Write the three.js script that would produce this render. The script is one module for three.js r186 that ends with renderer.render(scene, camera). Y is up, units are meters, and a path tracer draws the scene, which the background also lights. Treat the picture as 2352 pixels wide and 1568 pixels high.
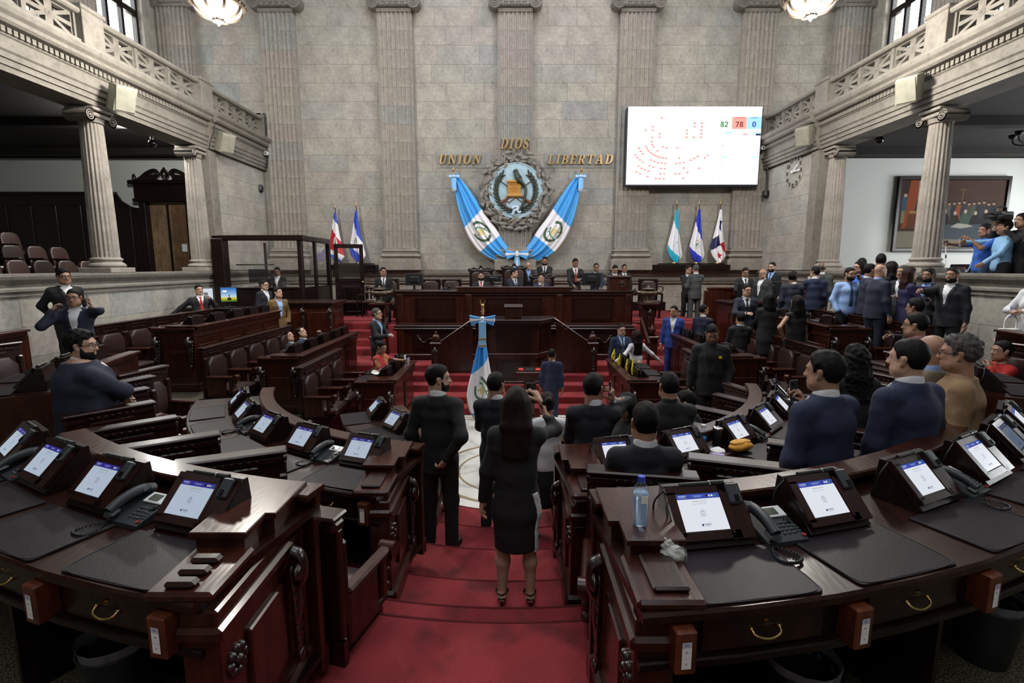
import * as THREE from 'three';
import { FontLoader } from 'three/addons/loaders/FontLoader.js';
import { ImprovedNoise } from 'three/addons/math/ImprovedNoise.js';
import { RectAreaLightUniformsLib } from 'three/addons/lights/RectAreaLightUniformsLib.js';
import { TextGeometry } from 'three/addons/geometries/TextGeometry.js';
import { mergeGeometries, toCreasedNormals } from 'three/addons/utils/BufferGeometryUtils.js';
RectAreaLightUniformsLib.init();

// ---------------------------------------------------------------- camera, light, exposure
const scene = new THREE.Scene();
const camera = new THREE.PerspectiveCamera(67.65, 1.5, 0.05, 120);
camera.position.set(0, 2.9, 0);
camera.rotation.set(-Math.atan(172 / 1170), 0, 0);
const renderer = new THREE.WebGLRenderer();
renderer.toneMapping = THREE.LinearToneMapping;
renderer.toneMappingExposure = 1.0;
renderer.shadowMap.enabled = true;
const SKY = 11.0;
scene.background = new THREE.Color(SKY * 0.93, SKY * 0.98, SKY * 1.02);   // overcast sky behind the high windows
function areaLight(x, y, z, w, h, lx, ly, lz, k, c = 0xffffff) {
  const l = new THREE.RectAreaLight(c, k, w, h); l.position.set(x, y, z); l.lookAt(lx, ly, lz); scene.add(l); return l;
}
// glazed laylight in the coffered ceiling above the hall, daylight from above
areaLight(0.05, 14.15, -10.2, 9.2, 10.4, 0.05, 0, -10.2, 2.7, 0xf2f4ff);
// the laylight over the rear of the hall, behind the photographer
areaLight(0.05, 14.15, 3.2, 9.2, 8.4, 0.05, 0, 3.2, 1.3, 0xeef3ff);

// ---------------------------------------------------------------- helpers
let seedV = 12345;
const rnd = () => { seedV = (seedV * 1664525 + 1013904223) >>> 0; return seedV / 4294967296; };
const noise = new ImprovedNoise();
const PI = Math.PI, D2R = PI / 180;
const used = {};
function numbered(n) { const k = used[n] = (used[n] ?? -1) + 1; return k ? n + '_' + String(k).padStart(3, '0') : n; }
function triUV(g) {                                     // uv in metres from the main direction of each face
  const p = g.attributes.position, n = g.attributes.normal, uv = new Float32Array(p.count * 2);
  for (let i = 0; i < p.count; i++) {
    const ax = Math.abs(n.getX(i)), ay = Math.abs(n.getY(i)), az = Math.abs(n.getZ(i));
    if (ay >= ax && ay >= az) { uv[2 * i] = p.getX(i); uv[2 * i + 1] = p.getZ(i); }
    else if (ax > az) { uv[2 * i] = p.getZ(i); uv[2 * i + 1] = p.getY(i); }
    else { uv[2 * i] = p.getX(i); uv[2 * i + 1] = p.getY(i); }
  }
  g.setAttribute('uv', new THREE.BufferAttribute(uv, 2)); return g;
}
function norm(g, keepUV) {
  let q = g.index ? g.toNonIndexed() : g;
  for (const k of Object.keys(q.attributes)) if (!['position', 'normal', 'uv', 'color'].includes(k)) q.deleteAttribute(k);
  if (!q.attributes.normal) q.computeVertexNormals();
  if (!keepUV || !q.attributes.uv) triUV(q);
  return q;
}
function merge(gs, keepUV) { gs = gs.flat().map(g => norm(g, keepUV)); return gs.length === 1 ? gs[0] : mergeGeometries(gs); }
function mesh(name, geo, mat, parent = scene, keepUV = false) {
  const g = Array.isArray(geo) ? merge(geo, keepUV) : (geo.userData?.ready ? geo : merge([geo], keepUV));
  g.userData.ready = true;
  const m = new THREE.Mesh(g, mat); m.castShadow = m.receiveShadow = true;
  m.name = parent === scene ? numbered(name) : name; parent.add(m); return m;
}
function tag(o, label, category, group, kind) {
  o.userData.label = label; if (category) o.userData.category = category;
  if (group) o.userData.group = group; if (kind) o.userData.kind = kind; return o;
}
function thing(name, label, category, pos = [0, 0, 0], ry = 0, group) {
  const o = new THREE.Group(); o.name = numbered(name); scene.add(o); o.position.set(...pos); o.rotation.y = ry;
  return tag(o, label, category, group);
}
function copyOf(o, pos, ry, label, group) {
  const c = o.clone(); c.name = numbered(o.name.replace(/_\d{3}$/, '')); scene.add(c);
  c.userData = { ...o.userData }; if (pos) c.position.set(...pos); if (ry !== undefined) c.rotation.y = ry;
  if (label) c.userData.label = label; if (group) c.userData.group = group; return c;
}
function struct(name, geo, mat, label, cat) {
  const m = mesh(name, geo, mat); m.userData.kind = 'structure'; if (label) m.userData.label = label; if (cat) m.userData.category = cat; return m;
}
function grp(name, label, cat) { const o = new THREE.Group(); o.name = numbered(name); scene.add(o); o.userData = { kind: 'structure', label, category: cat }; return o; }
function sub(name, parent, pos = [0, 0, 0], ry = 0) { const o = new THREE.Group(); o.name = name; parent.add(o); o.position.set(...pos); o.rotation.y = ry; return o; }
const T = (g, x = 0, y = 0, z = 0) => g.translate(x, y, z);
function bx(w, h, d, x = 0, y = 0, z = 0, ry = 0, rx = 0, rz = 0) {      // box, centre given
  const g = new THREE.BoxGeometry(w, h, d); if (rx) g.rotateX(rx); if (rz) g.rotateZ(rz); if (ry) g.rotateY(ry); return g.translate(x, y, z);
}
function cb(w, h, d, x = 0, y = 0, z = 0, b = 0.008, ry = 0, rx = 0, rz = 0) {   // box with chamfered edges (44 triangles)
  b = Math.min(b, w * .45, h * .45, d * .45);
  const X = w / 2, Y = h / 2, Z = d / 2, v = [], idx = [], id = {};
  const add = (k, p) => { id[k] = v.length / 3; v.push(...p); };
  for (const sx of [-1, 1]) for (const sy of [-1, 1]) for (const sz of [-1, 1]) {
    add(sx + ',' + sy + ',' + sz + 'x', [sx * X, sy * (Y - b), sz * (Z - b)]);
    add(sx + ',' + sy + ',' + sz + 'y', [sx * (X - b), sy * Y, sz * (Z - b)]);
    add(sx + ',' + sy + ',' + sz + 'z', [sx * (X - b), sy * (Y - b), sz * Z]);
  }
  const P = (sx, sy, sz, a) => id[sx + ',' + sy + ',' + sz + a];
  const q = (a, b2, c, d2) => idx.push(a, b2, c, a, c, d2);
  const out = (i) => [v[3 * i], v[3 * i + 1], v[3 * i + 2]];
  const face = (arr) => {
    const [a, b2, c] = arr.map(out), n = [0, 0, 0], u = [0, 1, 2].map(k => b2[k] - a[k]), w2 = [0, 1, 2].map(k => c[k] - a[k]);
    n[0] = u[1] * w2[2] - u[2] * w2[1]; n[1] = u[2] * w2[0] - u[0] * w2[2]; n[2] = u[0] * w2[1] - u[1] * w2[0];
    const m = [0, 1, 2].map(k => arr.reduce((s, i) => s + v[3 * i + k], 0));
    if (n[0] * m[0] + n[1] * m[1] + n[2] * m[2] < 0) arr = arr.slice().reverse();
    if (arr.length === 3) idx.push(...arr); else q(...arr);
  };
  for (const s of [-1, 1]) {
    face([P(s, -1, -1, 'x'), P(s, 1, -1, 'x'), P(s, 1, 1, 'x'), P(s, -1, 1, 'x')]);
    face([P(-1, s, -1, 'y'), P(1, s, -1, 'y'), P(1, s, 1, 'y'), P(-1, s, 1, 'y')]);
    face([P(-1, -1, s, 'z'), P(1, -1, s, 'z'), P(1, 1, s, 'z'), P(-1, 1, s, 'z')]);
    for (const t of [-1, 1]) {
      face([P(s, t, -1, 'x'), P(s, t, 1, 'x'), P(s, t, 1, 'y'), P(s, t, -1, 'y')]);
      face([P(s, -1, t, 'x'), P(s, 1, t, 'x'), P(s, 1, t, 'z'), P(s, -1, t, 'z')]);
      face([P(-1, s, t, 'y'), P(1, s, t, 'y'), P(1, s, t, 'z'), P(-1, s, t, 'z')]);
      for (const r of [-1, 1]) face([P(s, t, r, 'x'), P(s, t, r, 'y'), P(s, t, r, 'z')]);
    }
  }
  const g0 = new THREE.BufferGeometry(); g0.setAttribute('position', new THREE.Float32BufferAttribute(v, 3)); g0.setIndex(idx);
  const g = g0.toNonIndexed(); g.computeVertexNormals();
  if (rx) g.rotateX(rx); if (rz) g.rotateZ(rz); if (ry) g.rotateY(ry); return g.translate(x, y, z);
}
const cyl = (r0, r1, h, x = 0, y = 0, z = 0, n = 16) => new THREE.CylinderGeometry(r1, r0, h, n).translate(x, y, z);   // r0 bottom, r1 top, centre given
const sph = (r, x = 0, y = 0, z = 0, n = 12, sx = 1, sy = 1, sz = 1) => new THREE.SphereGeometry(r, n, Math.max(6, n * .7 | 0)).scale(sx, sy, sz).translate(x, y, z);
const lathe = (pts, n = 24) => new THREE.LatheGeometry(pts.map(p => new THREE.Vector2(p[0], p[1])), n);
function tube(pts, r, n = 24, m = 6, closed = false) {
  return new THREE.TubeGeometry(new THREE.CatmullRomCurve3(pts.map(p => new THREE.Vector3(...p)), closed), n, r, m, closed);
}
function bar(a, b, r, r2 = r, n = 8) {                  // round bar between two points
  const A = new THREE.Vector3(...a), B = new THREE.Vector3(...b), L = A.distanceTo(B), g = new THREE.CylinderGeometry(r2, r, L, n);
  g.applyQuaternion(new THREE.Quaternion().setFromUnitVectors(new THREE.Vector3(0, 1, 0), B.clone().sub(A).normalize()));
  return g.translate((A.x + B.x) / 2, (A.y + B.y) / 2, (A.z + B.z) / 2);
}
function shapeOf(pts) { const s = new THREE.Shape(); pts.forEach((p, i) => i ? s.lineTo(p[0], p[1]) : s.moveTo(p[0], p[1])); return s; }
function ext(pts, depth, bevel = 0, z = 0) {            // polygon in xy pulled along z, centred on z
  const s = Array.isArray(pts) ? shapeOf(pts) : pts;
  const g = new THREE.ExtrudeGeometry(s, { depth: Math.max(.001, depth - 2 * bevel), bevelEnabled: bevel > 0, bevelSize: bevel, bevelThickness: bevel, bevelSegments: 2, curveSegments: 10, bevelOffset: -bevel });
  return g.translate(0, 0, z - depth / 2 + bevel);
}
const CX = 0, CZ = -7;                                  // centre of the curved rows
const pol = (r, a, y = 0) => [CX + r * Math.sin(a), y, CZ + r * Math.cos(a)];
function arcSlab(r0, r1, a0, a1, y0, y1, n = 0, b = 0) { // curved slab round the centre; b bevels the top edges
  n = n || Math.max(2, Math.ceil(Math.abs(a1 - a0) / 0.07));
  const prof = b ? [[r0, y0], [r0, y1 - b], [r0 + b, y1], [r1 - b, y1], [r1, y1 - b], [r1, y0]] : [[r0, y0], [r0, y1], [r1, y1], [r1, y0]];
  return arcProfile(prof, a0, a1, n);
}
function arcProfile(prof, a0, a1, n) {                   // closed profile (r, y) swept round the centre
  n = n || Math.max(2, Math.ceil(Math.abs(a1 - a0) / 0.07));
  const v = [], quad = (a, b, c, d) => v.push(...a, ...b, ...c, ...a, ...c, ...d), m = prof.length;
  for (let i = 0; i < n; i++) {
    const s = a0 + (a1 - a0) * i / n, e = a0 + (a1 - a0) * (i + 1) / n;
    for (let j = 0; j < m; j++) { const p = prof[j], q = prof[(j + 1) % m]; quad(pol(p[0], s, p[1]), pol(p[0], e, p[1]), pol(q[0], e, q[1]), pol(q[0], s, q[1])); }
  }
  for (const [a, f] of [[a0, 1], [a1, -1]]) {
    const tri = THREE.ShapeUtils.triangulateShape(prof.map(p => new THREE.Vector2(...p)), []);
    for (const t of tri) for (const k of (f > 0 ? t : t.slice().reverse())) v.push(...pol(prof[k][0], a, prof[k][1]));
  }
  const g = new THREE.BufferGeometry(); g.setAttribute('position', new THREE.Float32BufferAttribute(v, 3)); g.computeVertexNormals(); return g;
}
const creased = (g, a = 0.6) => toCreasedNormals(g, a);

// ---------------------------------------------------------------- procedural textures and materials
function tex(w, h, fn, srgb = true, rx = 1, ry = 1) {
  const d = new Uint8Array(w * h * 4), c = [0, 0, 0];
  for (let j = 0; j < h; j++) for (let i = 0; i < w; i++) {
    fn(i / w, j / h, c, i, j); const k = 4 * (j * w + i);
    for (let q = 0; q < 3; q++) d[k + q] = Math.max(0, Math.min(255, c[q] * 255)); d[k + 3] = 255;
  }
  const t = new THREE.DataTexture(d, w, h); t.wrapS = t.wrapT = THREE.RepeatWrapping; t.magFilter = THREE.LinearFilter; t.minFilter = THREE.LinearMipmapLinearFilter; t.generateMipmaps = true;
  if (srgb) t.colorSpace = THREE.SRGBColorSpace; t.repeat.set(rx, ry); t.needsUpdate = true; return t;
}
const hsh = (x, y, o) => { let h = (x * 374761393 + y * 668265263 + (o * 1013 | 0) * 1274126177) | 0; h = Math.imul(h ^ (h >>> 13), 1274126177); return (h ^ (h >>> 16)) >>> 0; };
function pn(u, v, f, o = 0) {                           // gradient noise that repeats over the unit square
  const x = u * f, y = v * f, i = Math.floor(x), j = Math.floor(y), a = x - i, b = y - j, F = Math.max(1, Math.round(f));
  const gr = (ii, jj, dx, dy) => { const q = hsh(((ii % F) + F) % F, ((jj % F) + F) % F, o) & 7; return (q & 1 ? dx : -dx) * (q & 4 ? 1 : .4) + (q & 2 ? dy : -dy) * (q & 4 ? .4 : 1); };
  const s = a * a * a * (a * (a * 6 - 15) + 10), t = b * b * b * (b * (b * 6 - 15) + 10);
  const p0 = gr(i, j, a, b) * (1 - s) + gr(i + 1, j, a - 1, b) * s, p1 = gr(i, j + 1, a, b - 1) * (1 - s) + gr(i + 1, j + 1, a - 1, b - 1) * s; return p0 * (1 - t) + p1 * t;
}
const fbm = (u, v, f, o) => pn(u, v, f, o) + .5 * pn(u, v, f * 2, o + 3) + .25 * pn(u, v, f * 4, o + 7);
const stoneTex = tex(512, 512, (u, v, c) => {
  const a = fbm(u, v, 4, 1), b = fbm(u, v, 24, 5), s = Math.max(0, fbm(u, v, 9, 11) - .25), k = .9 + a * .1 + b * .08 - s * .18;
  c[0] = k * .99; c[1] = k * .985; c[2] = k * .97;
}, true, .45, .45);
const stoneBump = tex(512, 512, (u, v, c) => { c[0] = c[1] = c[2] = .5 + .25 * fbm(u, v, 30, 2) + .2 * fbm(u, v, 8, 9); }, false, .9, .9);
const woodTex = tex(512, 512, (u, v, c) => {
  const w = fbm(u, v, 3, 4) * .6, g = pn((u + w * .06), v * .25 + w * .02, 60, 2) * .5 + pn(u + w * .03, v * .12, 24, 8) * .6, k = .78 + g * .34 + w * .12;
  c[0] = k; c[1] = k * (.94 + g * .08); c[2] = k * (.92 + g * .1);
}, true, .8, .8);
const woodBump = tex(256, 256, (u, v, c) => { c[0] = c[1] = c[2] = .5 + .3 * pn(u, v * .2, 60, 2) + .12 * fbm(u, v, 5, 6); }, false, 1, 1);
const carpetTex = tex(512, 512, (u, v, c) => {
  const a = fbm(u, v, 5, 21), s = Math.max(0, fbm(u, v, 7, 31) - .12), f = pn(u, v, 160, 3), k = .9 + .1 * a - s * .42 + f * .1;
  c[0] = k; c[1] = k * .98; c[2] = k * .98;
}, true, .5, .5);
const fuzzBump = tex(256, 256, (u, v, c) => { c[0] = c[1] = c[2] = .5 + .45 * pn(u, v, 90, 3) + .2 * pn(u, v, 33, 5); }, false, 3, 3);
const marbleTex = tex(512, 512, (u, v, c) => {
  const a = fbm(u, v, 4, 41), s = Math.pow(Math.max(0, 1 - Math.abs(fbm(u, v, 3, 47)) * 5), 2), b = pn(u, v, 90, 3), k = .9 + a * .1 - s * .14 + b * .05;
  c[0] = k; c[1] = k; c[2] = k * .99;
}, true, .4, .4);
const terrTex = tex(256, 256, (u, v, c) => { const a = pn(u, v, 48, 51), b = pn(u, v, 60, 61), k = .5 + (a > .12 ? .3 : 0) - (b > .15 ? .28 : 0) + pn(u, v, 100, 2) * .1; c[0] = k; c[1] = k * .97; c[2] = k * .88; }, true, 2, 2);
const leatherBump = tex(256, 256, (u, v, c) => { const a = pn(u, v, 70, 3), b = pn(u, v, 44, 9); c[0] = c[1] = c[2] = .5 + .35 * Math.max(a, b) + .1 * fbm(u, v, 6, 1); }, false, 4, 4);
const weaveBump = tex(128, 128, (u, v, c, i, j) => { c[0] = c[1] = c[2] = .5 + .25 * (((i + j) % 8) < 4 ? 1 : -1) * .5 + .3 * pn(u, v, 30, 3); }, false, 9, 9);
const cloudTex = tex(256, 256, (u, v, c) => { const k = .93 + .1 * fbm(u, v, 5, 71) + .05 * pn(u, v, 60, 4); c[0] = c[1] = c[2] = k; }, true, 1.2, 1.2);
const hairTex = tex(256, 256, (u, v, c) => { const g = pn(u, v * .06, 110, 81) * .7 + pn(u, v * .1, 50, 85) * .5, k = .72 + g * .5; c[0] = c[1] = c[2] = k; }, true, 3, 1.2);
const hairBump = tex(256, 256, (u, v, c) => { c[0] = c[1] = c[2] = .5 + .5 * pn(u, v * .06, 110, 81); }, false, 3, 1.2);

const lin = (r, g, b) => new THREE.Color().setRGB(r, g, b);
function std(color, rough = .7, o = {}) { return new THREE.MeshStandardMaterial({ color, roughness: rough, metalness: 0, ...o }); }
function phys(color, rough = .5, o = {}) { return new THREE.MeshPhysicalMaterial({ color, roughness: rough, metalness: 0, ...o }); }
const M = {};
const stoneCols = [[.41, .388, .345], [.40, .383, .342], [.425, .398, .355], [.39, .378, .345], [.415, .383, .35], [.385, .378, .352], [.405, .375, .345], [.43, .405, .36]];
M.stone = stoneCols.map(c => std(lin(...c), .86, { map: stoneTex, bumpMap: stoneBump, bumpScale: .004 }));
M.blueStone = std(lin(.345, .35, .345), .86, { map: stoneTex, bumpMap: stoneBump, bumpScale: .004 });
M.mortar = std(lin(.34, .32, .285), .95, { map: stoneTex });
M.shaft = std(lin(.33, .302, .268), .85, { map: stoneTex, bumpMap: stoneBump, bumpScale: .004 });
M.trim = std(lin(.225, .208, .182), .85, { map: stoneTex, bumpMap: stoneBump, bumpScale: .004 });
M.carved = std(lin(.30, .285, .255), .88, { map: stoneTex, bumpMap: stoneBump, bumpScale: .006 });
M.plaster = std(lin(.60, .61, .585), .92, { bumpMap: stoneBump, bumpScale: .0015 });
M.ceilStone = std(lin(.5, .48, .43), .9, { map: cloudTex });
M.wood = phys(lin(.030, .0085, .0055), .34, { map: woodTex, bumpMap: woodBump, bumpScale: .0012, specularIntensity: .45, clearcoat: .45, clearcoatRoughness: .16 });
M.woodRed = phys(lin(.062, .0165, .009), .32, { map: woodTex, bumpMap: woodBump, bumpScale: .0012, specularIntensity: .45, clearcoat: .45, clearcoatRoughness: .15 });
M.woodDark = phys(lin(.014, .0055, .0042), .38, { map: woodTex, bumpMap: woodBump, bumpScale: .0015, specularIntensity: .4, clearcoat: .3, clearcoatRoughness: .22 });
M.woodMatte = std(lin(.012, .0075, .006), .85, { map: woodTex });
M.woodOrange = phys(lin(.16, .042, .014), .4, { map: woodTex, clearcoat: .3, clearcoatRoughness: .3 });
M.carve = phys(lin(.013, .0055, .004), .3, { clearcoat: .6, clearcoatRoughness: .2 });
M.carpet = std(lin(.26, .021, .027), .95, { map: carpetTex, bumpMap: fuzzBump, bumpScale: .004 });
M.marble = std(lin(.72, .715, .68), .45, { map: marbleTex });
M.marbleInlay = std(lin(.3, .22, .12), .45, { map: marbleTex });
M.terrazzo = std(lin(.3, .28, .23), .5, { map: terrTex });
M.leather = phys(lin(.030, .011, .0085), .42, { bumpMap: leatherBump, bumpScale: .0015, map: cloudTex, clearcoat: .25, clearcoatRoughness: .35 });
M.pad = phys(lin(.0145, .0105, .0135), .46, { bumpMap: leatherBump, bumpScale: .001, map: cloudTex, specularIntensity: .3 });
M.blackPlastic = std(lin(.008, .0085, .0095), .42);
M.greyPlastic = std(lin(.022, .027, .031), .45);
M.whitePlastic = std(lin(.62, .63, .63), .45);
M.glossBlack = phys(lin(.006, .006, .007), .12, {});
M.brass = std(lin(.62, .44, .17), .28, { metalness: 1 });
M.oldBrass = std(lin(.42, .31, .17), .45, { metalness: 1 });
M.bronze = std(lin(.11, .085, .06), .45, { metalness: .7 });
M.chrome = std(lin(.75, .75, .76), .2, { metalness: 1 });
M.iron = std(lin(.02, .019, .019), .6, { metalness: .5 });
M.glass = phys(0xffffff, .02, { transmission: 1, thickness: 0, ior: 1.5 });
M.speaker = std(lin(.27, .262, .205), .6, { map: cloudTex });
M.white = std(lin(.72, .72, .70), .6);
M.paper = std(lin(.74, .74, .72), .85);
M.cream = std(lin(.62, .58, .46), .8);
M.red = std(lin(.5, .02, .02), .6);
M.silk = (c, o = {}) => phys(c, .42, { sheen: .5, sheenRoughness: .4, ...o });
// ================================================================ ROOM
const XL = -7.95, XR = 8.05, XO = 0.05, ZB = -17;       // hall faces of the side walls, axis, back wall
const pick = (a) => a[Math.floor(rnd() * a.length)];
// ---- floor, tiers, carpet
const floor = struct('floor', [bx(36.4, .3, 27, XO, -.15, -4.5)], M.marble, 'white marble floor of the chamber between the desk rows', 'floor');
for (const [r, w] of [[1.05, .05], [.75, .03]]) mesh('inlay_ring', arcSlab(r, r + w, 0, PI * 2, 0, .004, 48), M.marbleInlay, floor);
mesh('inlay_band', [bx(2.9, .004, .05, XO, .002, -9.45), bx(2.9, .004, .03, XO, .002, -9.58)], M.marbleInlay, floor);
const LV = { C: .26, B: .52, A: .85, Z: 1.15 };
const tierR = [[1.55, 3.2, LV.C], [3.15, 4.85, LV.B], [4.8, 6.5, LV.A], [6.45, 9.2, LV.Z]];
for (const s of [-1, 1]) {
  const t = grp(s < 0 ? 'floor_tier' : 'floor_tier', s < 0 ? 'stepped floor tiers under the desks on the booth side' : 'stepped floor tiers under the desks on the clock side', 'floor');
  tierR.forEach(([r0, r1, h], i) => {
    const e = s < 0 ? Math.asin(Math.min(.9, 1.12 / r0)) : Math.asin(Math.min(.9, .5 / r0));
    const zl = i === 3 ? -12.4 : -11.5, xo = Math.min(r1, i === 3 ? 8.0 : r1);
    const mat = i === 0 ? M.carpet : M.terrazzo;
    const parts = [arcSlab(r0, i === 3 ? 7.9 : r1, s * e, s * PI / 2, 0, h, 20)];
    parts.push(bx((i === 3 ? 7.9 : r1) - r0, h, -7 - zl, s * ((i === 3 ? 7.9 : r1) + r0) / 2, h / 2, (-7 + zl) / 2));
    mesh('tier', parts, mat, t);
  });
}
const aisle = grp('floor_aisle', 'red carpeted steps of the central aisle between the desks', 'steps');
const stepR = [1.52, 2.15, 2.77, 3.42, 3.91, 4.22, 5.15];
for (let k = 1; k <= 6; k++) {
  const r0 = stepR[k - 1], r1 = stepR[k] + .03, w0 = k >= 5 ? 1.28 : k === 4 ? 1.3 : 1.2, w1 = k >= 5 ? .62 : .66;
  mesh('step', arcSlab(r0, r1, -Math.asin(Math.min(.85, w0 / r0)), Math.asin(w1 / r0), 0, .13 * k + .012, 18, .02), M.carpet, aisle);
  const pts = []; for (let i = 0; i <= 14; i++) { const a0 = -Math.asin(Math.min(.85, w0 / r0)), a1 = Math.asin(w1 / r0); pts.push(pol(r0 + .006, a0 + (a1 - a0) * i / 14, .13 * k + .006)); } mesh('step_nosing', tube(pts, .012, 28, 6), M.carpet, aisle);
}
mesh('step', bx(3.6, .85, 4.2, -.3, .425, .4), M.carpet, aisle);
// ---- dais
const dais = grp('floor_dais', 'red carpeted steps and landings in front of the dais', 'steps');
[[9.74, 10.04], [10.04, 10.42], [10.42, 10.72], [10.72, 11.05], [11.05, 12.6]].forEach(([a, b], i) =>
  mesh('step', cb(i === 4 ? 9.8 : 6.8, .15 * (i + 1), (i === 4 ? 12.9 : 11.6) - a, XO, .075 * (i + 1), -(a + (i === 4 ? 12.9 : 11.6)) / 2, .018), M.carpet, dais));
mesh('landing', bx(6.3, 1.45, 4.4, XO, .725, -14.8), M.carpet, dais);
for (const s of [-1, 1]) {
  for (let i = 1; i <= 4; i++) mesh('step', cb(1.7, .75 + .175 * i, .6, XO + s * 4.0, (.75 + .175 * i) / 2, -12.2 - .33 * i, .018), M.carpet, dais);
  mesh('landing', cb(1.95, 1.45, 3.35, XO + s * 4.1, .725, -15.33, .018), M.carpet, dais);
  mesh('landing', bx(3.0, .75, 4.5, XO + s * 6.5, .375, -14.75), M.carpet, dais);
  if (s < 0) mesh('landing', cb(.5, .5, .9, XO - 5.0, 1.0, -13.6, .018), M.carpet, dais); else mesh('landing', bx(2.5, .45, 3.8, 6.7, .975, -15.1), M.carpet, dais);
  mesh('wall_base', cb(1.7, .32, .06, XO + s * 4.2, 1.58, ZB + .05, .01), M.woodDark, dais);
}

// ---- coursed stone wall built block by block on a mortar core
function courses(parent, x0, x1, y0, y1, place, ch = .545, avg = 1.25, t = .06, phase = 0) {
  const n = Math.max(1, Math.round((y1 - y0) / ch)), h = (y1 - y0) / n;
  for (let j = 0; j < n; j++) {
    let x = x0, first = true;
    while (x < x1 - .01) {
      let w = avg * (.62 + rnd() * .76); if (first && j % 2) w *= .6; first = false;
      if (x1 - x - w < .35) w = x1 - x;
      const m = rnd() < .035 ? M.blueStone : pick(M.stone);
      const g = cb(w - .0045, h - .0045, t, 0, 0, 0, .0025); place(g, x + w / 2, y0 + h * (j + .5)); mesh('stone_block', g, m, parent); x += w;
    }
  }
}
const wb = grp('wall_back', 'tall coursed stone back wall with fluted pilasters', 'wall');
mesh('core', [bx(22.4, 13.4, .5, XO, 6.7 + 0.8, ZB - .28)], M.mortar, wb);
const onBack = (t) => (g, x, y) => g.translate(x, y, ZB - .03 + t);
const pilX = [-7.2, -3.6, .1, 3.85, 7.6];
courses(wb, XL, XR, 2.79, 6.95, onBack(0));
courses(wb, -10.9, 11.0, 6.95, 11.9, onBack(0));
courses(wb, XL, XR, 1.45, 2.36, onBack(.05), .46, 1.6);
mesh('upper_wall', bx(21.9, 2.6, .06, XO, 13.1, ZB - .03), M.stone[1], wb);
const ledgeProf = [[0, 0], [.14, 0], [.14, .05], [.18, .08], [.18, .12], [.12, .16], [.12, .2], [.2, .26], [.22, .33], [.22, .43], [0, .43]];
function run(prof, len) { const g = ext(prof, len); g.rotateY(-PI / 2); return g; }    // profile x = out (towards +z), y up, runs along x
mesh('ledge', T(run(ledgeProf, XR - XL), XO, 2.36, ZB), M.trim, wb);
mesh('blue_slab', [cb(1.75, .5, .03, -1.55, 6.28, ZB + .005, .004), cb(2.35, .5, .03, 2.2, 6.28, ZB + .005, .004)], M.blueStone, wb);
// the fluted pilaster drums
function fluteShape(w, d, n) {
  const s = new THREE.Shape(), p = w / n, hw = p * .36; s.moveTo(-w / 2, 0); s.lineTo(-w / 2, d);
  for (let i = 0; i < n; i++) { const c = -w / 2 + p * (i + .5); s.lineTo(c - hw, d); s.absarc(c, d, hw, PI, 0, false); }
  s.lineTo(w / 2, d); s.lineTo(w / 2, 0); s.closePath(); return s;
}
function fluteGeo(w, d, n, h) {                          // concave flutes in the face
  const pts = [[-w / 2, 0], [-w / 2, d]], p = w / n, hw = p * .37;
  for (let i = 0; i < n; i++) { const c = -w / 2 + p * (i + .5); for (let k = 0; k <= 6; k++) { const a = PI * k / 6; pts.push([c - hw * Math.cos(a), d - hw * .85 * Math.sin(a)]); } }
  pts.push([w / 2, d], [w / 2, 0]);
  const g = new THREE.ExtrudeGeometry(shapeOf(pts), { depth: h, bevelEnabled: false }); g.rotateX(-PI / 2); return creased(g, .5);   // now y up, d towards -z
}
const DR = .545, drumG = fluteGeo(.94, .24, 7, DR - .004).rotateY(PI); const drumSide = bx(.06, DR - .004, .2, .5, DR / 2, .1), drumSide2 = bx(.06, DR - .004, .2, -.5, DR / 2, .1);
const drumGeo = merge([drumG, drumSide, drumSide2]); drumGeo.userData.ready = true;
const shaftMats = [[.36, .335, .295], [.34, .32, .29], [.375, .34, .305], [.33, .325, .31], [.365, .325, .30]].map(c => std(lin(...c), .86, { map: stoneTex, bumpMap: stoneBump, bumpScale: .004 }));
function volute(r, d) {                                  // spiral scroll, axis along z
  const pts = []; for (let i = 0; i <= 44; i++) { const a = i * .36, q = r * (.9 - .75 * i / 44); pts.push([Math.cos(a) * q, Math.sin(a) * q, d / 2]); }
  const c = new THREE.CylinderGeometry(r, r, d, 22).rotateX(PI / 2);
  return [c, tube(pts, r * .1, 70, 5), sph(r * .16, 0, 0, d / 2, 8)];
}
for (const x of pilX) {
  const p = sub('pilaster', wb, [x, 0, ZB]);
  let y = 3.5; while (y < 10.55) { const m = mesh('shaft_drum', drumGeo, pick(shaftMats), p); m.position.y = y; y += DR; }
  mesh('pilaster_base', [cb(1.34, .34, .46, 0, 2.95, .22, .02), cb(1.2, .05, .4, 0, 3.14, .2, .015), cb(1.28, .13, .43, 0, 3.24, .21, .06), cb(1.12, .04, .36, 0, 3.33, .18, .01), cb(1.18, .09, .38, 0, 3.4, .19, .04), cb(1.06, .06, .33, 0, 3.47, .165, .01)], M.shaft, p);
  const cap = [bx(1.06, .1, .26, 0, 10.6, .13), cb(1.1, .1, .34, 0, 10.74, .17, .04), cb(1.28, .2, .32, 0, 10.88, .16, .03), cb(1.5, .1, .42, 0, 11.04, .2, .02), bx(1.4, 3.2, .24, 0, 12.7, .12)];
  for (const s of [-1, 1]) cap.push(...volute(.2, .34).map(g => g.translate(s * .62, 10.82, .19)));
  for (let i = -2; i <= 2; i++) cap.push(sph(.06, i * .19, 10.75, .33, 8, 1, 1.2, .7));
  mesh('capital', cap, M.trim, p);
}
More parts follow.
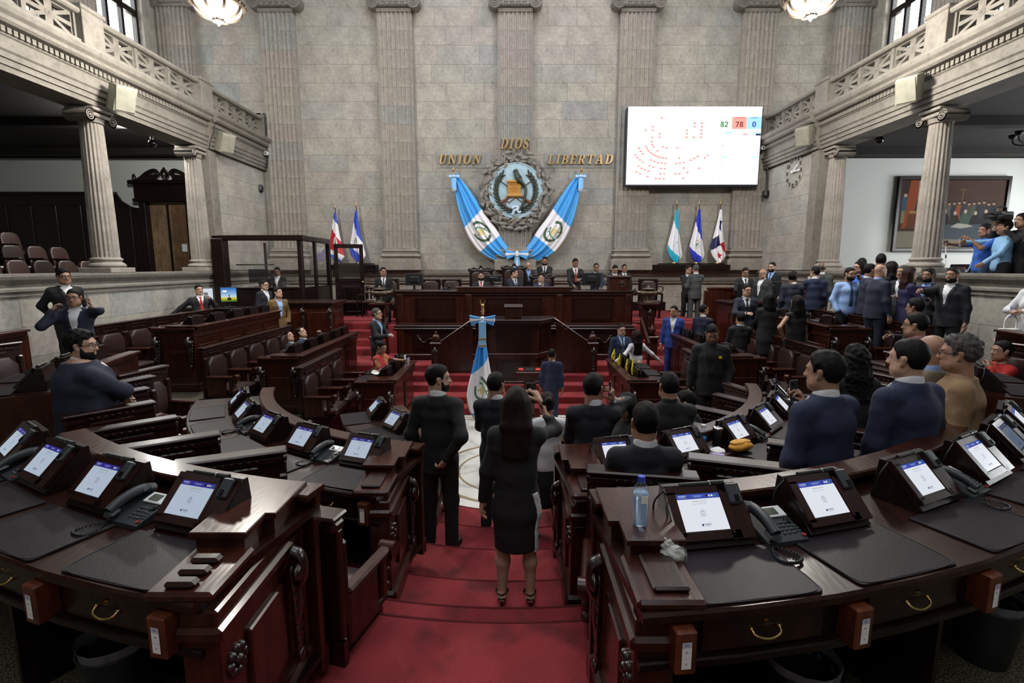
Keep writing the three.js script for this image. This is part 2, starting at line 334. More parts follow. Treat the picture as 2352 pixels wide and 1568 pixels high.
for (const x of [-10.35, 10.45]) {                       // pilasters in the corners of the upper gallery
  const p = sub('corner_pilaster', wb, [x, 0, ZB]);
  for (let k = 0; k < 7; k++) { const m = mesh('shaft_drum', drumGeo, pick(shaftMats), p); m.position.y = 6.9 + k * DR; }
  mesh('capital', [bx(1.06, .1, .26, 0, 10.75, .13), cb(1.28, .2, .32, 0, 10.9, .16, .03), ...[-1, 1].flatMap(s => volute(.2, .34).map(g => g.translate(s * .6, 10.84, .19)))], M.trim, p);
}

// ---- side walls: parapet of the lower gallery, columns, entablature, balustrade
function column(side, z) {
  const t = thing('column', side < 0 ? (z > -12 ? 'fluted stone column before the gallery theatre seats' : 'fluted stone column beside the carved gallery door') : (z > -12 ? 'fluted stone column partly in front of the framed painting' : 'fluted stone column between the wall clock and the white gallery wall'), 'column', [side < 0 ? -8.2 : 8.36, 2.78, z]);
  mesh('column_base', [cb(.66, .1, .66, 0, .05, 0, .01), lathe([[.0, .1], [.3, .1], [.33, .14], [.3, .18], [.265, .2], [.25, .22], [.27, .245], [.285, .265], [.26, .29], [.235, .3], [0, .3]], 28)], M.shaft, t);
  const pts = [], n = 20, prof = (r) => { const a = []; for (let i = 0; i < n; i++) for (let k = 0; k < 5; k++) { const th = (i + k / 5) / n * PI * 2, q = r * (1 - [0, .055, .075, .055, 0][k]); a.push([Math.cos(th) * q, Math.sin(th) * q]); } return a; };
  const v = [], hs = 9, H0 = .3, H1 = 2.86, rad = (u) => .235 - .045 * Math.pow(u, 1.6);
  for (let j = 0; j < hs; j++) {
    const u0 = j / hs, u1 = (j + 1) / hs, A = prof(rad(u0)), B = prof(rad(u1)), y0 = H0 + (H1 - H0) * u0, y1 = H0 + (H1 - H0) * u1;
    for (let i = 0; i < A.length; i++) { const i2 = (i + 1) % A.length; v.push(A[i][0], y0, A[i][1], B[i][0], y1, B[i][1], B[i2][0], y1, B[i2][1], A[i][0], y0, A[i][1], B[i2][0], y1, B[i2][1], A[i2][0], y0, A[i2][1]); }
  }
  const g = new THREE.BufferGeometry(); g.setAttribute('position', new THREE.Float32BufferAttribute(v, 3)); g.computeVertexNormals();
  mesh('shaft', creased(g, .35), M.shaft, t);
  const cap = mesh('capital', [lathe([[0, 2.86], [.2, 2.86], [.215, 2.885], [.2, 2.91], [.24, 2.97], [0, 2.97]], 24), cb(.5, .07, .42, 0, 3.0, 0, .015), cb(.56, .06, .52, 0, 3.1, 0, .015)], M.shaft, t);
  for (const sx of [-1, 1]) {
    const vg = merge([...volute(.115, .44), ...volute(.115, .44).map(q => q.rotateY(PI))]); vg.rotateY(PI / 2);
    mesh('volute', vg.translate(0, 2.965, sx * .27).rotateY(0), M.shaft, cap);
  }
  return t;
}
for (const s of [-1, 1]) for (const z of [-10.43, -13.62, -7.2]) column(s, z);
const panelShape = (() => {
  const w = .43, h = .235, s = shapeOf([[-w, -h], [w, -h], [w, h], [-w, h]]);
  const c = [[-1, -1], [0, -1], [1, -1], [1, 0], [1, 1], [0, 1], [-1, 1], [-1, 0]];
  for (let i = 0; i < 8; i++) {
    const a = [c[i][0] * (w - .03), c[i][1] * (h - .025)], b = [c[(i + 1) % 8][0] * (w - .03), c[(i + 1) % 8][1] * (h - .025)], L = (p, q, t) => [p[0] + (q[0] - p[0]) * t, p[1] + (q[1] - p[1]) * t];
    const mid = L(a, b, .5), apex = [mid[0] * .33, mid[1] * .33], p = new THREE.Path();
    const A = L(a, b, .18), B = L(a, b, .82); p.moveTo(...apex); p.lineTo(...A); p.lineTo(...B); p.closePath(); s.holes.push(p);
  }
  return s;
})();
const panelGeo = merge([new THREE.ExtrudeGeometry(panelShape, { depth: .1, bevelEnabled: false }).translate(0, 0, -.05)]); panelGeo.userData.ready = true;
const bossGeo = merge([new THREE.TorusGeometry(.045, .014, 6, 16).translate(0, 0, .05), sph(.028, 0, 0, .05, 8), cyl(.07, .07, .012, 0, 0, 0, 16).rotateX(PI / 2).translate(0, 0, .05)]); bossGeo.userData.ready = true;
const dentG = merge([bx(.05, .085, .07)]); dentG.userData.ready = true;
function prismZ(prof, z0, z1) {                          // profile (out, y) run along z; out is towards +x
  const g = ext(prof, z1 - z0); return g.translate(0, 0, (z0 + z1) / 2);
}
for (const s of [-1, 1]) {
  const X = s < 0 ? XL : XR, side = s < 0 ? 'left' : 'right', Z1 = 3.5;
  const w = grp('wall_' + side, s < 0 ? 'stone parapet and wall below the gallery with the theatre seats' : 'stone parapet and wall below the gallery with the painting', 'wall');
  const out = (gs) => gs.map(g => (s > 0 ? mirrorX(g) : g).translate(X, 0, 0));
  mesh('core', [bx(.55, 2.6, Z1 - ZB, X + s * .34, 1.3, (Z1 + ZB) / 2), bx(.55, 3.4, 3.1, X + s * .34, 4.4, -15.45)], M.mortar, w);
  courses(w, ZB, Z1, 0.9, 2.42, (g, z, y) => g.rotateY(PI / 2).translate(X + s * .03, y, z), .51, 1.5);
  mesh('plinth_course', bx(.06, .9, Z1 - ZB, X + s * .03, .45, (Z1 + ZB) / 2), M.stone[3], w);
  courses(w, ZB, -13.9, 2.8, 5.9, (g, z, y) => g.rotateY(PI / 2).translate(X + s * .03, y, z), .52, 1.15);
  mesh('ledge', out([prismZ([[-.6, 0], [.03, 0], [.03, .05], [.06, .08], [.06, .12], [.02, .15], [.02, .19], [.1, .27], [.12, .32], [.12, .36], [-.6, .36]], ZB, Z1)]).map(g => g.translate(0, 2.42, 0)), M.trim, w);
  mesh('pier', [cb(.5, 3.1, .34, X + s * .18, 4.35, -13.98, .01)], M.trim, w);
  // entablature
  const e = grp('trim_entablature', s < 0 ? 'stone entablature with dentils above the theatre seat gallery' : 'stone entablature with dentils above the painting gallery', 'entablature');
  const prof = [[-.62, 5.94], [-.02, 5.94], [-.02, 6.03], [.01, 6.035], [.01, 6.13], [.04, 6.135], [.04, 6.22], [.07, 6.25], [.07, 6.28], [.02, 6.3], [.02, 6.46], [.05, 6.48], [.05, 6.60], [.16, 6.62], [.2, 6.66], [.2, 6.72], [.26, 6.77], [.28, 6.83], [.28, 6.86], [-.62, 6.9]];
  const prof2 = prof.map(p => p[0] > -.5 ? [p[0] + .1, p[1]] : p);
  mesh('beam', out([prismZ(prof, -13.9, Z1)]), M.trim, e); mesh('beam', out([prismZ(prof2, ZB, -13.9)]), M.trim, e);
  for (let i = 0; i < 168; i++) { const z = ZB + .12 + i * .105; const m = mesh('dentil', dentG, M.trim, e); m.position.set(X - s * (.07 + (z < -13.9 ? .1 : 0)), 6.545, z); }
  const b = grp('trim_balustrade', s < 0 ? 'pierced stone balustrade above the theatre seat gallery' : 'pierced stone balustrade above the painting gallery', 'balustrade');
  mesh('rail', out([prismZ([[-.17, 7.42], [.13, 7.42], [.16, 7.45], [.16, 7.5], [.1, 7.54], [-.14, 7.54], [-.17, 7.5]], ZB, Z1)]), M.trim, b);
  mesh('kerb', [bx(.3, .1, Z1 - ZB, X + s * .02, 6.93, (ZB + Z1) / 2)], M.trim, b);
  for (const z of [-16.9, -13.75, -10.2, -6.65, -3.1]) mesh('pier', [cb(.4, .68, z < -16 ? .3 : .5, X + s * .01, 7.22, z, .01), cb(.46, .08, z < -16 ? .34 : .58, X + s * .01, 7.55, z, .015)], M.trim, b);
  const bays = [[-16.75, -14.0], [-13.5, -10.45], [-9.95, -6.9], [-6.4, -3.35]];
  for (const [z0, z1] of bays) for (let k = 0; k < 3; k++) {
    const L = (z1 - z0) / 3, zc = z0 + L * (k + .5), m = mesh('panel', panelGeo, M.trim, b); m.position.set(X + s * .03, 7.2, zc); m.rotation.y = -s * PI / 2; m.scale.set((L - .07) / .86, .95, 1);
    mesh('boss', bossGeo, M.trim, m);
    mesh('mullion', bx(.16, .5, .09, X + s * .02, 7.2, z0 + L * k), M.trim, b);
  }
}
function mirrorX(g) { g = g.index ? g.toNonIndexed() : g; g.scale(-1, 1, 1); const p = g.attributes.position, n = g.attributes.normal, u = g.attributes.uv;
  for (let i = 0; i < p.count; i += 3) for (const a of [p, n, u]) if (a) for (let k = 0; k < a.itemSize; k++) { const t = a.getComponent(i + 1, k); a.setComponent(i + 1, k, a.getComponent(i + 2, k)); a.setComponent(i + 2, k, t); }
  return g; }

// ---- lower galleries behind the columns
for (const s of [-1, 1]) {
  const X = s < 0 ? XL : XR, xo = X + s * 10, xc = (X + s * .6 + xo) / 2, W = Math.abs(xo - X - s * .6), nm = s < 0 ? 'left' : 'right';
  struct('floor_gallery', bx(W, .3, 20.7, xc, 1.8, -6.7), M.woodMatte, s < 0 ? 'dark floor of the theatre seat gallery' : 'dark floor of the painting gallery', 'floor');
  struct('wall_gallery_end', bx(W + 1.2, 6.6, .4, xc, 4.4, ZB - .2), M.plaster, s < 0 ? 'white gallery end wall around the carved doorcase' : 'white gallery end wall behind the framed painting', 'wall');
  const gp = s < 0 ? [bx(.4, 6.6, 21, xo + s * .2, 4.4, -6.8)] : [bx(.4, 1.7, 21, xo + s * .2, 1.95, -6.8), bx(.4, 2.0, 21, xo + s * .2, 6.7, -6.8)];
  if (s > 0) {
    let z = 3.7; for (const c of [-6.6, -10.4, -14.2]) { gp.push(bx(.4, 2.9, z - c - 1.25, xo + .2, 4.25, (z + c + 1.25) / 2)); z = c - 1.25; } gp.push(bx(.4, 2.9, z + 17.3, xo + .2, 4.25, (z - 17.3) / 2));
    [-14.2, -10.4, -6.6].forEach((z, i) => { const w = grp('window_' + (11 + i), 'wide gallery window in the rear wall near the painting, ' + ['by the end wall', 'in the middle', 'by the near end'][i], 'window'); for (const k of [-1, 1]) mesh('pane', bx(.01, 2.8, 1.2, xo + .2, 4.25, z + k * .62), M.glass, w); mesh('frame', [bx(.1, .1, 2.5, xo + .2, 5.65, z), bx(.1, .1, 2.5, xo + .2, 2.85, z), bx(.1, 2.8, .08, xo + .2, 4.25, z)], M.woodMatte, w); areaLight(xo - .02, 4.25, z, 2.4, 2.7, 0, 4.25, z, SKY, 0xf4f7f6); });
  }
  struct('wall_gallery_rear', gp, M.plaster, s < 0 ? 'white rear wall of the theatre seat gallery' : 'white rear wall of the painting gallery', 'wall');
  struct('wall_gallery_near', bx(W + 1.2, 6.6, .4, xc, 4.4, 3.7), M.plaster, s < 0 ? 'near end wall of the theatre seat gallery' : 'near end wall of the painting gallery', 'wall');
  const c = grp('ceiling_gallery', s < 0 ? 'dark beamed ceiling over the theatre seats' : 'dark beamed ceiling over the painting', 'ceiling');
  mesh('slab', bx(W + .4, .3, 21, xc, 6.6, -6.8), M.woodMatte, c);
  for (let i = 0; i < 6; i++) mesh('beam', cb(W, .22, .3, xc, 6.36, -16.2 + i * 3.2, .02), M.woodMatte, c);
  mesh('cornice', [bx(W, .14, .1, xc, 6.4, ZB + .05)], M.woodMatte, c);
}
// ---- upper galleries: outer walls with windows, floor, ceiling
const winZ = [-15.35, -12.1, -8.85, -5.6, -2.35];
for (const s of [-1, 1]) {
  const X = s < 0 ? -10.9 : 11.0, nm = s < 0 ? 'upper_left' : 'upper_right', w = grp('wall_' + nm, s < 0 ? 'upper outer wall with tall windows above the theatre seat gallery' : 'upper outer wall with tall windows above the painting gallery', 'wall');
  const seg = []; let z = 3.9; const ww = .92;
  for (const c of winZ.slice().reverse()) { seg.push(bx(.5, 7.4, z - (c + ww), X + s * .25, 10.5, (z + c + ww) / 2)); seg.push(bx(.5, 1.1, ww * 2, X + s * .25, 7.35, c), bx(.5, 2.9, ww * 2, X + s * .25, 12.75, c)); z = c - ww; }
  seg.push(bx(.5, 7.4, z - ZB, X + s * .25, 10.5, (z + ZB) / 2));
  mesh('stone_face', seg, M.stone[1], w);
  for (const zc of [-13.72, -10.47, -7.22, -3.97]) { for (let k = 0; k < 7; k++) { const m = mesh('pilaster_drum', drumGeo, pick(shaftMats), w); m.position.set(X, 6.9 + k * DR, zc); m.rotation.y = -s * PI / 2; } }
  struct('floor_upper_gallery', bx(Math.abs(X - (s < 0 ? XL : XR)) + .9, .12, 21, (X + (s < 0 ? XL : XR)) / 2 + s * .2, 6.82, -6.8), M.stone[3], s < 0 ? 'upper gallery floor over the theatre seats' : 'upper gallery floor over the painting', 'floor');
  winZ.forEach((zc, i) => {
    const g = grp('window_' + (i + 1 + (s < 0 ? 0 : 5)), (s < 0 ? 'tall gallery window above the theatre seats, bay ' : 'tall gallery window above the painting, bay ') + ['nearest the back wall', 'second from the back wall', 'third from the back wall', 'fourth from the back wall', 'fifth from the back wall'][i], 'window');
    g.position.set(X + s * .2, 7.9, zc);
    const fr = [bx(.12, 3.4, .09, 0, 1.7, -.87), bx(.12, 3.4, .09, 0, 1.7, .87), bx(.12, .1, 1.74, 0, .05, 0), bx(.12, .1, 1.74, 0, 3.35, 0)];
    mesh('frame', fr, M.woodDark, g);
    for (const q of [-.29, .29]) mesh('mullion', bx(.11, 3.2, .1, 0, 1.7, q), M.woodDark, g);
    mesh('transom', bx(.1, .16, 1.7, 0, 2.35, 0), M.woodDark, g);
    for (const q of [-.58, 0, .58]) { mesh('pane', bx(.008, 2.15, .48, 0, 1.18, q), M.glass, g); mesh('pane', bx(.008, .85, .48, 0, 2.87, q), M.glass, g); }
    const rl = sub('railing', g, [-s * .32, 0, 0]); const bars = [];
    for (let k = 0; k <= 14; k++) mesh('bar', bar([0, .0, -.85 + k * .1214], [0, 1.02, -.85 + k * .1214], .011, .011, 5), M.iron, rl);
    mesh('rail', [bx(.05, .04, 1.8, 0, 1.04, 0), bx(.03, .03, 1.8, 0, .06, 0), bx(.03, .025, 1.8, 0, .82, 0)], M.iron, rl);
    for (let k = 0; k < 14; k++) bars.push(new THREE.TorusGeometry(.045, .009, 5, 12).rotateY(PI / 2).translate(0, .92, -.79 + k * .1214), new THREE.TorusGeometry(.05, .009, 5, 12).scale(1, 1.7, 1).rotateY(PI / 2).translate(0, .45, -.79 + k * .1214));
    mesh('scrollwork', bars, M.iron, rl);
  });
}
// wall behind the photographer and the ceiling with its laylights
struct('wall_front', bx(22.4, 14.4, .4, XO, 7.2, 8.2), M.stone[1], 'plain stone wall closing the hall behind the rear seats', 'wall');
for (const s of [-1, 1]) struct('wall_rear_side', bx(.4, 14.4, 4.6, XO + s * 11.1, 7.2, 6.0), M.stone[1], s < 0 ? 'side wall at the rear of the hall on the theatre seat side' : 'side wall at the rear of the hall on the painting side', 'wall');
const ceil = grp('ceiling', 'pale coffered ceiling around the glazed laylights', 'ceiling');
mesh('slab', [bx(6.5, .4, 26, XO - 7.85, 14.4, -4.5), bx(6.5, .4, 26, XO + 7.85, 14.4, -4.5), bx(9.2, .4, 1.8, XO, 14.4, -16.3), bx(9.2, .4, 4.0, XO, 14.4, -3.0), bx(9.2, .4, 1.0, XO, 14.4, 7.9)], M.ceilStone, ceil);
const layMat = std(0xffffff, .6, { emissive: lin(.93, .96, 1), emissiveIntensity: 1.3 });
for (const [z, d] of [[-10.2, 10.4], [3.2, 8.4]]) {
  const nz = Math.round(d / 1.3);
  for (let i = 0; i < 7; i++) for (let k = 0; k < nz; k++) mesh('laylight_pane', bx(9.2 / 7 - .06, .02, d / nz - .06, XO - 4.6 + 9.2 / 7 * (i + .5), 14.22, z - d / 2 + d / nz * (k + .5)), layMat, ceil);
  const bars = []; for (let i = 0; i <= 7; i++) bars.push(bx(.06, .1, d, XO - 4.6 + 9.2 / 7 * i, 14.24, z)); for (let k = 0; k <= nz; k++) bars.push(bx(9.2, .1, .06, XO, 14.24, z - d / 2 + d / nz * k));
  mesh('laylight_bars', bars, M.bronze, ceil);
}
// ---- hanging bowl lamps
for (const [x, y, z, s, far] of [[-5.33, 7.58, -10.0, -1, ''], [5.42, 7.66, -10.0, 1, '']]) {
  const t = thing('hanging_lamp', (s < 0 ? 'bronze ribbed glass bowl lamp hanging before the theatre seat gallery' : 'bronze ribbed glass bowl lamp hanging before the painting gallery') + far, 'lamp', [x, y, z], 0);
  const R = .4, bowl = []; for (let i = 0; i <= 12; i++) { const a = PI / 2 * i / 12; bowl.push([R * Math.sin(a), -R * .62 * Math.cos(a)]); }
  mesh('glass_bowl', lathe(bowl, 32), std(0xffffff, .5, { emissive: lin(1, .985, .95), emissiveIntensity: 1.7 }), t);
  for (let k = 0; k < 8; k++) { const a = k * PI / 4, p = []; for (let i = 0; i <= 10; i++) { const q = PI / 2 * i / 10; p.push([(R + .012) * Math.sin(q) * Math.cos(a), -(R + .012) * .62 * Math.cos(q), (R + .012) * Math.sin(q) * Math.sin(a)]); } mesh('rib', tube(p, .026, 12, 5), M.bronze, t); }
  mesh('band', [lathe([[R + .0, -.03], [R + .06, -.02], [R + .07, .04], [R + .03, .08], [R - .02, .1], [R - .02, -.02]], 40)], M.bronze, t);
  for (let k = 0; k < 16; k++) { const a = k * PI / 8 + .2; mesh('stud', sph(.024, (R + .07) * Math.cos(a), .02, (R + .07) * Math.sin(a), 6), M.bronze, t); }
  mesh('finial', lathe([[0, -.36], [.03, -.34], [.02, -.32], [.09, -.29], [.11, -.275], [.06, -.26], [0, -.26]], 16), M.bronze, t);
  mesh('dome', lathe([[R, .08], [R * .8, .2], [R * .4, .3], [.05, .36], [.03, .5], [0, .5]], 32), M.bronze, t);
  mesh('rod', bar([0, .45, 0], [0, 14.2 - y, 0], .02, .02, 8), M.bronze, t);
  const l = new THREE.PointLight(0xfff8ee, 70, 0, 2); l.position.set(x, y - .62, z); l.castShadow = true; l.shadow.radius = 14; scene.add(l);
}
// ================================================================ DESKS AND SEATS
function carvedBracket(h = .5) {                         // leafy console scroll, faces +x, top at 0, hangs down
  const g = [tube([[.02, -.02, 0], [.1, -.05, 0], [.11, -.13, 0], [.05, -.17, 0], [.035, -.1, 0]], .03, 20, 7), tube([[.035, -.16, 0], [.06, -.26, 0], [.03, -h * .75, 0], [.035, -h, 0]], .026, 18, 7)];
  for (let i = 0; i < 7; i++) { const y = -.1 - i * (h - .12) / 7; for (const s of [-1, 1]) g.push(sph(.03 - i * .0022, .045, y, s * (.035 - i * .003), 7, .7, 1.3, .8)); }
  g.push(sph(.045, .085, -.1, 0, 8, 1, 1, 1.5), sph(.03, .05, -h, 0, 7));
  return g;
}
const bracketGeo = merge(carvedBracket()); bracketGeo.userData.ready = true;
const handleGeo = merge([tube([[-.055, .012, 0], [-.05, 0, .018], [0, -.012, .028], [.05, 0, .018], [.055, .012, 0]], .0055, 16, 6), sph(.009, -.055, .012, 0, 6), sph(.009, .055, .012, 0, 6), cyl(.008, .008, .006, 0, .045, 0, 8).rotateX(0)]); handleGeo.userData.ready = true;
const blockGeo = merge([cb(.075, .16, .085, 0, 0, .042, .006)]); blockGeo.userData.ready = true;
function canvasTex(w, h, draw) { const c = document.createElement('canvas'); c.width = w; c.height = h; draw(c.getContext('2d'), w, h); const t = new THREE.CanvasTexture(c); t.colorSpace = THREE.SRGBColorSpace; t.anisotropy = 8; return t; }
const tagTex = canvasTex(64, 160, (g, w, h) => {
  g.fillStyle = '#e9e9ea'; g.fillRect(0, 0, w, h); g.fillStyle = '#b9b9c8'; g.fillRect(0, 0, w, 34); g.fillStyle = '#5b5b78'; g.font = 'bold 22px sans-serif'; g.fillText('E6', 18, 26);
  g.fillStyle = '#77777d'; g.fillRect(20, 58, 22, 6); g.fillStyle = '#c9c9cc'; g.fillRect(0, 96, w, 3); g.fillStyle = '#9a9aa0'; g.beginPath(); g.arc(32, 130, 6, 0, 7); g.fill();
});
const tagMat = std(0xffffff, .7, { map: tagTex });
const tagGeo = merge([new THREE.PlaneGeometry(.034, .1).translate(0, -.005, .0865)], true); tagGeo.userData.ready = true;
const carveBar = (n, w) => { const g = []; for (let i = 0; i < n; i++) g.push(sph(.014, (i - (n - 1) / 2) * w, 0, 0, 6, 1, 1, .6)); return g; };
function arcDesk(s, rIn, rOut, xEnd, aEnd, yF, yT, label, firstSeat, pitch, seats, o = {}) {
  const t = thing('curved_desk', label, 'desk', [0, 0, 0], 0, undefined);
  const am = Math.asin(Math.abs(xEnd) / ((rIn + rOut) / 2)), a0 = s * am, a1 = s * aEnd;
  mesh('worktop', arcSlab(rIn, rOut, a0, a1, yT - .035, yT, 0, .01), M.wood, t);
  mesh('front_panel', [arcSlab(rIn + .02, rIn + .06, a0, a1, yF, yT - .03), arcSlab(rIn - .01, rIn + .03, a0, a1, yF, yF + .12), arcSlab(rIn - .005, rIn + .03, a0, a1, yT - .1, yT - .03)], M.woodRed, t);
  mesh('back_rail', [arcSlab(rIn - .05, rIn + .1, a0, a1, yT + .055, yT + .085, 0, .008), arcSlab(rIn - .01, rIn + .03, a0, a1, yT, yT + .06)], M.woodRed, t);
  mesh('drawer_frame', [arcSlab(rOut - .1, rOut - .05, a0, a1, yT - .2, yT - .03), arcSlab(rOut - .1, rOut - .015, a0, a1, yT - .225, yT - .195, 0, .006), arcSlab(rOut - .1, rOut - .03, a0, a1, yT - .05, yT - .03)], M.woodDark, t);
  mesh('kick_shelf', arcSlab(rIn + .06, rIn + .34, a0, a1, yF + .08, yF + .11), M.woodDark, t);
  for (let i = 0; i < seats; i++) {
    const a = s * (firstSeat + i * pitch) * D2R; if (Math.abs(a) > aEnd) break;
    const wA = .24 / rOut, d = mesh('drawer', arcSlab(rOut - .06, rOut - .038, a - wA, a + wA, yT - .185, yT - .06, 6), M.wood, t);
    const h = mesh('handle', handleGeo, M.brass, d); h.position.set(...pol(rOut - .036, a, yT - .125)); h.rotation.y = a;
    const e = a + s * pitch * D2R * .5, b = mesh('label_block', blockGeo, M.woodOrange, t); b.position.set(...pol(rOut - .055, e - s * pitch * D2R * .98, yT - .13)); b.rotation.y = e - s * pitch * D2R;
    const lb = mesh('label_card', tagGeo, tagMat, b, true);
    if (i % 2) { mesh('divider', new THREE.BoxGeometry(.03, yT - yF - .2, .5).rotateY(e).translate(...pol((rIn + rOut) / 2, e, (yT + yF - .2) / 2)), M.woodDark, t); }
  }
  // pedestal at the aisle end
  const z0 = CZ + Math.sqrt(rIn * rIn - xEnd * xEnd) - .02, z1 = CZ + Math.sqrt(rOut * rOut - xEnd * xEnd) - .03, zc = (z0 + z1) / 2, L = z1 - z0, dx = s;   // s*x grows away from the aisle
  const e = sub('end_pedestal', t, [xEnd, 0, 0]);
  mesh('pedestal_body', [cb(.14, yT - yF - .05, L - .04, dx * .09, (yT + yF - .05) / 2, zc, .01), cb(.2, .14, L, dx * .085, yF + .07, zc, .02), cb(.17, .06, L, dx * .085, yT - .14, zc, .015), cb(.03, .38, .3, dx * .015, (yT + yF) / 2 + .0, zc + .05, .008)], M.woodRed, e);
  mesh('corner_post', [cb(.12, yT - yF, .12, dx * .05, (yT + yF) / 2, z0 + .05, .012), cb(.16, .18, .16, dx * .05, yF + .09, z0 + .05, .02)], M.woodRed, e);
  const br = mesh('carved_bracket', bracketGeo, M.carve, e); br.position.set(-dx * .0, yT - .12, z0 + .22); br.rotation.y = s > 0 ? PI : 0; br.scale.set(.55, 1.1, 1.15);
  mesh('rosette', [...Array(8)].map((_, k) => sph(.022, -dx * 0 + dx * .02, yT - .32 + .045 * Math.sin(k * PI / 4), z1 - .12 + .045 * Math.cos(k * PI / 4), 6)).concat(sph(.025, dx * .015, yT - .32, z1 - .12, 7)), M.carve, e);
  const lidP = (i) => [[i, i], [.36 - i, i], [.36 - i, L * .24 - i], [.27 - i, L * .24 - i], [.27 - i, L * .63 - i], [.045 + i, L * .63 - i], [.045 + i, L * .42 - i], [i, L * .42 - i]].map(q => [dx * q[0], -q[1]]), lidG = (i, h, y) => { const g = new THREE.ExtrudeGeometry(shapeOf(dx > 0 ? lidP(i).reverse() : lidP(i)), { depth: h, bevelEnabled: true, bevelSize: .004, bevelThickness: .004, bevelSegments: 1 }); return g.rotateX(-PI / 2).translate(0, y, z0); };
  mesh('end_lid', [lidG(.0, .02, yT + .078), lidG(.018, .1, yT - .02)], M.woodRed, e);
  mesh('lower_lid', [cb(.24, .04, L * .4, dx * .14, yT + .012, z1 - L * .2, .012)], M.woodRed, e);
  mesh('ridged_cover', o.ridged ? [0, 1, 2].map(k => cb(.11, .028, .055, dx * .15, yT + .042, z1 - .05 - k * .075, .012)) : [cb(.13, .022, L * .3, dx * .15, yT + .042, z1 - L * .21, .008)], M.wood, e);
  mesh('bead_row', carveBar(6, .04).map(g => g.translate(dx * .34, yT + .04, z0 + .01)), M.carve, e);
  // far end
  mesh('far_end_panel', new THREE.BoxGeometry(.05, yT - yF, rOut - rIn - .05).rotateY(a1).translate(...pol((rIn + rOut) / 2, a1 - s * .03 / rOut, (yT + yF) / 2)), M.woodRed, t);
  return t;
}
arcDesk(-1, 4.72, 5.5, -1.03, .66, LV.A, 1.74, 'big curved mahogany desk with ridged end cover beside the red aisle', 16.2, 6.6, 10, { ridged: true });
arcDesk(1, 4.70, 5.46, .41, .82, LV.A, 1.74, 'big curved mahogany desk holding the water bottle with a blue cap', 9.6, 7.2, 10);
arcDesk(-1, 3.08, 3.87, -.82, 1.25, LV.B, 1.37, 'curved mahogany desk with empty seats and five lit tablets', 20, 10.3, 6);
arcDesk(1, 3.06, 3.85, .38, 1.32, LV.B, 1.37, 'curved mahogany desk holding the yellow folded bag', 14.2, 11, 6);
arcDesk(-1, 1.56, 2.3, -.78, 1.2, LV.C, 1.03, 'small curved inner desk with two lit tablets', 40, 18, 2);
arcDesk(1, 1.56, 2.3, .42, 1.2, LV.C, 1.03, 'small curved inner desk behind the people in the aisle', 30, 18, 3);

function outerDesk(s, rIn, rOut, a0, a1, yF, yT, label) {
  const t = thing('curved_desk', label, 'desk'); mesh('worktop', arcSlab(rIn, rOut, s * a0, s * a1, yT - .035, yT, 0, .01), M.wood, t); mesh('front_panel', [arcSlab(rIn + .02, rIn + .06, s * a0, s * a1, yF, yT - .03), arcSlab(rIn - .01, rIn + .04, s * a0, s * a1, yF, yF + .12)], M.woodRed, t); mesh('back_rail', [arcSlab(rIn - .04, rIn + .1, s * a0, s * a1, yT + .05, yT + .08, 0, .008), arcSlab(rIn, rIn + .03, s * a0, s * a1, yT, yT + .05)], M.woodRed, t);
  for (const a of [a0, a1]) mesh('end_panel', new THREE.BoxGeometry(.06, yT - yF, rOut - rIn - .04).rotateY(s * a).translate(...pol((rIn + rOut) / 2, s * a, (yT + yF) / 2)), M.woodRed, t);
  for (let i = 0; i < 3; i++) { const a = s * (a0 + (a1 - a0) * (i + .5) / 3); mesh('drawer', arcSlab(rOut - .06, rOut - .03, a - .04, a + .04, yT - .19, yT - .06, 4), M.wood, t); }
}
outerDesk(-1, 4.74, 5.45, 1.02, 1.42, LV.A, 1.78, 'dark curved desk behind the big man with folded arms'); outerDesk(1, 4.74, 5.42, 1.02, 1.42, LV.A, 1.78, 'dark curved desk behind the men in blue suits');
outerDesk(-1, 6.3, 6.95, 1.1, 1.5, LV.Z, 2.02, 'dark curved desk by the parapet below the man on the phone'); outerDesk(1, 6.3, 6.95, 1.1, 1.5, LV.Z, 2.02, 'dark curved desk by the parapet near the white handbag');
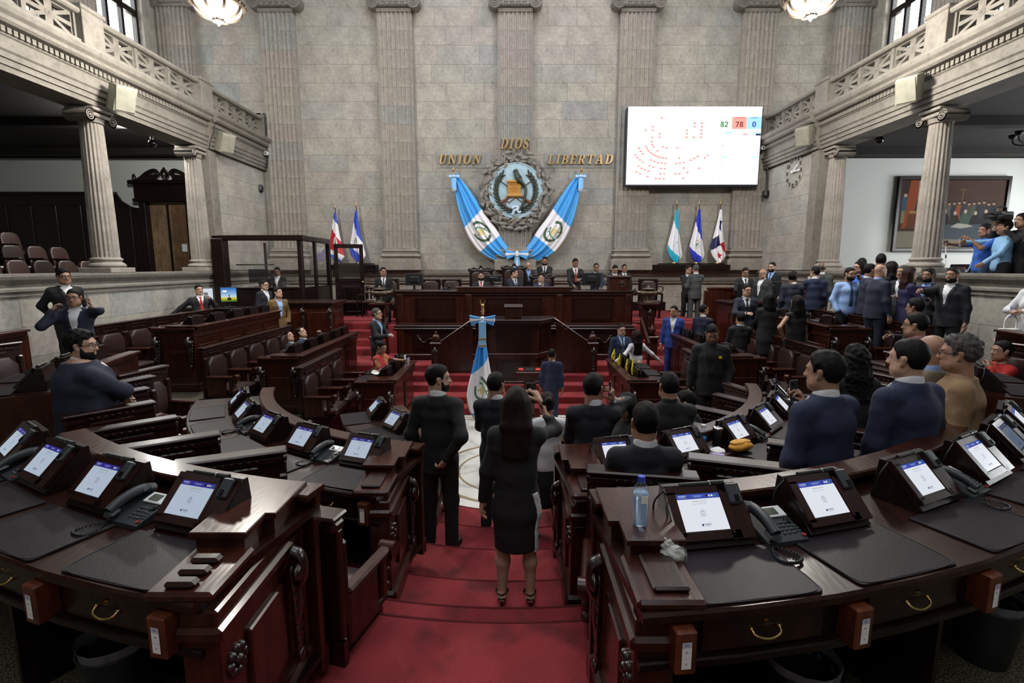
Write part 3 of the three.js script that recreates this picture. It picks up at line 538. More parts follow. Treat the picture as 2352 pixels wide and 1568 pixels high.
// straight desks along the side walls
function straightDesk(s, xIn, xOut, zNear, zFar, yF, yT, label) {
  const t = thing('straight_desk', label, 'desk'), w = xOut - xIn, L = zNear - zFar, zc = (zNear + zFar) / 2, xc = s * (xIn + xOut) / 2;
  mesh('worktop', [cb(w, .035, L, xc, yT - .018, zc, .01)], M.wood, t);
  mesh('back_rail', [cb(.15, .03, L, s * (xIn + .03), yT + .07, zc, .008), bx(.04, .06, L, s * (xIn + .02), yT + .03, zc)], M.woodRed, t);
  mesh('front_panel', [bx(.05, yT - yF, L - .06, s * (xIn + .06), (yT + yF) / 2, zc), cb(.09, .14, L, s * (xIn + .05), yF + .07, zc, .015), cb(.09, .08, L, s * (xIn + .05), yT - .07, zc, .015)], M.woodRed, t);
  const n = Math.round(L / .75);
  for (let i = 0; i < n; i++) {
    const z = zNear - L / n * (i + .5); mesh('raised_panel', [cb(.025, (yT - yF) * .52, L / n * .66, s * (xIn + .03), (yT + yF) / 2, z, .01)], M.woodRed, t);
    mesh('stile', cb(.03, yT - yF - .22, .07, s * (xIn + .03), (yT + yF) / 2, z + L / n * .5 - .04, .008), M.woodRed, t);
    const d = mesh('drawer', bx(.03, .12, .46, s * (xOut - .05), yT - .12, z), M.wood, t); const h = mesh('handle', handleGeo, M.brass, d); h.position.set(s * (xOut - .035), yT - .125, z); h.rotation.y = s * PI / 2;
  }
  const e = sub('end_pedestal', t);
  for (const z of [zNear - .04, zFar + .04]) mesh('end_panel', [bx(w - .08, yT - yF - .03, .06, xc, (yT + yF) / 2, z), cb(w - .02, .14, .1, xc, yF + .07, z, .015), cb(w - .3, .4, .08, xc, (yT + yF) / 2 - .03, z, .01)], M.woodRed, e);
  for (const k of [.12, .88]) { const b = mesh('carved_bracket', bracketGeo, M.carve, e); b.position.set(s * (xIn + w * k), yT - .08, zNear - .02); b.rotation.y = -PI / 2; }
  mesh('end_lid', [cb(w, .05, .1, xc, yT + .03, zNear - .04, .012), cb(w * .6, .03, .26, xc - s * w * .12, yT + .07, zNear - .13, .008)], M.woodRed, e);
  return t;
}
const SD = [[1.85, 2.5, LV.C, 1.05], [3.42, 4.1, LV.B, 1.40], [5.15, 5.85, LV.A, 1.86]];
straightDesk(-1, 1.85, 2.5, -7.85, -9.55, LV.C, 1.05, 'straight mahogany desk where the woman in red stands with a tumbler');
straightDesk(-1, 3.42, 4.1, -8.05, -11.2, LV.B, 1.40, 'straight mahogany desk in front of the two seated suited men');
straightDesk(-1, 5.15, 5.85, -8.2, -11.3, LV.A, 1.86, 'straight mahogany desk in front of the man with the red tie');
straightDesk(1, 1.85, 2.5, -7.85, -9.75, LV.C, 1.05, 'straight mahogany desk carrying the small yellow flags');
straightDesk(1, 3.42, 4.1, -8.05, -11.2, LV.B, 1.40, 'straight mahogany desk in front of the man in all black');
straightDesk(1, 5.15, 5.85, -8.2, -11.3, LV.A, 1.86, 'straight mahogany desk behind the woman with her hand on her hip');

// ---- leather bench seats: one thing per seat
const padShape = (w, h, c) => shapeOf([[-w + c, -h], [w - c, -h], [w, -h + c], [w, h - c * 1.4], [w - c * 1.3, h], [-w + c * 1.3, h], [-w, h - c * 1.4], [-w, -h + c]]);
const seatG = {};
function seatGeos(W) {
  if (seatG[W]) return seatG[W];
  const h = W / 2;
  const back = merge([cb(W, .62, .05, 0, .74, -.27, .01), cb(W + .01, .07, .1, 0, 1.07, -.275, .02), cb(W + .02, .03, .13, 0, 1.12, -.275, .01), cb(W * .5, .05, .07, 0, 1.015, -.26, .012), cb(.06, .5, .05, -h + .03, .72, -.235, .015), cb(.06, .5, .05, h - .03, .72, -.235, .015), bx(W, .42, .04, 0, .21, -.27), ...carveBar(7, .05).map(g => g.translate(0, 1.075, -.22))]);
  const pad = merge([creased(ext(padShape(h - .075, .235, .07), .07, .025), .9).translate(0, .73, -.225)]);
  const seat = merge([cb(W - .1, .13, .5, 0, .42, .02, .035)]);
  const base = merge([cb(W - .08, .3, .42, 0, .2, -.02, .01), cb(W - .06, .05, .46, 0, .34, 0, .01)]);
  const arm = merge([cb(.075, .045, .46, 0, .665, .0, .014), cb(.05, .26, .06, 0, .52, .15, .012), cb(.05, .3, .3, 0, .5, -.08, .012), cyl(.05, .05, .1, 0, 0, 0, 12).rotateZ(PI / 2).translate(0, .655, .235), sph(.035, 0, .6, .22, 8, 1, 1.2, 1), sph(.03, 0, .53, .2, 8), sph(.035, 0, .44, .18, 8)]);
  for (const g of [back, pad, seat, base, arm]) g.userData.ready = true;
  return seatG[W] = { back, pad, seat, base, arm };
}
let seatProto = {};
function seat(W, pos, ry, label, group) {
  if (seatProto[W]) return copyOf(seatProto[W], pos, ry, label, group);
  const t = thing('bench_seat', label, 'seat', pos, ry, group), g = seatGeos(W), h = W / 2;
  mesh('backrest', g.back, M.wood, t); mesh('back_cushion', g.pad, M.leather, t); mesh('seat_cushion', g.seat, M.leather, t); mesh('seat_base', g.base, M.woodDark, t);
  for (const s of [-1, 1]) { const a = mesh('armrest', g.arm, M.woodRed, t); a.position.x = s * (h - .02); }
  return seatProto[W] = t;
}
const arcSeats = (s, r, y, a0, pitch, n, W, label) => { for (let i = 0; i < n; i++) { const a = s * (a0 + i * pitch) * D2R; seat(W, pol(r, a, y), a + PI, label, label + ' row'); } };
arcSeats(-1, 4.36, LV.B, 15, 8.9, 8, .66, 'brown leather bench seat behind the desk with five lit tablets');
arcSeats(1, 4.34, LV.B, 10, 8.9, 9, .66, 'brown leather bench seat behind the desk with the yellow bag');
arcSeats(1, 2.78, LV.C, 18, 13.6, 5, .64, 'brown leather bench seat at the inner desk near the seated young man');
arcSeats(-1, 6.02, LV.A, 60, 6.4, 4, .66, 'brown leather bench seat beside the big man with folded arms');
arcSeats(1, 5.98, LV.A, 60, 6.4, 4, .66, 'brown leather bench seat beside the people in tan jackets');
arcSeats(-1, 7.5, LV.Z, 66, 5.0, 5, .64, 'brown leather bench seat against the parapet near the man on the phone');
arcSeats(1, 7.55, LV.Z, 66, 5.0, 5, .64, 'brown leather bench seat against the parapet near the white handbag');
const rowSeats = (s, x, z0, y, n, W, label) => { for (let i = 0; i < n; i++) seat(W, [s * x, y, z0 - i * W], s < 0 ? PI / 2 : -PI / 2, label, label + ' row'); };
rowSeats(-1, 2.95, -7.85, LV.C, 3, .62, 'brown leather bench seat behind the woman in red');
rowSeats(-1, 4.55, -8.1, LV.B, 5, .64, 'brown leather bench seat in the row of the two seated men');
rowSeats(-1, 6.32, -8.25, LV.A, 5, .64, 'brown leather bench seat in the row of the man with the red tie');
rowSeats(1, 2.95, -7.85, LV.C, 3, .62, 'brown leather bench seat behind the woman in the white blouse');
rowSeats(1, 4.55, -8.1, LV.B, 5, .64, 'brown leather bench seat in the row next to the man in all black');
rowSeats(1, 6.32, -8.25, LV.A, 5, .64, 'brown leather bench seat in the row before the crowd at the wall');
// one swivel armchair with a carved round back stands out at the inner desk
function roundChair(pos, ry, label) {
  const t = thing('round_back_chair', label, 'chair', pos, ry);
  const arcB = (r0, r1, y0, y1, a) => { const pr = [[r0, y0], [r1, y0], [r1, y1], [r0, y1]], v = arcProfile(pr, PI - a, PI + a, 16); return v.translate(-CX, 0, -CZ); };
  mesh('backrest', [arcB(.3, .35, .5, .86, 1.25)], M.wood, t); mesh('top_rail', [arcB(.285, .365, .86, .91, 1.35), arcB(.29, .36, .92, .98, .8)], M.woodRed, t);
  mesh('carved_grip', [cb(.2, .1, .05, 0, .78, -.36, .015), ...carveBar(4, .045).map(g => g.translate(0, .84, -.37))], M.carve, t);
  mesh('back_cushion', [arcB(.26, .3, .5, .84, 1.0)], M.leather, t); mesh('seat_cushion', [cyl(.29, .28, .11, 0, .45, 0, 24)], M.leather, t);
  for (const s of [-1, 1]) mesh('armrest', [cb(.07, .05, .34, s * .29, .7, .06, .015), cb(.05, .25, .05, s * .29, .57, .18, .01), sph(.045, s * .29, .7, .23, 8)], M.woodRed, t);
  mesh('pedestal', [cyl(.05, .04, .34, 0, .22, 0, 12), ...[0, 1, 2, 3].map(k => cb(.3, .05, .06, .15 * Math.cos(k * PI / 2 + .7), .05, .15 * Math.sin(k * PI / 2 + .7), .01, -(k * PI / 2 + .7)))], M.woodDark, t);
}
roundChair(pol(2.78, -1.12, LV.C), -1.12 + PI + .3, 'round backed wooden swivel chair pushed from the small inner desk');
roundChair(pol(2.72, 1.05, LV.C), 1.05 + PI, 'round backed wooden swivel chair beside the seated young man');

// ================================================================ DAIS
const dk = thing('dais_desk', 'long upper mahogany dais desk with raised middle top', 'desk', [XO, 0, 0]);
mesh('body', [bx(6.0, .98, .08, 0, 1.75, -12.98), bx(.08, .85, 1.0, -2.98, 1.83, -13.45), bx(.08, .85, 1.0, 2.98, 1.83, -13.45)], M.woodRed, dk);
mesh('worktop', [cb(6.16, .06, .8, 0, 2.27, -13.3, .015), cb(6.24, .05, .1, 0, 2.2, -12.96, .015)], M.wood, dk);
mesh('raised_top', [cb(2.85, .07, .3, 0, 2.33, -13.05, .012), cb(2.95, .03, .36, 0, 2.38, -13.07, .01)], M.woodRed, dk);
for (const [x, w] of [[-2.0, .95], [0, 1.35], [2.0, .95]]) mesh('raised_panel', [cb(w, .52, .02, x, 1.82, -12.935, .008), bx(w + .08, .02, .03, x, 2.1, -12.93), bx(w + .08, .02, .03, x, 1.54, -12.93), bx(.02, .58, .03, x - w / 2 - .03, 1.82, -12.93), bx(.02, .58, .03, x + w / 2 + .03, 1.82, -12.93)], M.wood, dk);
for (const x of [-2.9, -1.15, 1.15, 2.9]) mesh('stile', [cb(.16, .85, .05, x, 1.78, -12.92, .012)], M.woodRed, dk);
const cd = thing('clerk_desk', 'lower mahogany dais desk with carved swag panels', 'desk', [XO, 0, 0]);
mesh('body', [bx(5.4, .76, .08, 0, 1.13, -11.74), bx(.08, .76, 1.1, -2.68, 1.13, -12.25), bx(.08, .76, 1.1, 2.68, 1.13, -12.25)], M.woodRed, cd);
mesh('worktop', [cb(5.56, .05, .7, 0, 1.53, -12.02, .014), cb(5.6, .06, .1, 0, 1.47, -11.7, .018), cb(5.56, .14, .1, 0, .82, -11.7, .02)], M.wood, cd);
for (const x of [-1.85, 1.85]) {
  const p = mesh('swag_panel', [cb(.95, .36, .02, x, 1.2, -11.69, .008), bx(1.03, .02, .03, x, 1.4, -11.69), bx(1.03, .02, .03, x, 1.0, -11.69), bx(.02, .42, .03, x - .51, 1.2, -11.69), bx(.02, .42, .03, x + .51, 1.2, -11.69)], M.wood, cd);
  mesh('carved_swag', [tube([[x - .38, 1.3, -11.67], [x - .25, 1.16, -11.66], [x - .08, 1.26, -11.66], [x, 1.14, -11.65], [x + .08, 1.26, -11.66], [x + .25, 1.16, -11.66], [x + .38, 1.3, -11.67]], .016, 40, 6), sph(.055, x, 1.21, -11.67, 10, 1, 1, .4), ...[-1, 1].map(s => sph(.03, x + s * .38, 1.3, -11.67, 8, 1, 1, .5))], M.carve, p);
}
for (const x of [-2.62, -1.2, 1.2, 2.62]) mesh('stile', [cb(.14, .62, .05, x, 1.15, -11.68, .012)], M.woodRed, cd);
// rostrum with its two side flights
const ro = thing('rostrum', 'central mahogany rostrum with panelled bay front', 'rostrum', [XO - .02, 0, 0]);
const bay = (w, wf, d, y0, y1) => { const g = new THREE.ExtrudeGeometry(shapeOf([[-w, 0], [-w, d * .35], [-wf, d], [wf, d], [w, d * .35], [w, 0]]), { depth: y1 - y0, bevelEnabled: true, bevelSize: .008, bevelThickness: .008, bevelSegments: 1 }); return g.rotateX(-PI / 2).translate(0, y0, 0).scale(1, 1, -1); };
const bayZ = (g) => { g = g.toNonIndexed ? (g.index ? g.toNonIndexed() : g) : g; const p = g.attributes.position; for (let i = 0; i < p.count; i += 3) { for (let k = 0; k < 3; k++) { const t = p.getComponent(i + 1, k); p.setComponent(i + 1, k, p.getComponent(i + 2, k)); p.setComponent(i + 2, k, t); } } g.computeVertexNormals(); return g.translate(0, 0, -11.35); };
mesh('body', [bayZ(bay(.82, .48, .75, .3, 1.72))], M.woodRed, ro);
mesh('plinth', [bayZ(bay(.9, .54, .83, .3, .5)), bayZ(bay(.86, .51, .79, .98, 1.08))], M.woodRed, ro);
mesh('top', [bayZ(bay(.92, .56, .86, 1.72, 1.8)), bayZ(bay(.87, .52, .8, 1.66, 1.72))], M.wood, ro);
mesh('raised_panel', [cb(.72, .45, .02, 0, 1.37, -10.59, .008), cb(.72, .36, .02, 0, .74, -10.59, .008)], M.wood, ro);
for (const s of [-1, 1]) mesh('raised_panel', [cb(.34, .42, .02, 0, 1.37, 0, .008, s * .97).translate(s * .66, 0, -10.83), cb(.34, .34, .02, 0, .74, 0, .008, s * .97).translate(s * .66, 0, -10.83)], M.wood, ro);
const bxLect = thing('table_lectern', 'small reddish wooden table lectern on the rostrum', 'lectern', [XO, 1.81, -10.95]);
mesh('body', [cb(.36, .24, .3, -.02, .12, 0, .01)], M.woodRed, bxLect); mesh('slope', [cb(.4, .025, .34, -.02, .255, 0, .006, 0, .1)], M.woodRed, bxLect);
for (const s of [-1, 1]) {
  const st = thing('rostrum_stair', s < 0 ? 'closed stair rail of the rostrum on the booth side' : 'closed stair rail of the rostrum on the clock side', 'stair', [XO, 0, 0]);
  mesh('side_panel', [ext([[s * .9, .3], [s * 1.62, .3], [s * 1.62, 1.22], [s * .9, 1.72]], .07).translate(0, 0, -10.95)], M.woodRed, st);
  mesh('handrail', [cb(.92, .05, .13, s * 1.24, 1.53, -10.95, .015, 0, 0, -s * .605)], M.wood, st);
  mesh('newel_post', [cb(.2, .95, .2, s * 1.7, .77, -10.95, .02), cb(.3, .2, .3, s * 1.7, .4, -10.95, .02), cb(.26, .07, .26, s * 1.7, 1.25, -10.95, .02), sph(.09, s * 1.7, 1.36, -10.95, 12, 1, 1.15, 1), sph(.035, s * 1.7, 1.48, -10.95, 8)], M.woodRed, st);
  const b = mesh('carved_bracket', bracketGeo, M.carve, st); b.position.set(s * 1.7, 1.2, -10.83); b.rotation.y = -PI / 2;
}
// bronze genie lamps on pedestals at both ends of the dais
for (const s of [-1, 1]) {
  const p = thing('lamp_pedestal', s < 0 ? 'carved mahogany pedestal under the bronze lamp near the small armchairs' : 'carved mahogany pedestal under the bronze lamp near the man in grey', 'pedestal', [XO + s * 3.35, 0, -12.75]);
  mesh('shaft', [cb(.3, 1.15, .3, 0, 1.325, 0, .02), cb(.4, .16, .4, 0, .83, 0, .02), cb(.4, .08, .4, 0, 1.93, 0, .02), cb(.46, .04, .46, 0, 1.98, 0, .01)], M.woodRed, p);
  const b = mesh('carved_bracket', bracketGeo, M.carve, p); b.position.set(0, 1.88, .15); b.rotation.y = -PI / 2;
  const t = thing('oil_lamp', s < 0 ? 'bronze antique oil lamp with loop handle near the small armchairs' : 'bronze antique oil lamp with loop handle near the man in grey', 'ornament', [XO + s * 3.35, 2.0, -12.75], s < 0 ? 0 : PI);
  const scale = g => g.scale(1, 1, 1);
  mesh('foot', lathe([[0, 0], [.14, 0], [.14, .03], [.05, .06], [.045, .12], [.1, .16], [0, .16]], 20), M.bronze, t);
  mesh('bowl', [sph(.2, 0, .25, 0, 18, 1.1, .5, .8), lathe([[.0, .34], [.17, .33], [.16, .36], [.05, .38], [.03, .42], [0, .44]], 18)], M.bronze, t);
  mesh('spout', [tube([[.15, .25, 0], [.3, .27, 0], [.36, .33, 0]], .05, 14, 8)], M.bronze, t);
  mesh('loop_handle', [tube([[-.17, .28, 0], [-.32, .27, 0], [-.36, .38, 0], [-.26, .43, 0], [-.24, .36, 0]], .022, 24, 7)], M.bronze, t);
}
// newel posts and handrails where the side stairs start
for (const s of [-1, 1]) {
  const t = thing('newel_post', s < 0 ? 'turned mahogany newel post behind the grey haired man' : 'turned mahogany newel post beside the man in bright blue', 'post', [XO + s * 3.2, .75, -11.75]);
  mesh('post', [cb(.24, .5, .24, 0, .25, 0, .02), cb(.3, .08, .3, 0, .52, 0, .02), lathe([[0, .56], [.1, .56], [.06, .62], [.1, .68], [.05, .74], [.02, .8], [0, .82]], 16)], M.woodRed, t);
  const r = thing('stair_rail', s < 0 ? 'short sloping handrail beside the grey haired man' : 'short sloping handrail beside the white blouse woman', 'handrail', [XO + s * 2.95, .75, -11.7]);
  mesh('rail', [cb(.06, .06, .95, 0, .72, .3, .015, 0, .55)], M.wood, r); mesh('baluster', [cb(.06, .4, .06, 0, .2, .65, .01), cb(.06, .9, .06, 0, .45, 0, .01)], M.woodRed, r);
}
// presidential chairs: tall carved leather ones and plain ones
function tallChair(x, z, h, label, carved, ry = 0, group) {
  const t = thing(carved ? 'carved_high_chair' : 'leather_armchair', label, 'chair', [x, 1.45, z], ry, group), w = carved ? .68 : .56;
  mesh('backrest', [cb(w, h - .38, .09, 0, .38 + (h - .38) / 2, -.28, .02)], M.woodDark, t);
  mesh('back_cushion', [creased(ext(padShape(w / 2 - .06, (h - .5) / 2, .06), .08, .03), .9).translate(0, .42 + (h - .45) / 2, -.24)], M.leather, t);
  mesh('seat_cushion', [cb(w - .04, .12, .54, 0, .44, 0, .04)], M.leather, t);
  mesh('base', [cb(w - .06, .12, .5, 0, .33, 0, .01), ...[[-1, -1], [1, -1], [-1, 1], [1, 1]].map(([a, b]) => cb(.06, .28, .06, a * (w / 2 - .06), .14, b * .2, .01))], M.woodDark, t);
  for (const s of [-1, 1]) mesh('armrest', [cb(.07, .05, .5, s * w / 2, .68, .0, .02), cb(.05, .3, .05, s * w / 2, .53, .2, .01)], M.woodDark, t);
  if (carved) mesh('crest', [tube([[-w / 2, h - .02, -.28], [-w * .32, h + .05, -.28], [-w * .12, h + .02, -.28], [0, h + .12, -.28], [w * .12, h + .02, -.28], [w * .32, h + .05, -.28], [w / 2, h - .02, -.28]], .028, 36, 6), ...[-1, 1].map(s => sph(.055, s * w / 2, h, -.28, 10)), sph(.05, 0, h + .1, -.28, 8), sph(.035, -w * .3, h + .04, -.28, 7), sph(.035, w * .3, h + .04, -.28, 7)], M.carve, t);
  return t;
}
tallChair(-.9, -14.75, 1.36, 'tall carved chair behind the bearded man with a red tie', true);
tallChair(.06, -14.75, 1.42, 'tallest carved chair with a glossy dark crest at the dais middle', true);
tallChair(.88, -14.65, 1.16, 'carved chair behind the man resting his chin', true);
for (const [x, l] of [[-3.55, 'brown leather armchair beside the standing attendant in black'], [-2.35, 'brown leather armchair to one side of the desk telephone'], [-1.75, 'brown leather armchair between telephone and bearded man'], [3.95, 'brown leather armchair beside the bronze lamp with books on it']]) tallChair(x, -14.6, 1.1, l, false);
for (const x of [-4.75, -4.1]) {                         // two slatted armchairs on the side landing
  const t = thing('slat_back_armchair', 'small wooden armchair with slatted back and leather seat on the landing', 'chair', [x, 1.45, -15.0], 0, 'slatted armchairs on the landing');
  for (const [a, b] of [[-1, -1], [1, -1], [-1, 1], [1, 1]]) mesh('leg', bar([a * .25, 0, b * .22], [a * .25, b < 0 ? .82 : .62, b * .22], .02, .022, 6), M.woodDark, t);
  mesh('seat', [cb(.54, .07, .48, 0, .43, 0, .02)], M.leather, t);
  for (let k = -2; k <= 2; k++) mesh('slat', bx(.055, .3, .02, k * .1, .64, -.22), M.woodDark, t);
  mesh('top_rail', [cb(.54, .06, .04, 0, .81, -.22, .012)], M.woodDark, t);
  for (const a of [-1, 1]) mesh('armrest', cb(.05, .035, .48, a * .26, .63, 0, .01), M.woodDark, t);
}
const bxk = thing('floor_box', 'low dark box on the red landing by the booth', 'box', [-5.5, 1.45, -14.1]); mesh('case', [cb(.5, .14, .4, 0, .07, 0, .01), bx(.44, .012, .34, 0, .146, 0)], M.woodDark, bxk);
bxk.position.set(-5.55, .75, -13.2);
// dark wood shelves under the flags
for (const [x0, x1, s] of [[-5.85, -4.35, -1], [4.55, 7.0, 1]]) {
  const t = thing('flag_shelf', s < 0 ? 'dark wooden shelf under the two flags near the booth' : 'dark wooden shelf under the three flags below the screen', 'shelf', [(x0 + x1) / 2, 2.8, ZB]);
  mesh('board', [cb(x1 - x0, .16, .32, 0, .08, .35, .012)], M.woodDark, t); mesh('top_board', [cb((x1 - x0) * .86, .04, .24, 0, .185, .36, .008)], M.woodDark, t);
}

// ================================================================ BOOTH, SIDE DESKS
const bo = thing('interpreter_booth', 'dark wooden booth with glass windows and open door', 'booth', [0, 0, 0]);
{
  const y0 = .75, yT = 3.62, x0 = -8.0 + .35, x1 = -5.55, zf = -13.55, zb = -15.6;
  const post = (x, z, w = .12) => cb(w, yT - y0, w, x, (yT + y0) / 2, z, .012);
  mesh('post', [post(x0, zf, .3)], M.woodDark, bo); mesh('post', [post(x1, zf)], M.woodDark, bo); mesh('post', [post(x1 + .02, -14.5, .09)], M.woodDark, bo); mesh('post', [post(x1, zb)], M.woodDark, bo);
  mesh('top_rail', [cb(x1 - x0 + .3, .14, .2, (x0 + x1) / 2, yT + .02, zf, .015), cb(.18, .14, zf - zb, x1, yT + .02, (zf + zb) / 2, .015)], M.woodDark, bo);
  mesh('lower_wall', [bx(x1 - x0, 2.1, .08, (x0 + x1) / 2, 1.3, zf), bx(.08, 1.6, zf - zb, x1, 1.55, (zf + zb) / 2), cb(x1 - x0, .05, .14, (x0 + x1) / 2, 2.34, zf, .01)], M.woodDark, bo);
  const gl = mesh('front_glass', bx(x1 - x0 - .3, 1.1, .008, (x0 + x1) / 2 + .05, 2.92, zf), M.glass, bo); mesh('side_glass', bx(.008, 1.1, zf - zb - .1, x1, 2.92, (zf + zb) / 2), M.glass, bo);
  mesh('inner_shelf', [cb(.9, .03, .35, x0 + .5, 2.95, zf - .8, .005), bx(.05, 1.2, .05, x0 + .75, 2.95, zf - .9)], M.woodDark, bo);
  const dr = sub('door', bo, [x1 + .35, 0, zb + .35], .35);
  mesh('door_frame', [cb(.11, 2.1, .06, 0, 2.48, 0, .01), cb(.11, 2.1, .06, .72, 2.48, 0, .01), cb(.83, .12, .06, .36, 3.5, 0, .01), cb(.83, .12, .06, .36, 2.5, 0, .01), cb(.83, .14, .06, .36, 1.5, 0, .01), bx(.66, .95, .03, .36, 2.0, 0), cb(.5, .7, .05, .36, 1.98, 0, .012)], M.woodDark, dr);
  mesh('door_glass', bx(.64, .9, .008, .36, 2.98, 0), M.glass, dr); mesh('door_knob', sph(.035, .73, 2.44, .06, 10), M.brass, dr);
}
function sideDesk(s, label) {                             // tall enclosed desk with carved corner columns
  const t = thing('enclosed_desk', label, 'desk', [s < 0 ? -5.05 : 6.0, .75, -12.75]);
  mesh('body', [cb(1.35, 1.25, .9, 0, .62, 0, .012)], M.woodRed, t); mesh('top', [cb(1.5, .06, 1.02, 0, 1.28, 0, .015), cb(1.42, .05, .96, 0, 1.23, 0, .02)], M.wood, t);
  mesh('plinth', [cb(1.42, .14, .96, 0, .07, 0, .02)], M.woodRed, t);
  for (const x of [-.34, .34]) mesh('raised_panel', [cb(.5, .8, .03, x, .66, .45, .012)], M.woodRed, t);
  mesh('raised_panel', [cb(.03, .8, .6, -s * .68, .66, 0, .012)], M.woodRed, t);
  for (const x of [-.66, 0, .66]) { const b = mesh('carved_bracket', bracketGeo, M.carve, t); b.position.set(x, 1.18, .45); b.rotation.y = -PI / 2; }
  return t;
}
sideDesk(-1, 'enclosed panelled desk beside the man in the brown jacket'); sideDesk(1, 'enclosed panelled desk behind the man in navy with glasses');
const bk = thing('tall_wood_screen', 'tall dark wooden back panel behind the officials with monitors', 'panel', [6.6, .75, -13.75]);
mesh('panel', [cb(2.6, 1.55, .08, 0, .78, 0, .012), cb(2.7, .08, .14, 0, 1.56, 0, .02), cb(.5, 1.5, .1, -1.2, .76, .06, .01)], M.woodRed, bk); for (const x of [-.8, 0, .8]) mesh('raised_panel', [cb(.6, 1.0, .03, x, .75, .05, .01)], M.wood, bk);
// ================================================================ BACK WALL DECORATION
const fontS = await new FontLoader().loadAsync('fonts/droid/droid_serif_regular.typeface.json'), fontB = await new FontLoader().loadAsync('fonts/droid/droid_serif_bold.typeface.json');
const gilt = std(lin(.40, .28, .13), .42, { metalness: .55 });
function letters(word, label, x0, x1, y, h, z) {
  const t = thing('wall_lettering', label, 'lettering', [x0, y, z]), gs = [...word].map(c => { const g = new TextGeometry(c, { font: fontB, size: h * 1.08, depth: .05, curveSegments: 4, bevelEnabled: true, bevelSize: .006, bevelThickness: .008, bevelSegments: 1 }); g.computeBoundingBox(); return g; });
  const tot = gs.reduce((q, g) => q + g.boundingBox.max.x - g.boundingBox.min.x, 0), sq = Math.min(1, (x1 - x0) * .84 / tot); gs.forEach(g => { g.scale(sq, 1, 1); g.computeBoundingBox(); });
  const ws = gs.map(g => g.boundingBox.max.x - g.boundingBox.min.x), gap = (x1 - x0 - ws.reduce((a, b) => a + b, 0)) / (word.length - 1); let x = 0;
  gs.forEach((g, i) => { g.translate(x - g.boundingBox.min.x, 0, 0); const p = g.attributes.position; for (let k = 0; k < p.count; k++) p.setX(k, p.getX(k) + p.getY(k) * .22); const m = mesh('letter', [g], gilt, t);
    x += ws[i] + gap; });
}
letters('UNION', 'gilded italic wall lettering reading UNION', -2.36, -1.02, 6.14, .26, ZB + .06);
letters('DIOS', 'gilded italic wall lettering reading DIOS above the emblem', -.38, .5, 6.56, .28, ZB + .27);
letters('LIBERTAD', 'gilded italic wall lettering reading LIBERTAD', 1.12, 3.18, 6.14, .26, ZB + .06);

const leafGeo = (() => { const g = new THREE.SphereGeometry(1, 7, 5).scale(.5, 1, .35); const p = g.attributes.position; for (let i = 0; i < p.count; i++) { const y = p.getY(i); p.setX(i, p.getX(i) * (1 - Math.max(0, y) * .7)); p.setZ(i, p.getZ(i) + y * y * .18); } g.computeVertexNormals(); const q = merge([g]); q.userData.ready = true; return q; })();
const em = thing('wall_emblem', 'round national coat of arms relief inside a carved stone wreath', 'emblem', [.12, 5.28, ZB + .24]);
mesh('wreath_bed', [new THREE.TorusGeometry(.97, .14, 8, 48).scale(1, 1.03, .5)], M.carved, em);
for (let i = 0; i < 150; i++) {
  const a = i / 150 * PI * 2 + rnd() * .1, r = .98 + (rnd() - .5) * .36, m = mesh('stone_leaf', leafGeo, M.carved, em), s = .1 + rnd() * .05;
  m.position.set(r * Math.cos(a), r * 1.04 * Math.sin(a), .06 + rnd() * .07); m.rotation.set((rnd() - .5) * .9, (rnd() - .5) * .9, a + (rnd() - .5) * 2.2 + (Math.cos(a) > 0 ? 0 : PI)); m.scale.set(s, s * 1.1, s);
}
mesh('disc', [cyl(.84, .84, .08, 0, 0, 0, 48).rotateX(PI / 2).translate(0, 0, .06), new THREE.TorusGeometry(.84, .03, 6, 48).translate(0, 0, .09)], std(lin(.42, .60, .70), .6, { map: cloudTex }), em);
const bronzeGreen = std(lin(.045, .05, .036), .5, { metalness: .3 });
for (const s of [-1, 1]) for (let i = 0; i < 26; i++) {
  const u = i / 25, a = -PI / 2 + s * (.25 + u * 2.25), r = .63, k = i % 2 ? 1 : -1, m = mesh('laurel_leaf', leafGeo, bronzeGreen, em);
  m.position.set(r * Math.cos(a) + k * .045 * Math.cos(a), r * 1.04 * Math.sin(a) + k * .045 * Math.sin(a), .13); m.rotation.set(.2, k * .3, a + (s > 0 ? 0 : PI) + k * s * -.55); m.scale.set(.07, .1, .07);
}
for (const s of [-1, 1]) mesh('laurel_stem', tube([...Array(12)].map((_, i) => { const a = -PI / 2 + s * (.15 + i / 11 * 2.3); return [.63 * Math.cos(a), .655 * Math.sin(a), .12]; }), .018, 30, 5), bronzeGreen, em);
const scrollTex = canvasTex(256, 256, (g, w, h) => { g.fillStyle = '#b27b2a'; g.fillRect(0, 0, w, h); g.fillStyle = '#3c2408'; g.font = 'bold 40px serif'; g.textAlign = 'center'; g.fillText('LIBERTAD', 128, 60); g.font = 'bold 30px serif'; g.fillText('15 DE', 128, 105); g.fillText('SEPTIEMBRE', 128, 148); g.fillText('DE 1821', 128, 192); });
const sc = mesh('parchment', [cb(.42, .4, .04, -.05, .06, .15, .01), cyl(.05, .05, .46, 0, 0, 0, 14).rotateZ(PI / 2).translate(-.05, .27, .16), cyl(.055, .055, .5, 0, 0, 0, 14).rotateZ(PI / 2).translate(-.04, -.16, .16)], std(lin(.42, .22, .05), .6), em);
mesh('parchment_text', [new THREE.PlaneGeometry(.38, .36).translate(-.05, .06, .172)], std(0xffffff, .6, { map: scrollTex }), sc, true);
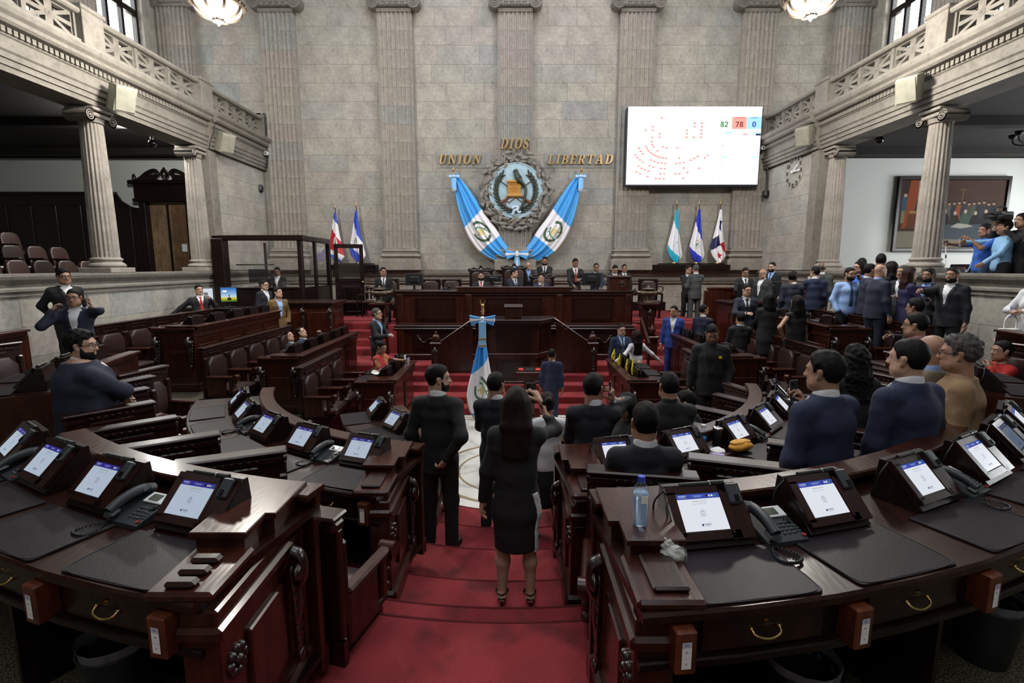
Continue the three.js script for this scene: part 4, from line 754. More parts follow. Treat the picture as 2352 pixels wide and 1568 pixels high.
for (const s of [-1, 1]) {
  const r = sub('rifle', em); mesh('stock', [bar([s * .48, -.38, .12], [s * .2, -.2, .12], .06, .03, 8)], std(lin(.16, .05, .025), .5), r); mesh('barrel', [bar([s * .2, -.2, .12], [-s * .5, .3, .12], .016, .014, 6), bar([-s * .5, .3, .12], [-s * .42, .34, .12], .008, .006, 5)], M.bronze, r);
  mesh('sword', [bar([s * .22, -.38, .11], [-s * .12, -.12, .11], .018, .012, 6), new THREE.TorusGeometry(.06, .012, 5, 12, 4).translate(s * .27, -.4, .12)], std(lin(.18, .06, .03), .5), em);
}
mesh('quetzal', [sph(.075, .0, .58, .16, 12), bar([0, .55, .15], [.08, .36, .16], .075, .11, 10), sph(.11, .09, .34, .16, 12, 1, 1.3, .8), bar([.1, .3, .16], [.32, .12, .15], .1, .02, 8), tube([[.18, .24, .16], [.3, .1, .15], [.3, -.15, .15], [.24, -.4, .15], [.12, -.62, .15]], .045, 24, 7), bar([-.06, .58, .18], [-.1, .56, .18], .018, .006, 6)], std(lin(.035, .05, .035), .45, { metalness: .3 }), em);
mesh('ribbon', [tube([[-.12, -.55, .14], [0, -.5, .17], [.08, -.57, .16], [-.04, -.62, .17], [-.1, -.74, .15]], .042, 24, 7), tube([[.02, -.58, .17], [.1, -.68, .16], [.16, -.64, .15]], .035, 16, 7)], std(lin(.55, .66, .78), .5), em);

// ---- flag emblem printed on cloth
function drawArms(g, x, y, r, rot = 0) {
  g.save(); g.translate(x, y); g.rotate(rot); g.strokeStyle = '#2f5a34'; g.fillStyle = '#2b5230';
  for (const s of [-1, 1]) for (let i = 0; i < 15; i++) { const a = Math.PI / 2 + s * (.2 + i / 14 * 2.4); for (const k of [-1, 1]) { g.save(); g.translate(r * Math.cos(a), r * Math.sin(a)); g.rotate(a + Math.PI / 2 + s * .5 * k + (s > 0 ? 0 : 0)); g.beginPath(); g.ellipse(0, k * r * .07, r * .15, r * .05, 0, 0, 7); g.fill(); g.restore(); } }
  g.lineWidth = r * .07; for (const s of [-1, 1]) { g.strokeStyle = '#3a2a1a'; g.beginPath(); g.moveTo(s * r * .75, r * .7); g.lineTo(-s * r * .55, -r * .45); g.stroke(); g.fillStyle = '#2a1a10'; g.fillRect(s * r * .75 - r * .12, r * .6, r * .24, r * .2); }
  g.fillStyle = '#e6d6ab'; g.fillRect(-r * .42, -r * .35, r * .8, r * .75); g.strokeStyle = '#b59a5b'; g.lineWidth = r * .04; for (let i = 0; i < 4; i++) { g.beginPath(); g.moveTo(-r * .34, -r * .2 + i * r * .15); g.lineTo(r * .3, -r * .2 + i * r * .15); g.stroke(); }
  g.strokeStyle = '#2f8a5c'; g.lineWidth = r * .12; g.beginPath(); g.moveTo(r * .2, -r * .6); g.quadraticCurveTo(r * .62, -r * .1, r * .25, r * .75); g.stroke(); g.fillStyle = '#2f8a5c'; g.beginPath(); g.arc(r * .16, -r * .62, r * .12, 0, 7); g.fill(); g.restore();
}
// closed draped cloth between an outer and an inner edge, folds run along its length
function drape(outer, inner, depth, folds, nv = 36, nu = 40) {
  const cO = new THREE.CatmullRomCurve3(outer.map(p => new THREE.Vector3(p[0], p[1], 0))), cI = new THREE.CatmullRomCurve3(inner.map(p => new THREE.Vector3(p[0], p[1], 0)));
  const pos = [], uv = [], idx = [];
  for (let j = 0; j <= nv; j++) {
    const v = j / nv, A = cO.getPoint(v), B = cI.getPoint(v);
    for (let i = 0; i <= nu * 2; i++) {
      const back = i > nu, u = back ? (2 * nu - i) / nu : i / nu, e = Math.sin(u * PI), f = Math.sin(u * PI * 2 * folds + v * 1.7 + Math.sin(v * 5) * .4) * .5 + Math.sin(u * PI * 2 * folds * .43 + 1.3) * .5;
      const z = (back ? -.25 : .55 + .45 * f) * depth * Math.pow(e, .6) * (.35 + .65 * Math.sin(Math.min(1, v * 1.6 + .12) * PI / 2));
      pos.push(A.x + (B.x - A.x) * u, A.y + (B.y - A.y) * u, z); uv.push(u, 1 - v);
    }
  }
  const w = nu * 2 + 1; for (let j = 0; j < nv; j++) for (let i = 0; i < nu * 2; i++) { const a = j * w + i, b = a + 1, c = a + w, d = c + 1; idx.push(a, c, b, b, c, d); }
  const g = new THREE.BufferGeometry(); g.setAttribute('position', new THREE.Float32BufferAttribute(pos, 3)); g.setAttribute('uv', new THREE.Float32BufferAttribute(uv, 2)); g.setIndex(idx); g.computeVertexNormals(); return g;
}
const BLUE = '#4aa3e6', WHITE = '#eceaf0';
const swagTex = (mir) => canvasTex(256, 512, (g, w, h) => {
  g.fillStyle = BLUE; g.fillRect(0, 0, w, h); g.fillStyle = WHITE; g.beginPath(); const a = mir ? [.44, .36] : [.44, .36], b = [.71, .64]; g.moveTo(0, a[0] * h); g.lineTo(w, a[1] * h); g.lineTo(w, b[1] * h); g.lineTo(0, b[0] * h); g.fill();
  g.save(); g.translate(w * .5, h * .54); g.scale(1, .74); drawArms(g, 0, 0, 66, mir ? 1.0 : -1.0); g.restore();
});
const outerP = [[-2.0, 5.75], [-1.96, 5.26], [-1.85, 4.65], [-1.69, 4.17], [-1.48, 3.73], [-1.17, 3.35], [-.75, 3.11], [-.22, 3.05]], innerP = [[-1.9, 5.8], [-1.6, 5.46], [-1.27, 4.99], [-.95, 4.49], [-.65, 4.1], [-.39, 3.69], [-.16, 3.39], [-.06, 3.3]];
function bow(parent, x, y, z, s, flat = 1) {
  const ribbonM = M.silk(lin(.09, .37, .78)), wM = M.silk(lin(.78, .78, .82));
  for (const k of [-1, 1]) {
    mesh('bow_loop', [ext([[k * .02, -.03], [k * .17, -.1], [k * .2, .07], [k * .02, .03]], .05, .012).scale(s, s, s).translate(x, y, z)], ribbonM, parent);
    mesh('bow_stripe', [ext([[k * .02, -.012], [k * .19, -.035], [k * .195, .015], [k * .02, .01]], .06, .008).scale(s, s, s).translate(x, y, z)], wM, parent);
  }
  mesh('bow_knot', [cb(.06 * s, .09 * s, .08 * s, x, y, z, .015 * s)], wM, parent);
  return { ribbonM, wM };
}
for (const s of [-1, 1]) {
  const t = thing('draped_wall_flag', s < 0 ? 'blue and white flag swagged from the wall beneath UNION' : 'blue and white flag swagged from the wall beneath LIBERTAD', 'flag', [.14, 0, ZB + .28]);
  const fx = (a) => a.map(p => [s < 0 ? p[0] : -p[0] + .06, p[1]]);
  const g = drape(fx(outerP), fx(innerP), .2, 5); if (s > 0) { const ix = g.index.array; for (let i = 0; i < ix.length; i += 3) { const q = ix[i + 1]; ix[i + 1] = ix[i + 2]; ix[i + 2] = q; } g.computeVertexNormals(); }
  mesh('cloth', [g], M.silk(0xffffff, { map: swagTex(s > 0), side: THREE.DoubleSide }), t, true);
  mesh('gold_fringe', [tube(fx(outerP.slice(4)).map(p => [p[0], p[1] - .01, .02]), .016, 24, 5)], M.oldBrass, t);
  const px = s < 0 ? -1.96 : 2.02; mesh('pole', [bar([px + s * .02, 5.86, .02], [px - s * .1, 5.55, -.02], .018, .018, 6)], M.oldBrass, t); mesh('finial', [sph(.05, px + s * .03, 5.93, .03, 8, .8, 1.5, .8)], M.oldBrass, t);
  bow(t, px, 5.72, .1, .85); mesh('ribbon_tail', [cb(.13, .42, .02, px + (s < 0 ? .0 : 0), 5.46, .1, .006), cb(.09, .3, .02, px + s * .05, 5.5, .08, .006)], M.silk(lin(.2, .5, .85)), t); mesh('tail_band', [cb(.14, .04, .025, px, 5.29, .1, .004)], M.oldBrass, t);
}
const kn = thing('flag_knot_bow', 'blue and white ribbon bow where the two wall flags meet', 'bow', [.14, 0, ZB + .53]); bow(kn, .02, 3.3, 0, 1.9); mesh('ribbon_tail', [ext([[-.07, 0], [.07, 0], [.13, -.62], [-.13, -.62]], .04, .01).translate(.02, 3.26, 0)], M.silk(lin(.16, .47, .85)), kn); mesh('tail_stripe', [ext([[-.02, 0], [.02, 0], [.04, -.62], [-.04, -.62]], .05, .01).translate(.02, 3.26, 0)], M.silk(lin(.78, .78, .82)), kn);

// ---- standing flags on the shelves
function standingFlag(x, yB, yT, z, label, draw, wL = .26, wR = .24, name = 'standing_flag') {
  const t = thing(name, label, 'flag', [x, yB, z]), H = yT - yB, h = H * .84;
  mesh('pole', [bar([0, -.02, 0], [0, H - .08, 0], .015, .013, 8)], M.woodRed, t); mesh('finial', [lathe([[0, H - .12], [.03, H - .11], [.035, H - .08], [.015, H - .06], [.03, H - .03], [.012, H + .0], [.004, H + .07], [0, H + .08]], 12)], M.oldBrass, t);
  mesh('pole_foot', [cyl(.1, .09, .04, 0, .02, 0, 16)], M.oldBrass, t);
  const O = [[-.03, h + .05], [-.08, h * .85], [-wL * .62, h * .6], [-wL, h * .3], [-wL * .82, h * .16], [-wL * .1, .03]], I = [[.03, h + .05], [.06, h * .85], [wR * .5, h * .55], [wR * .85, h * .3], [wR, h * .14], [wR * .3, .02]];
  const tx = canvasTex(128, 256, draw); mesh('cloth', [drape(O, I, .16, 3.2, 28, 26).translate(0, 0, .03)], M.silk(0xffffff, { map: tx, side: THREE.DoubleSide }), t, true);
  mesh('gold_fringe', [tube(O.slice(3).concat(I.slice(4).reverse()).map(p => [p[0], p[1] - .008, .05]), .009, 20, 5)], M.oldBrass, t);
  return t;
}
const diag = (cols) => (g, w, h) => { // stripes falling across the cloth
  g.fillStyle = cols[0]; g.fillRect(0, 0, w, h); let y = 0; for (const [c, a, b] of cols.slice(1)) { g.fillStyle = c; g.beginPath(); g.moveTo(0, a * h); g.lineTo(w, b * h); g.lineTo(w, h); g.lineTo(0, h); g.fill(); }
};
const FZ = ZB + .36;
standingFlag(-5.62, 3.0, 4.84, FZ, 'standing flag striped blue white and red with a seal', (g, w, h) => { diag(['#3a52b8', ['#e9e6ea', .12, .24], ['#b3202d', .3, .48], ['#e9e6ea', .58, .78], ['#3350c0', .72, .95]])(g, w, h); g.fillStyle = '#e6e2dc'; g.beginPath(); g.ellipse(w * .55, h * .5, 22, 24, 0, 0, 7); g.fill(); g.fillStyle = '#8fa6a8'; g.beginPath(); g.ellipse(w * .55, h * .5, 13, 15, 0, 0, 7); g.fill(); g.fillStyle = '#6b4a40'; g.fillRect(w * .46, h * .5, 20, 6); });
standingFlag(-4.95, 3.0, 4.9, FZ, 'standing flag blue white blue with a small green emblem near the booth', (g, w, h) => { diag(['#2f4fc4', ['#e9e8ee', .2, .5], ['#2b49c0', .5, .92]])(g, w, h); g.strokeStyle = '#5f7a5f'; g.lineWidth = 4; g.beginPath(); g.arc(w * .5, h * .52, 16, 0, 7); g.stroke(); g.strokeStyle = '#9a9a70'; g.strokeRect(w * .42, h * .49, 18, 14); });
standingFlag(5.24, 3.0, 4.95, FZ, 'standing flag turquoise and white with small stars', (g, w, h) => { diag(['#35b4d0', ['#e9eaf1', .22, .42], ['#2faecb', .55, .95]])(g, w, h); g.fillStyle = '#8fb9d0'; for (const [x, y] of [[.35, .45], [.6, .52], [.47, .56], [.4, .64], [.68, .68]]) { g.beginPath(); g.arc(x * w, y * h, 4, 0, 7); g.fill(); } });
standingFlag(5.95, 3.0, 4.95, FZ, 'standing flag blue white blue with a triangle seal under the screen', (g, w, h) => { diag(['#2c3fc2', ['#e9e8ee', .24, .5], ['#2a3cbe', .58, .95]])(g, w, h); g.strokeStyle = '#b9a25a'; g.lineWidth = 3; g.beginPath(); g.arc(w * .5, h * .55, 15, 0, 7); g.stroke(); g.fillStyle = '#5d9a9a'; g.beginPath(); g.moveTo(w * .5 - 11, h * .53); g.lineTo(w * .5 + 11, h * .53); g.lineTo(w * .5, h * .59); g.fill(); });
standingFlag(6.63, 3.0, 4.95, FZ, 'standing flag white blue and red quarters with two stars', (g, w, h) => {
  g.fillStyle = '#eeecef'; g.fillRect(0, 0, w, h); g.fillStyle = '#1d2356'; g.beginPath(); g.moveTo(0, h * .48); g.lineTo(w * .5, h * .42); g.lineTo(w * .6, h * .56); g.lineTo(0, h * .66); g.fill(); g.fillStyle = '#b3182a'; g.beginPath(); g.moveTo(w * .56, h * .54); g.lineTo(w, h * .5); g.lineTo(w, h * .76); g.fill();
  const star = (x, y, r, c) => { g.fillStyle = c; g.beginPath(); for (let i = 0; i < 10; i++) { const a = i * Math.PI / 5 - Math.PI / 2, q = i % 2 ? r * .4 : r; g.lineTo(x + q * Math.cos(a), y + q * Math.sin(a) * 1.3); } g.fill(); }; star(w * .5, h * .27, 26, '#1d2356'); star(w * .5, h * .8, 22, '#b3182a');
});
const gf = standingFlag(-.52, .02, 2.2, -9.0, 'tall blue and white national flag with ribbon bow on the marble floor', (g, w, h) => {
  g.fillStyle = '#3f97e4'; g.fillRect(0, 0, w, h); g.fillStyle = '#eceaf0'; g.beginPath(); g.moveTo(0, h * .45); g.lineTo(w, h * .3); g.lineTo(w, h * .64); g.lineTo(0, h * .84); g.fill(); g.save(); g.translate(w * .54, h * .54); g.scale(1, .66); drawArms(g, 0, 0, 32, -.75); g.restore();
}, .30, .28, 'national_flag');
gf.scale.set(1, 1, 1); bow(gf, 0, 1.96, .08, 1.15); mesh('ribbon_tail', [cb(.13, .46, .02, 0, 1.7, .13, .006)], M.silk(lin(.25, .55, .86)), gf); mesh('tail_band', [cb(.14, .04, .026, 0, 1.62, .13, .004), cb(.14, .035, .026, 0, 1.5, .13, .004)], M.oldBrass, gf);
mesh('eagle_finial', [bar([0, 2.04, 0], [0, 2.16, 0], .03, .022, 8), sph(.03, 0, 2.2, 0, 8), bar([-.015, 2.17, 0], [-.045, 2.3, 0], .014, .006, 5), bar([.015, 2.17, 0], [.045, 2.3, 0], .014, .006, 5)], M.brass, gf);

// ---- voting board
const scr = thing('voting_screen', 'large white voting board screen with seat map and totals 82 78 0', 'screen', [5.6, 6.58, ZB + .52]);
const boardTex = canvasTex(1024, 600, (g, w, h) => {
  g.fillStyle = '#fdfdff'; g.fillRect(0, 0, w, h); const S = 1024 / 2180, ox = 90, oy = 72; g.font = 'bold 10px sans-serif'; g.textAlign = 'center';
  const dots = [[640, 255], [500, 397], [385, 455], [500, 455], [615, 512], [615, 570], [495, 570], [490, 640], [500, 685], [400, 720], [520, 722], [420, 757], [445, 793], [480, 823], [515, 850], [555, 868], [600, 885], [640, 902], [690, 910], [738, 915], [590, 790], [680, 725], [740, 742], [915, 740], [950, 912], [1060, 457], [1060, 512], [1058, 570], [1182, 340], [1182, 397], [1175, 572], [1300, 340], [1300, 397], [1297, 455], [1295, 512], [1293, 570], [290, 750], [315, 800], [350, 843], [230, 858], [267, 903], [310, 942], [360, 978], [285, 1040], [340, 1078], [395, 1102], [455, 1127], [260, 1138], [318, 1168], [445, 1215], [580, 1245], [645, 1252], [712, 1257], [490, 942], [545, 965], [605, 985], [665, 995], [728, 1002], [470, 1035], [530, 1057], [660, 1083], [722, 1087], [655, 1170], [718, 1173], [908, 1000], [970, 995], [1032, 985], [1035, 1075], [905, 1172], [970, 1170], [1100, 1147], [1035, 1245], [1145, 945], [1203, 917], [1255, 883], [1380, 907], [1420, 862], [1293, 1077]];
  dots.forEach(([x, y], i) => { const X = (x - ox) * S, Y = (y - oy) * S; g.fillStyle = '#f9b3ac'; g.fillRect(X - 10, Y - 6, 20, 12); g.fillStyle = '#d8322f'; g.fillText(String(20 + (i * 7) % 130), X, Y + 4); });
  g.fillStyle = '#f7a394'; g.fillRect(798, 78, 112, 92); g.fillStyle = '#a5dcf2'; g.fillRect(912, 78, 112, 92); g.font = 'bold 58px sans-serif'; g.fillStyle = '#1f7a35'; g.fillText('82', 740, 155); g.fillStyle = '#8f1b2c'; g.fillText('78', 855, 155); g.fillStyle = '#1f3fa8'; g.fillText('0', 968, 155);
  g.font = 'bold 12px sans-serif'; g.fillStyle = '#9ad49a'; g.fillText('A FAVOR', 740, 88); g.fillStyle = '#b83a4a'; g.fillText('EN CONTRA', 855, 90); g.fillStyle = '#3b6fb8'; g.fillText('AUSENTES', 968, 90);
  g.fillStyle = '#c4eff6'; g.fillRect(745, 186, 62, 26); g.fillRect(960, 192, 64, 14); g.fillRect(740, 380, 38, 16); g.fillRect(960, 380, 64, 14); g.fillStyle = '#f5a5b5'; g.fillRect(888, 206, 38, 12); g.fillStyle = '#1c2450'; g.fillRect(985, 206, 38, 14); g.fillStyle = '#4a5a8a'; g.font = 'bold 16px sans-serif'; g.fillText('11', 738, 304); g.fillStyle = '#e9a3a3'; for (let i = 0; i < 5; i++) g.fillRect(730, 405 + i * 15, 8, 4); for (let i = 0; i < 5; i++) g.fillRect(724, 510 + i * 15, 8, 4);
});
mesh('cabinet', [cb(4.16, 2.34, .22, 0, -.03, -.06, .02)], std(lin(.02, .022, .035), .5), scr);
mesh('display', new THREE.PlaneGeometry(4.1, 2.3).translate(0, 0, .056), new THREE.MeshStandardMaterial({ color: 0x000000, roughness: .6, emissive: 0xffffff, emissiveMap: boardTex, emissiveIntensity: 1.25 }), scr, true);
const sl = areaLight(5.6, 6.58, ZB + .62, 4.0, 2.2, 5.6, 6.58, 0, .9, 0xf4f6ff);

// ---- wall clock of loose metal numerals
const ck = thing('wall_clock', 'wall clock of loose metal numerals on the stone wall', 'clock', [XR - .005, 5.57, -15.05], -PI / 2);
const clockStone = mesh('face_slab', [cyl(.44, .44, .02, 0, 0, 0, 40).rotateX(PI / 2)], M.stone[3], ck);
const numMat = std(lin(.16, .14, .12), .4, { metalness: .6 });
for (let i = 1; i <= 12; i++) { const a = PI / 2 - i * PI / 6, g = new TextGeometry(String(i), { font: fontS, size: .105, depth: .03, curveSegments: 3, bevelEnabled: false }); g.computeBoundingBox(); const b = g.boundingBox; g.translate(-(b.max.x + b.min.x) / 2 + .36 * Math.cos(a), -(b.max.y + b.min.y) / 2 + .38 * Math.sin(a), .012); mesh('numeral', [g], numMat, ck); }
const hand = (a, l, w, z) => bx(l, w, .012, l * .35, 0, 0).rotateZ(a).translate(0, 0, z);
mesh('minute_hand', [hand(-.02, .46, .035, .07)], M.whitePlastic, ck); mesh('hour_hand', [hand(.62, .3, .04, .05)], M.whitePlastic, ck); mesh('hub', [cyl(.03, .03, .08, 0, 0, 0, 12).rotateX(PI / 2).translate(0, 0, .04)], M.chrome, ck);

// ---- loudspeakers and small cameras
[[XL, 6.14, -10.5, -1, 'beige wedge loudspeaker on the entablature over the seat gallery column', 1], [XL, 6.15, -14.1, -1, 'beige wedge loudspeaker beside the carved gallery door column', 1], [XR, 6.3, -10.5, 1, 'beige wedge loudspeaker over the column by the painting', 1], [XR, 6.3, -14.05, 1, 'beige wedge loudspeaker above the wall clock', 1]].forEach(([x, y, z, s, l]) => {
  const t = thing('wall_speaker', l, 'loudspeaker', [x - s * .34, y, z], -s * 1.0);
  mesh('cabinet', [creased(ext([[-.19, -.24], [.17, -.24], [.21, .24], [-.15, .24]], .34, .02), .5).rotateX(.35)], M.speaker, t); mesh('grille', [cb(.33, .42, .012, .01, -.06, .168, .004, 0, .35)], M.speaker, t); mesh('bracket', [bar([0, .05, -.1], [s * .0, .12, -.34], .025, .025, 8), sph(.04, 0, .12, -.34, 8)], M.speaker, t);
});
[[XL - .1, 5.3, -16.6, -1, 'small black security camera beside the corner pilaster'], [XR + .02, 5.12, -16.5, 1, 'small black security camera near the wall clock']].forEach(([x, y, z, s, l]) => { const t = thing('security_camera', l, 'camera', [x - s * .1, y, z]); mesh('mount', [cb(.12, .06, .14, 0, .12, 0, .01)], M.greyPlastic, t); mesh('dome', [sph(.1, 0, 0, 0, 14), cyl(.1, .1, .1, 0, .06, 0, 14)], M.blackPlastic, t); });
[[XL + .22, 6.42, -16.75, 'white round camera at the cornice end near the draped cable'], [XR - .25, 6.55, -16.6, 'white round camera at the cornice end beside the voting screen']].forEach(([x, y, z, l]) => { const t = thing('cornice_camera', l, 'camera', [x, y, z]); mesh('housing', [cyl(.06, .06, .16, 0, 0, 0, 14).rotateX(PI / 2)], M.whitePlastic, t); mesh('lens', [cyl(.04, .04, .03, 0, 0, .085, 12).rotateX(PI / 2).translate(0, -.0, .0), sph(.03, 0, 0, .09, 8)], M.blackPlastic, t); });
[[-8.5, 5.78, -12.6, 'chrome ceiling camera under the seat gallery beam'], [8.75, 5.88, -12.7, 'chrome ceiling camera under the painting gallery beam']].forEach(([x, y, z, l]) => { const t = thing('ceiling_camera', l, 'camera', [x, y, z]); mesh('dome', [sph(.09, 0, 0, 0, 14)], M.glossBlack, t); mesh('stem', [cyl(.04, .04, .28, 0, .18, 0, 10)], M.chrome, t); });
const wireM = std(lin(.02, .02, .02), .6), wireW = std(lin(.5, .49, .46), .6);
tag(mesh('cable', tube([[XL + .02, 7.5, -16.85], [XL + .25, 7.6, -16.7], [XL + .3, 7.2, -16.65], [XL + .26, 6.95, -16.7]], .022, 30, 6), wireM), 'black cable looping off the balustrade end near the pilaster', 'cable');
tag(mesh('cable', tube([[XL + .15, 6.8, -13.88], [XL + .25, 6.5, -13.86], [XL + .1, 6.1, -13.86], [XL + .03, 5.9, -13.9]], .012, 24, 5), wireM), 'thin black cable running down the entablature by the loudspeaker', 'cable');
tag(mesh('conduit', tube([[XR - .2, 6.9, -16.5], [XR - .12, 6.3, -16.5], [XR - .06, 5.6, -16.5], [XR - .06, 5.2, -16.5]], .022, 30, 6), wireM), 'dark conduit running down beside the voting screen', 'conduit');

// ================================================================ GALLERY FITTINGS
const pt = thing('framed_painting', 'large dark painting of a gathering of men in a brown frame', 'painting', [14.2, 4.57, ZB + .06]);
const paintTex = canvasTex(768, 512, (g, w, h) => {   // generic group portrait in a brown room
  g.fillStyle = '#33211b'; g.fillRect(0, 0, w, h); g.fillStyle = '#3d2a22'; g.fillRect(260, 0, 508, 300); g.fillStyle = '#6e685a'; g.fillRect(0, 380, w, 132); g.fillStyle = '#7e3a1c'; g.beginPath(); g.moveTo(70, 0); g.lineTo(150, 0); g.lineTo(120, 200); g.lineTo(60, 360); g.lineTo(30, 360); g.fill(); g.fillStyle = '#7c8480'; g.fillRect(130, 10, 140, 220); g.fillStyle = '#565b58'; for (let i = 0; i < 12; i++) g.fillRect(135 + i * 11, 150 + (i % 3) * 8, 4, 80); g.fillStyle = '#8a6f3a'; g.fillRect(80, 230, 190, 20); g.fillStyle = '#5a3020'; g.fillRect(70, 250, 220, 110);
  g.fillStyle = '#2b4a5c'; g.fillRect(18, 130, 34, 100); g.fillStyle = '#6f6c52'; g.fillRect(20, 230, 26, 90); g.fillStyle = '#9c8670'; g.beginPath(); g.arc(40, 118, 14, 0, 7); g.fill();
  const cols = ['#1f1d22', '#4b4744', '#22262b', '#7c3a1c', '#2a3138', '#3d3630', '#3f423c', '#22262a', '#2b2f31', '#26282c', '#1d2226']; for (let i = 0; i < 11; i++) { const x = 330 + i * 36, y = 165 + (i * 13) % 17; g.fillStyle = cols[i]; g.beginPath(); g.ellipse(x, y + 75, 26, 62, 0, 0, 7); g.fill(); g.fillStyle = '#8f7a66'; g.beginPath(); g.ellipse(x, y, 10, 13, 0, 0, 7); g.fill(); g.fillStyle = '#221814'; g.beginPath(); g.ellipse(x, y - 9, 11, 7, 0, 0, 7); g.fill(); }
  for (let i = 0; i < 5; i++) { const x = 340 + i * 75, y = 235 + (i % 2) * 12; g.fillStyle = ['#171517', '#23201e', '#35483f', '#1c1a1c', '#1a1d20'][i]; g.beginPath(); g.ellipse(x, y + 66, 36, 56, 0, 0, 7); g.fill(); g.fillStyle = '#a08a74'; g.beginPath(); g.ellipse(x, y, 12, 15, 0, 0, 7); g.fill(); }
  g.fillStyle = '#3a4148'; g.fillRect(310, 330, 360, 110); g.fillStyle = '#8b877d'; g.beginPath(); g.moveTo(390, 350); g.lineTo(440, 320); g.lineTo(520, 330); g.lineTo(560, 345); g.lineTo(470, 360); g.fill(); g.fillStyle = '#5d4a3a'; g.fillRect(452, 60, 8, 90); g.fillRect(428, 74, 56, 7);
});
mesh('canvas', new THREE.PlaneGeometry(3.4, 2.2).translate(0, 0, .03), std(0xffffff, .95, { map: paintTex }), pt, true);
mesh('frame', [cb(3.64, .13, .09, 0, 1.13, .03, .02), cb(3.64, .13, .09, 0, -1.13, .03, .02), cb(.13, 2.2, .09, -1.755, 0, .03, .02), cb(.13, 2.2, .09, 1.755, 0, .03, .02), bx(3.5, 2.3, .03, 0, 0, 0)], M.woodDark, pt);
const ch = thing('chandelier', 'dark iron chandelier arms under the painting gallery ceiling', 'chandelier', [12.6, 5.95, -12.8]); mesh('stem', [bar([0, 0, 0], [0, .5, 0], .025, .025, 8)], M.iron, ch); for (let k = 0; k < 6; k++) { const a = k * PI / 3; mesh('arm', [tube([[0, 0, 0], [.2 * Math.cos(a), -.12, .2 * Math.sin(a)], [.42 * Math.cos(a), -.05, .42 * Math.sin(a)], [.45 * Math.cos(a), .06, .45 * Math.sin(a)]], .016, 14, 5), lathe([[0, 0], [.07, .02], [.09, .1], [0, .1]], 10).translate(.45 * Math.cos(a), .06, .45 * Math.sin(a))], M.iron, ch); }
// carved doorcase with a half open door, wainscot
const dc = grp('door_1', 'carved dark doorcase with a broken scroll pediment and half open door', 'door'); dc.position.set(-11.1, 1.95, ZB);
mesh('jamb', [cb(.2, 3.1, .3, -.74, 1.55, .12, .02)], M.woodDark, dc); mesh('jamb', [cb(.2, 3.1, .3, .74, 1.55, .12, .02)], M.woodDark, dc); mesh('lintel', [cb(1.9, .5, .32, 0, 3.3, .12, .02), cb(2.15, .12, .45, 0, 3.6, .14, .03), cb(2.0, .1, .38, 0, 3.05, .12, .02)], M.woodDark, dc);
for (const s of [-1, 1]) { mesh('scroll_pediment', [tube([[s * .98, 3.66, .14], [s * .8, 3.72, .14], [s * .55, 3.9, .14], [s * .3, 3.98, .14], [s * .2, 3.88, .14], [s * .28, 3.82, .14]], .06, 26, 8), ext([[s * 1.0, 3.62], [s * .25, 3.62], [s * .28, 3.86], [s * .6, 3.82]], .12).translate(0, 0, .13)], M.carve, dc); mesh('corner_acroterion', [sph(.09, s * .98, 3.74, .14, 8, .7, 1.6, .6), sph(.05, s * .9, 3.7, .16, 7)], M.carve, dc); }
mesh('urn_finial', [lathe([[0, 3.62], [.1, 3.62], [.05, 3.7], [.12, 3.82], [.1, 3.95], [.03, 4.05], [0, 4.1]], 16).translate(0, 0, .14)], M.carve, dc);
const corr = mesh('passage_panel', [bx(1.3, 2.95, .03, 0, 1.5, .02)], phys(lin(.34, .25, .15), .4, { map: woodTex }), dc); mesh('passage_stile', [bx(.06, 2.9, .04, -.06, 1.47, .05)], M.woodDark, dc);
const leaf2 = sub('door_leaf', dc, [.1, 0, .06]); mesh('leaf', [cb(.54, 2.9, .05, .27, 1.47, .02, .01)], phys(lin(.27, .17, .09), .35, { map: woodTex, clearcoat: .3 }), leaf2); mesh('leaf_panel', [cb(.36, .9, .03, .27, 2.2, .05, .01), cb(.36, .95, .03, .27, .8, .05, .01)], phys(lin(.23, .14, .075), .35, { map: woodTex }), leaf2); mesh('notice', [bx(.17, .24, .006, .33, 1.55, .068)], M.paper, leaf2); mesh('door_knob', [sph(.03, .5, 1.45, .08, 8)], M.brass, leaf2);
const wn = thing('wood_wainscot', 'tall dark panelled wainscot along the white gallery wall', 'panelling', [0, 1.95, ZB + .03]);
mesh('board', [ext([[-17.9, 0], [-11.95, 0], [-11.95, 2.8], [-12.3, 2.86], [-12.6, 3.05], [-12.75, 3.28], [-17.9, 3.28]], .08).translate(0, 0, .04)], M.woodDark, wn); mesh('cap_rail', [cb(5.15, .09, .16, -15.32, 3.28, .06, .02)], M.woodDark, wn); for (let i = 0; i < 7; i++) mesh('panel', [cb(.6, 2.6, .04, -17.4 + i * .8, 1.6, .09, .015)], M.woodDark, wn);
// theatre seats, rows facing the hall
const thS = thing('theatre_seat', 'folding theatre seat with rounded dark leather back', 'seat', [0, 0, 0], PI / 2, 'theatre seats in the gallery');
{
  const s = new THREE.Shape(); s.moveTo(-.23, 0); s.lineTo(.23, 0); s.lineTo(.23, .3); s.quadraticCurveTo(.22, .46, .08, .47); s.lineTo(-.08, .47); s.quadraticCurveTo(-.22, .46, -.23, .3); s.closePath();
  mesh('backrest', [creased(ext(s, .09, .03), .9).rotateX(-.18).translate(0, .46, -.22)], M.leather, thS); mesh('seat_pad', [cb(.45, .1, .42, 0, .44, .02, .03)], M.leather, thS); mesh('pedestal', [cb(.06, .42, .35, -.25, .21, 0, .01), cb(.06, .42, .35, .25, .21, 0, .01)], M.iron, thS); for (const k of [-1, 1]) mesh('armrest', [cb(.05, .04, .36, k * .26, .64, 0, .012), cb(.04, .24, .06, k * .26, .53, -.05, .01)], M.woodDark, thS);
}
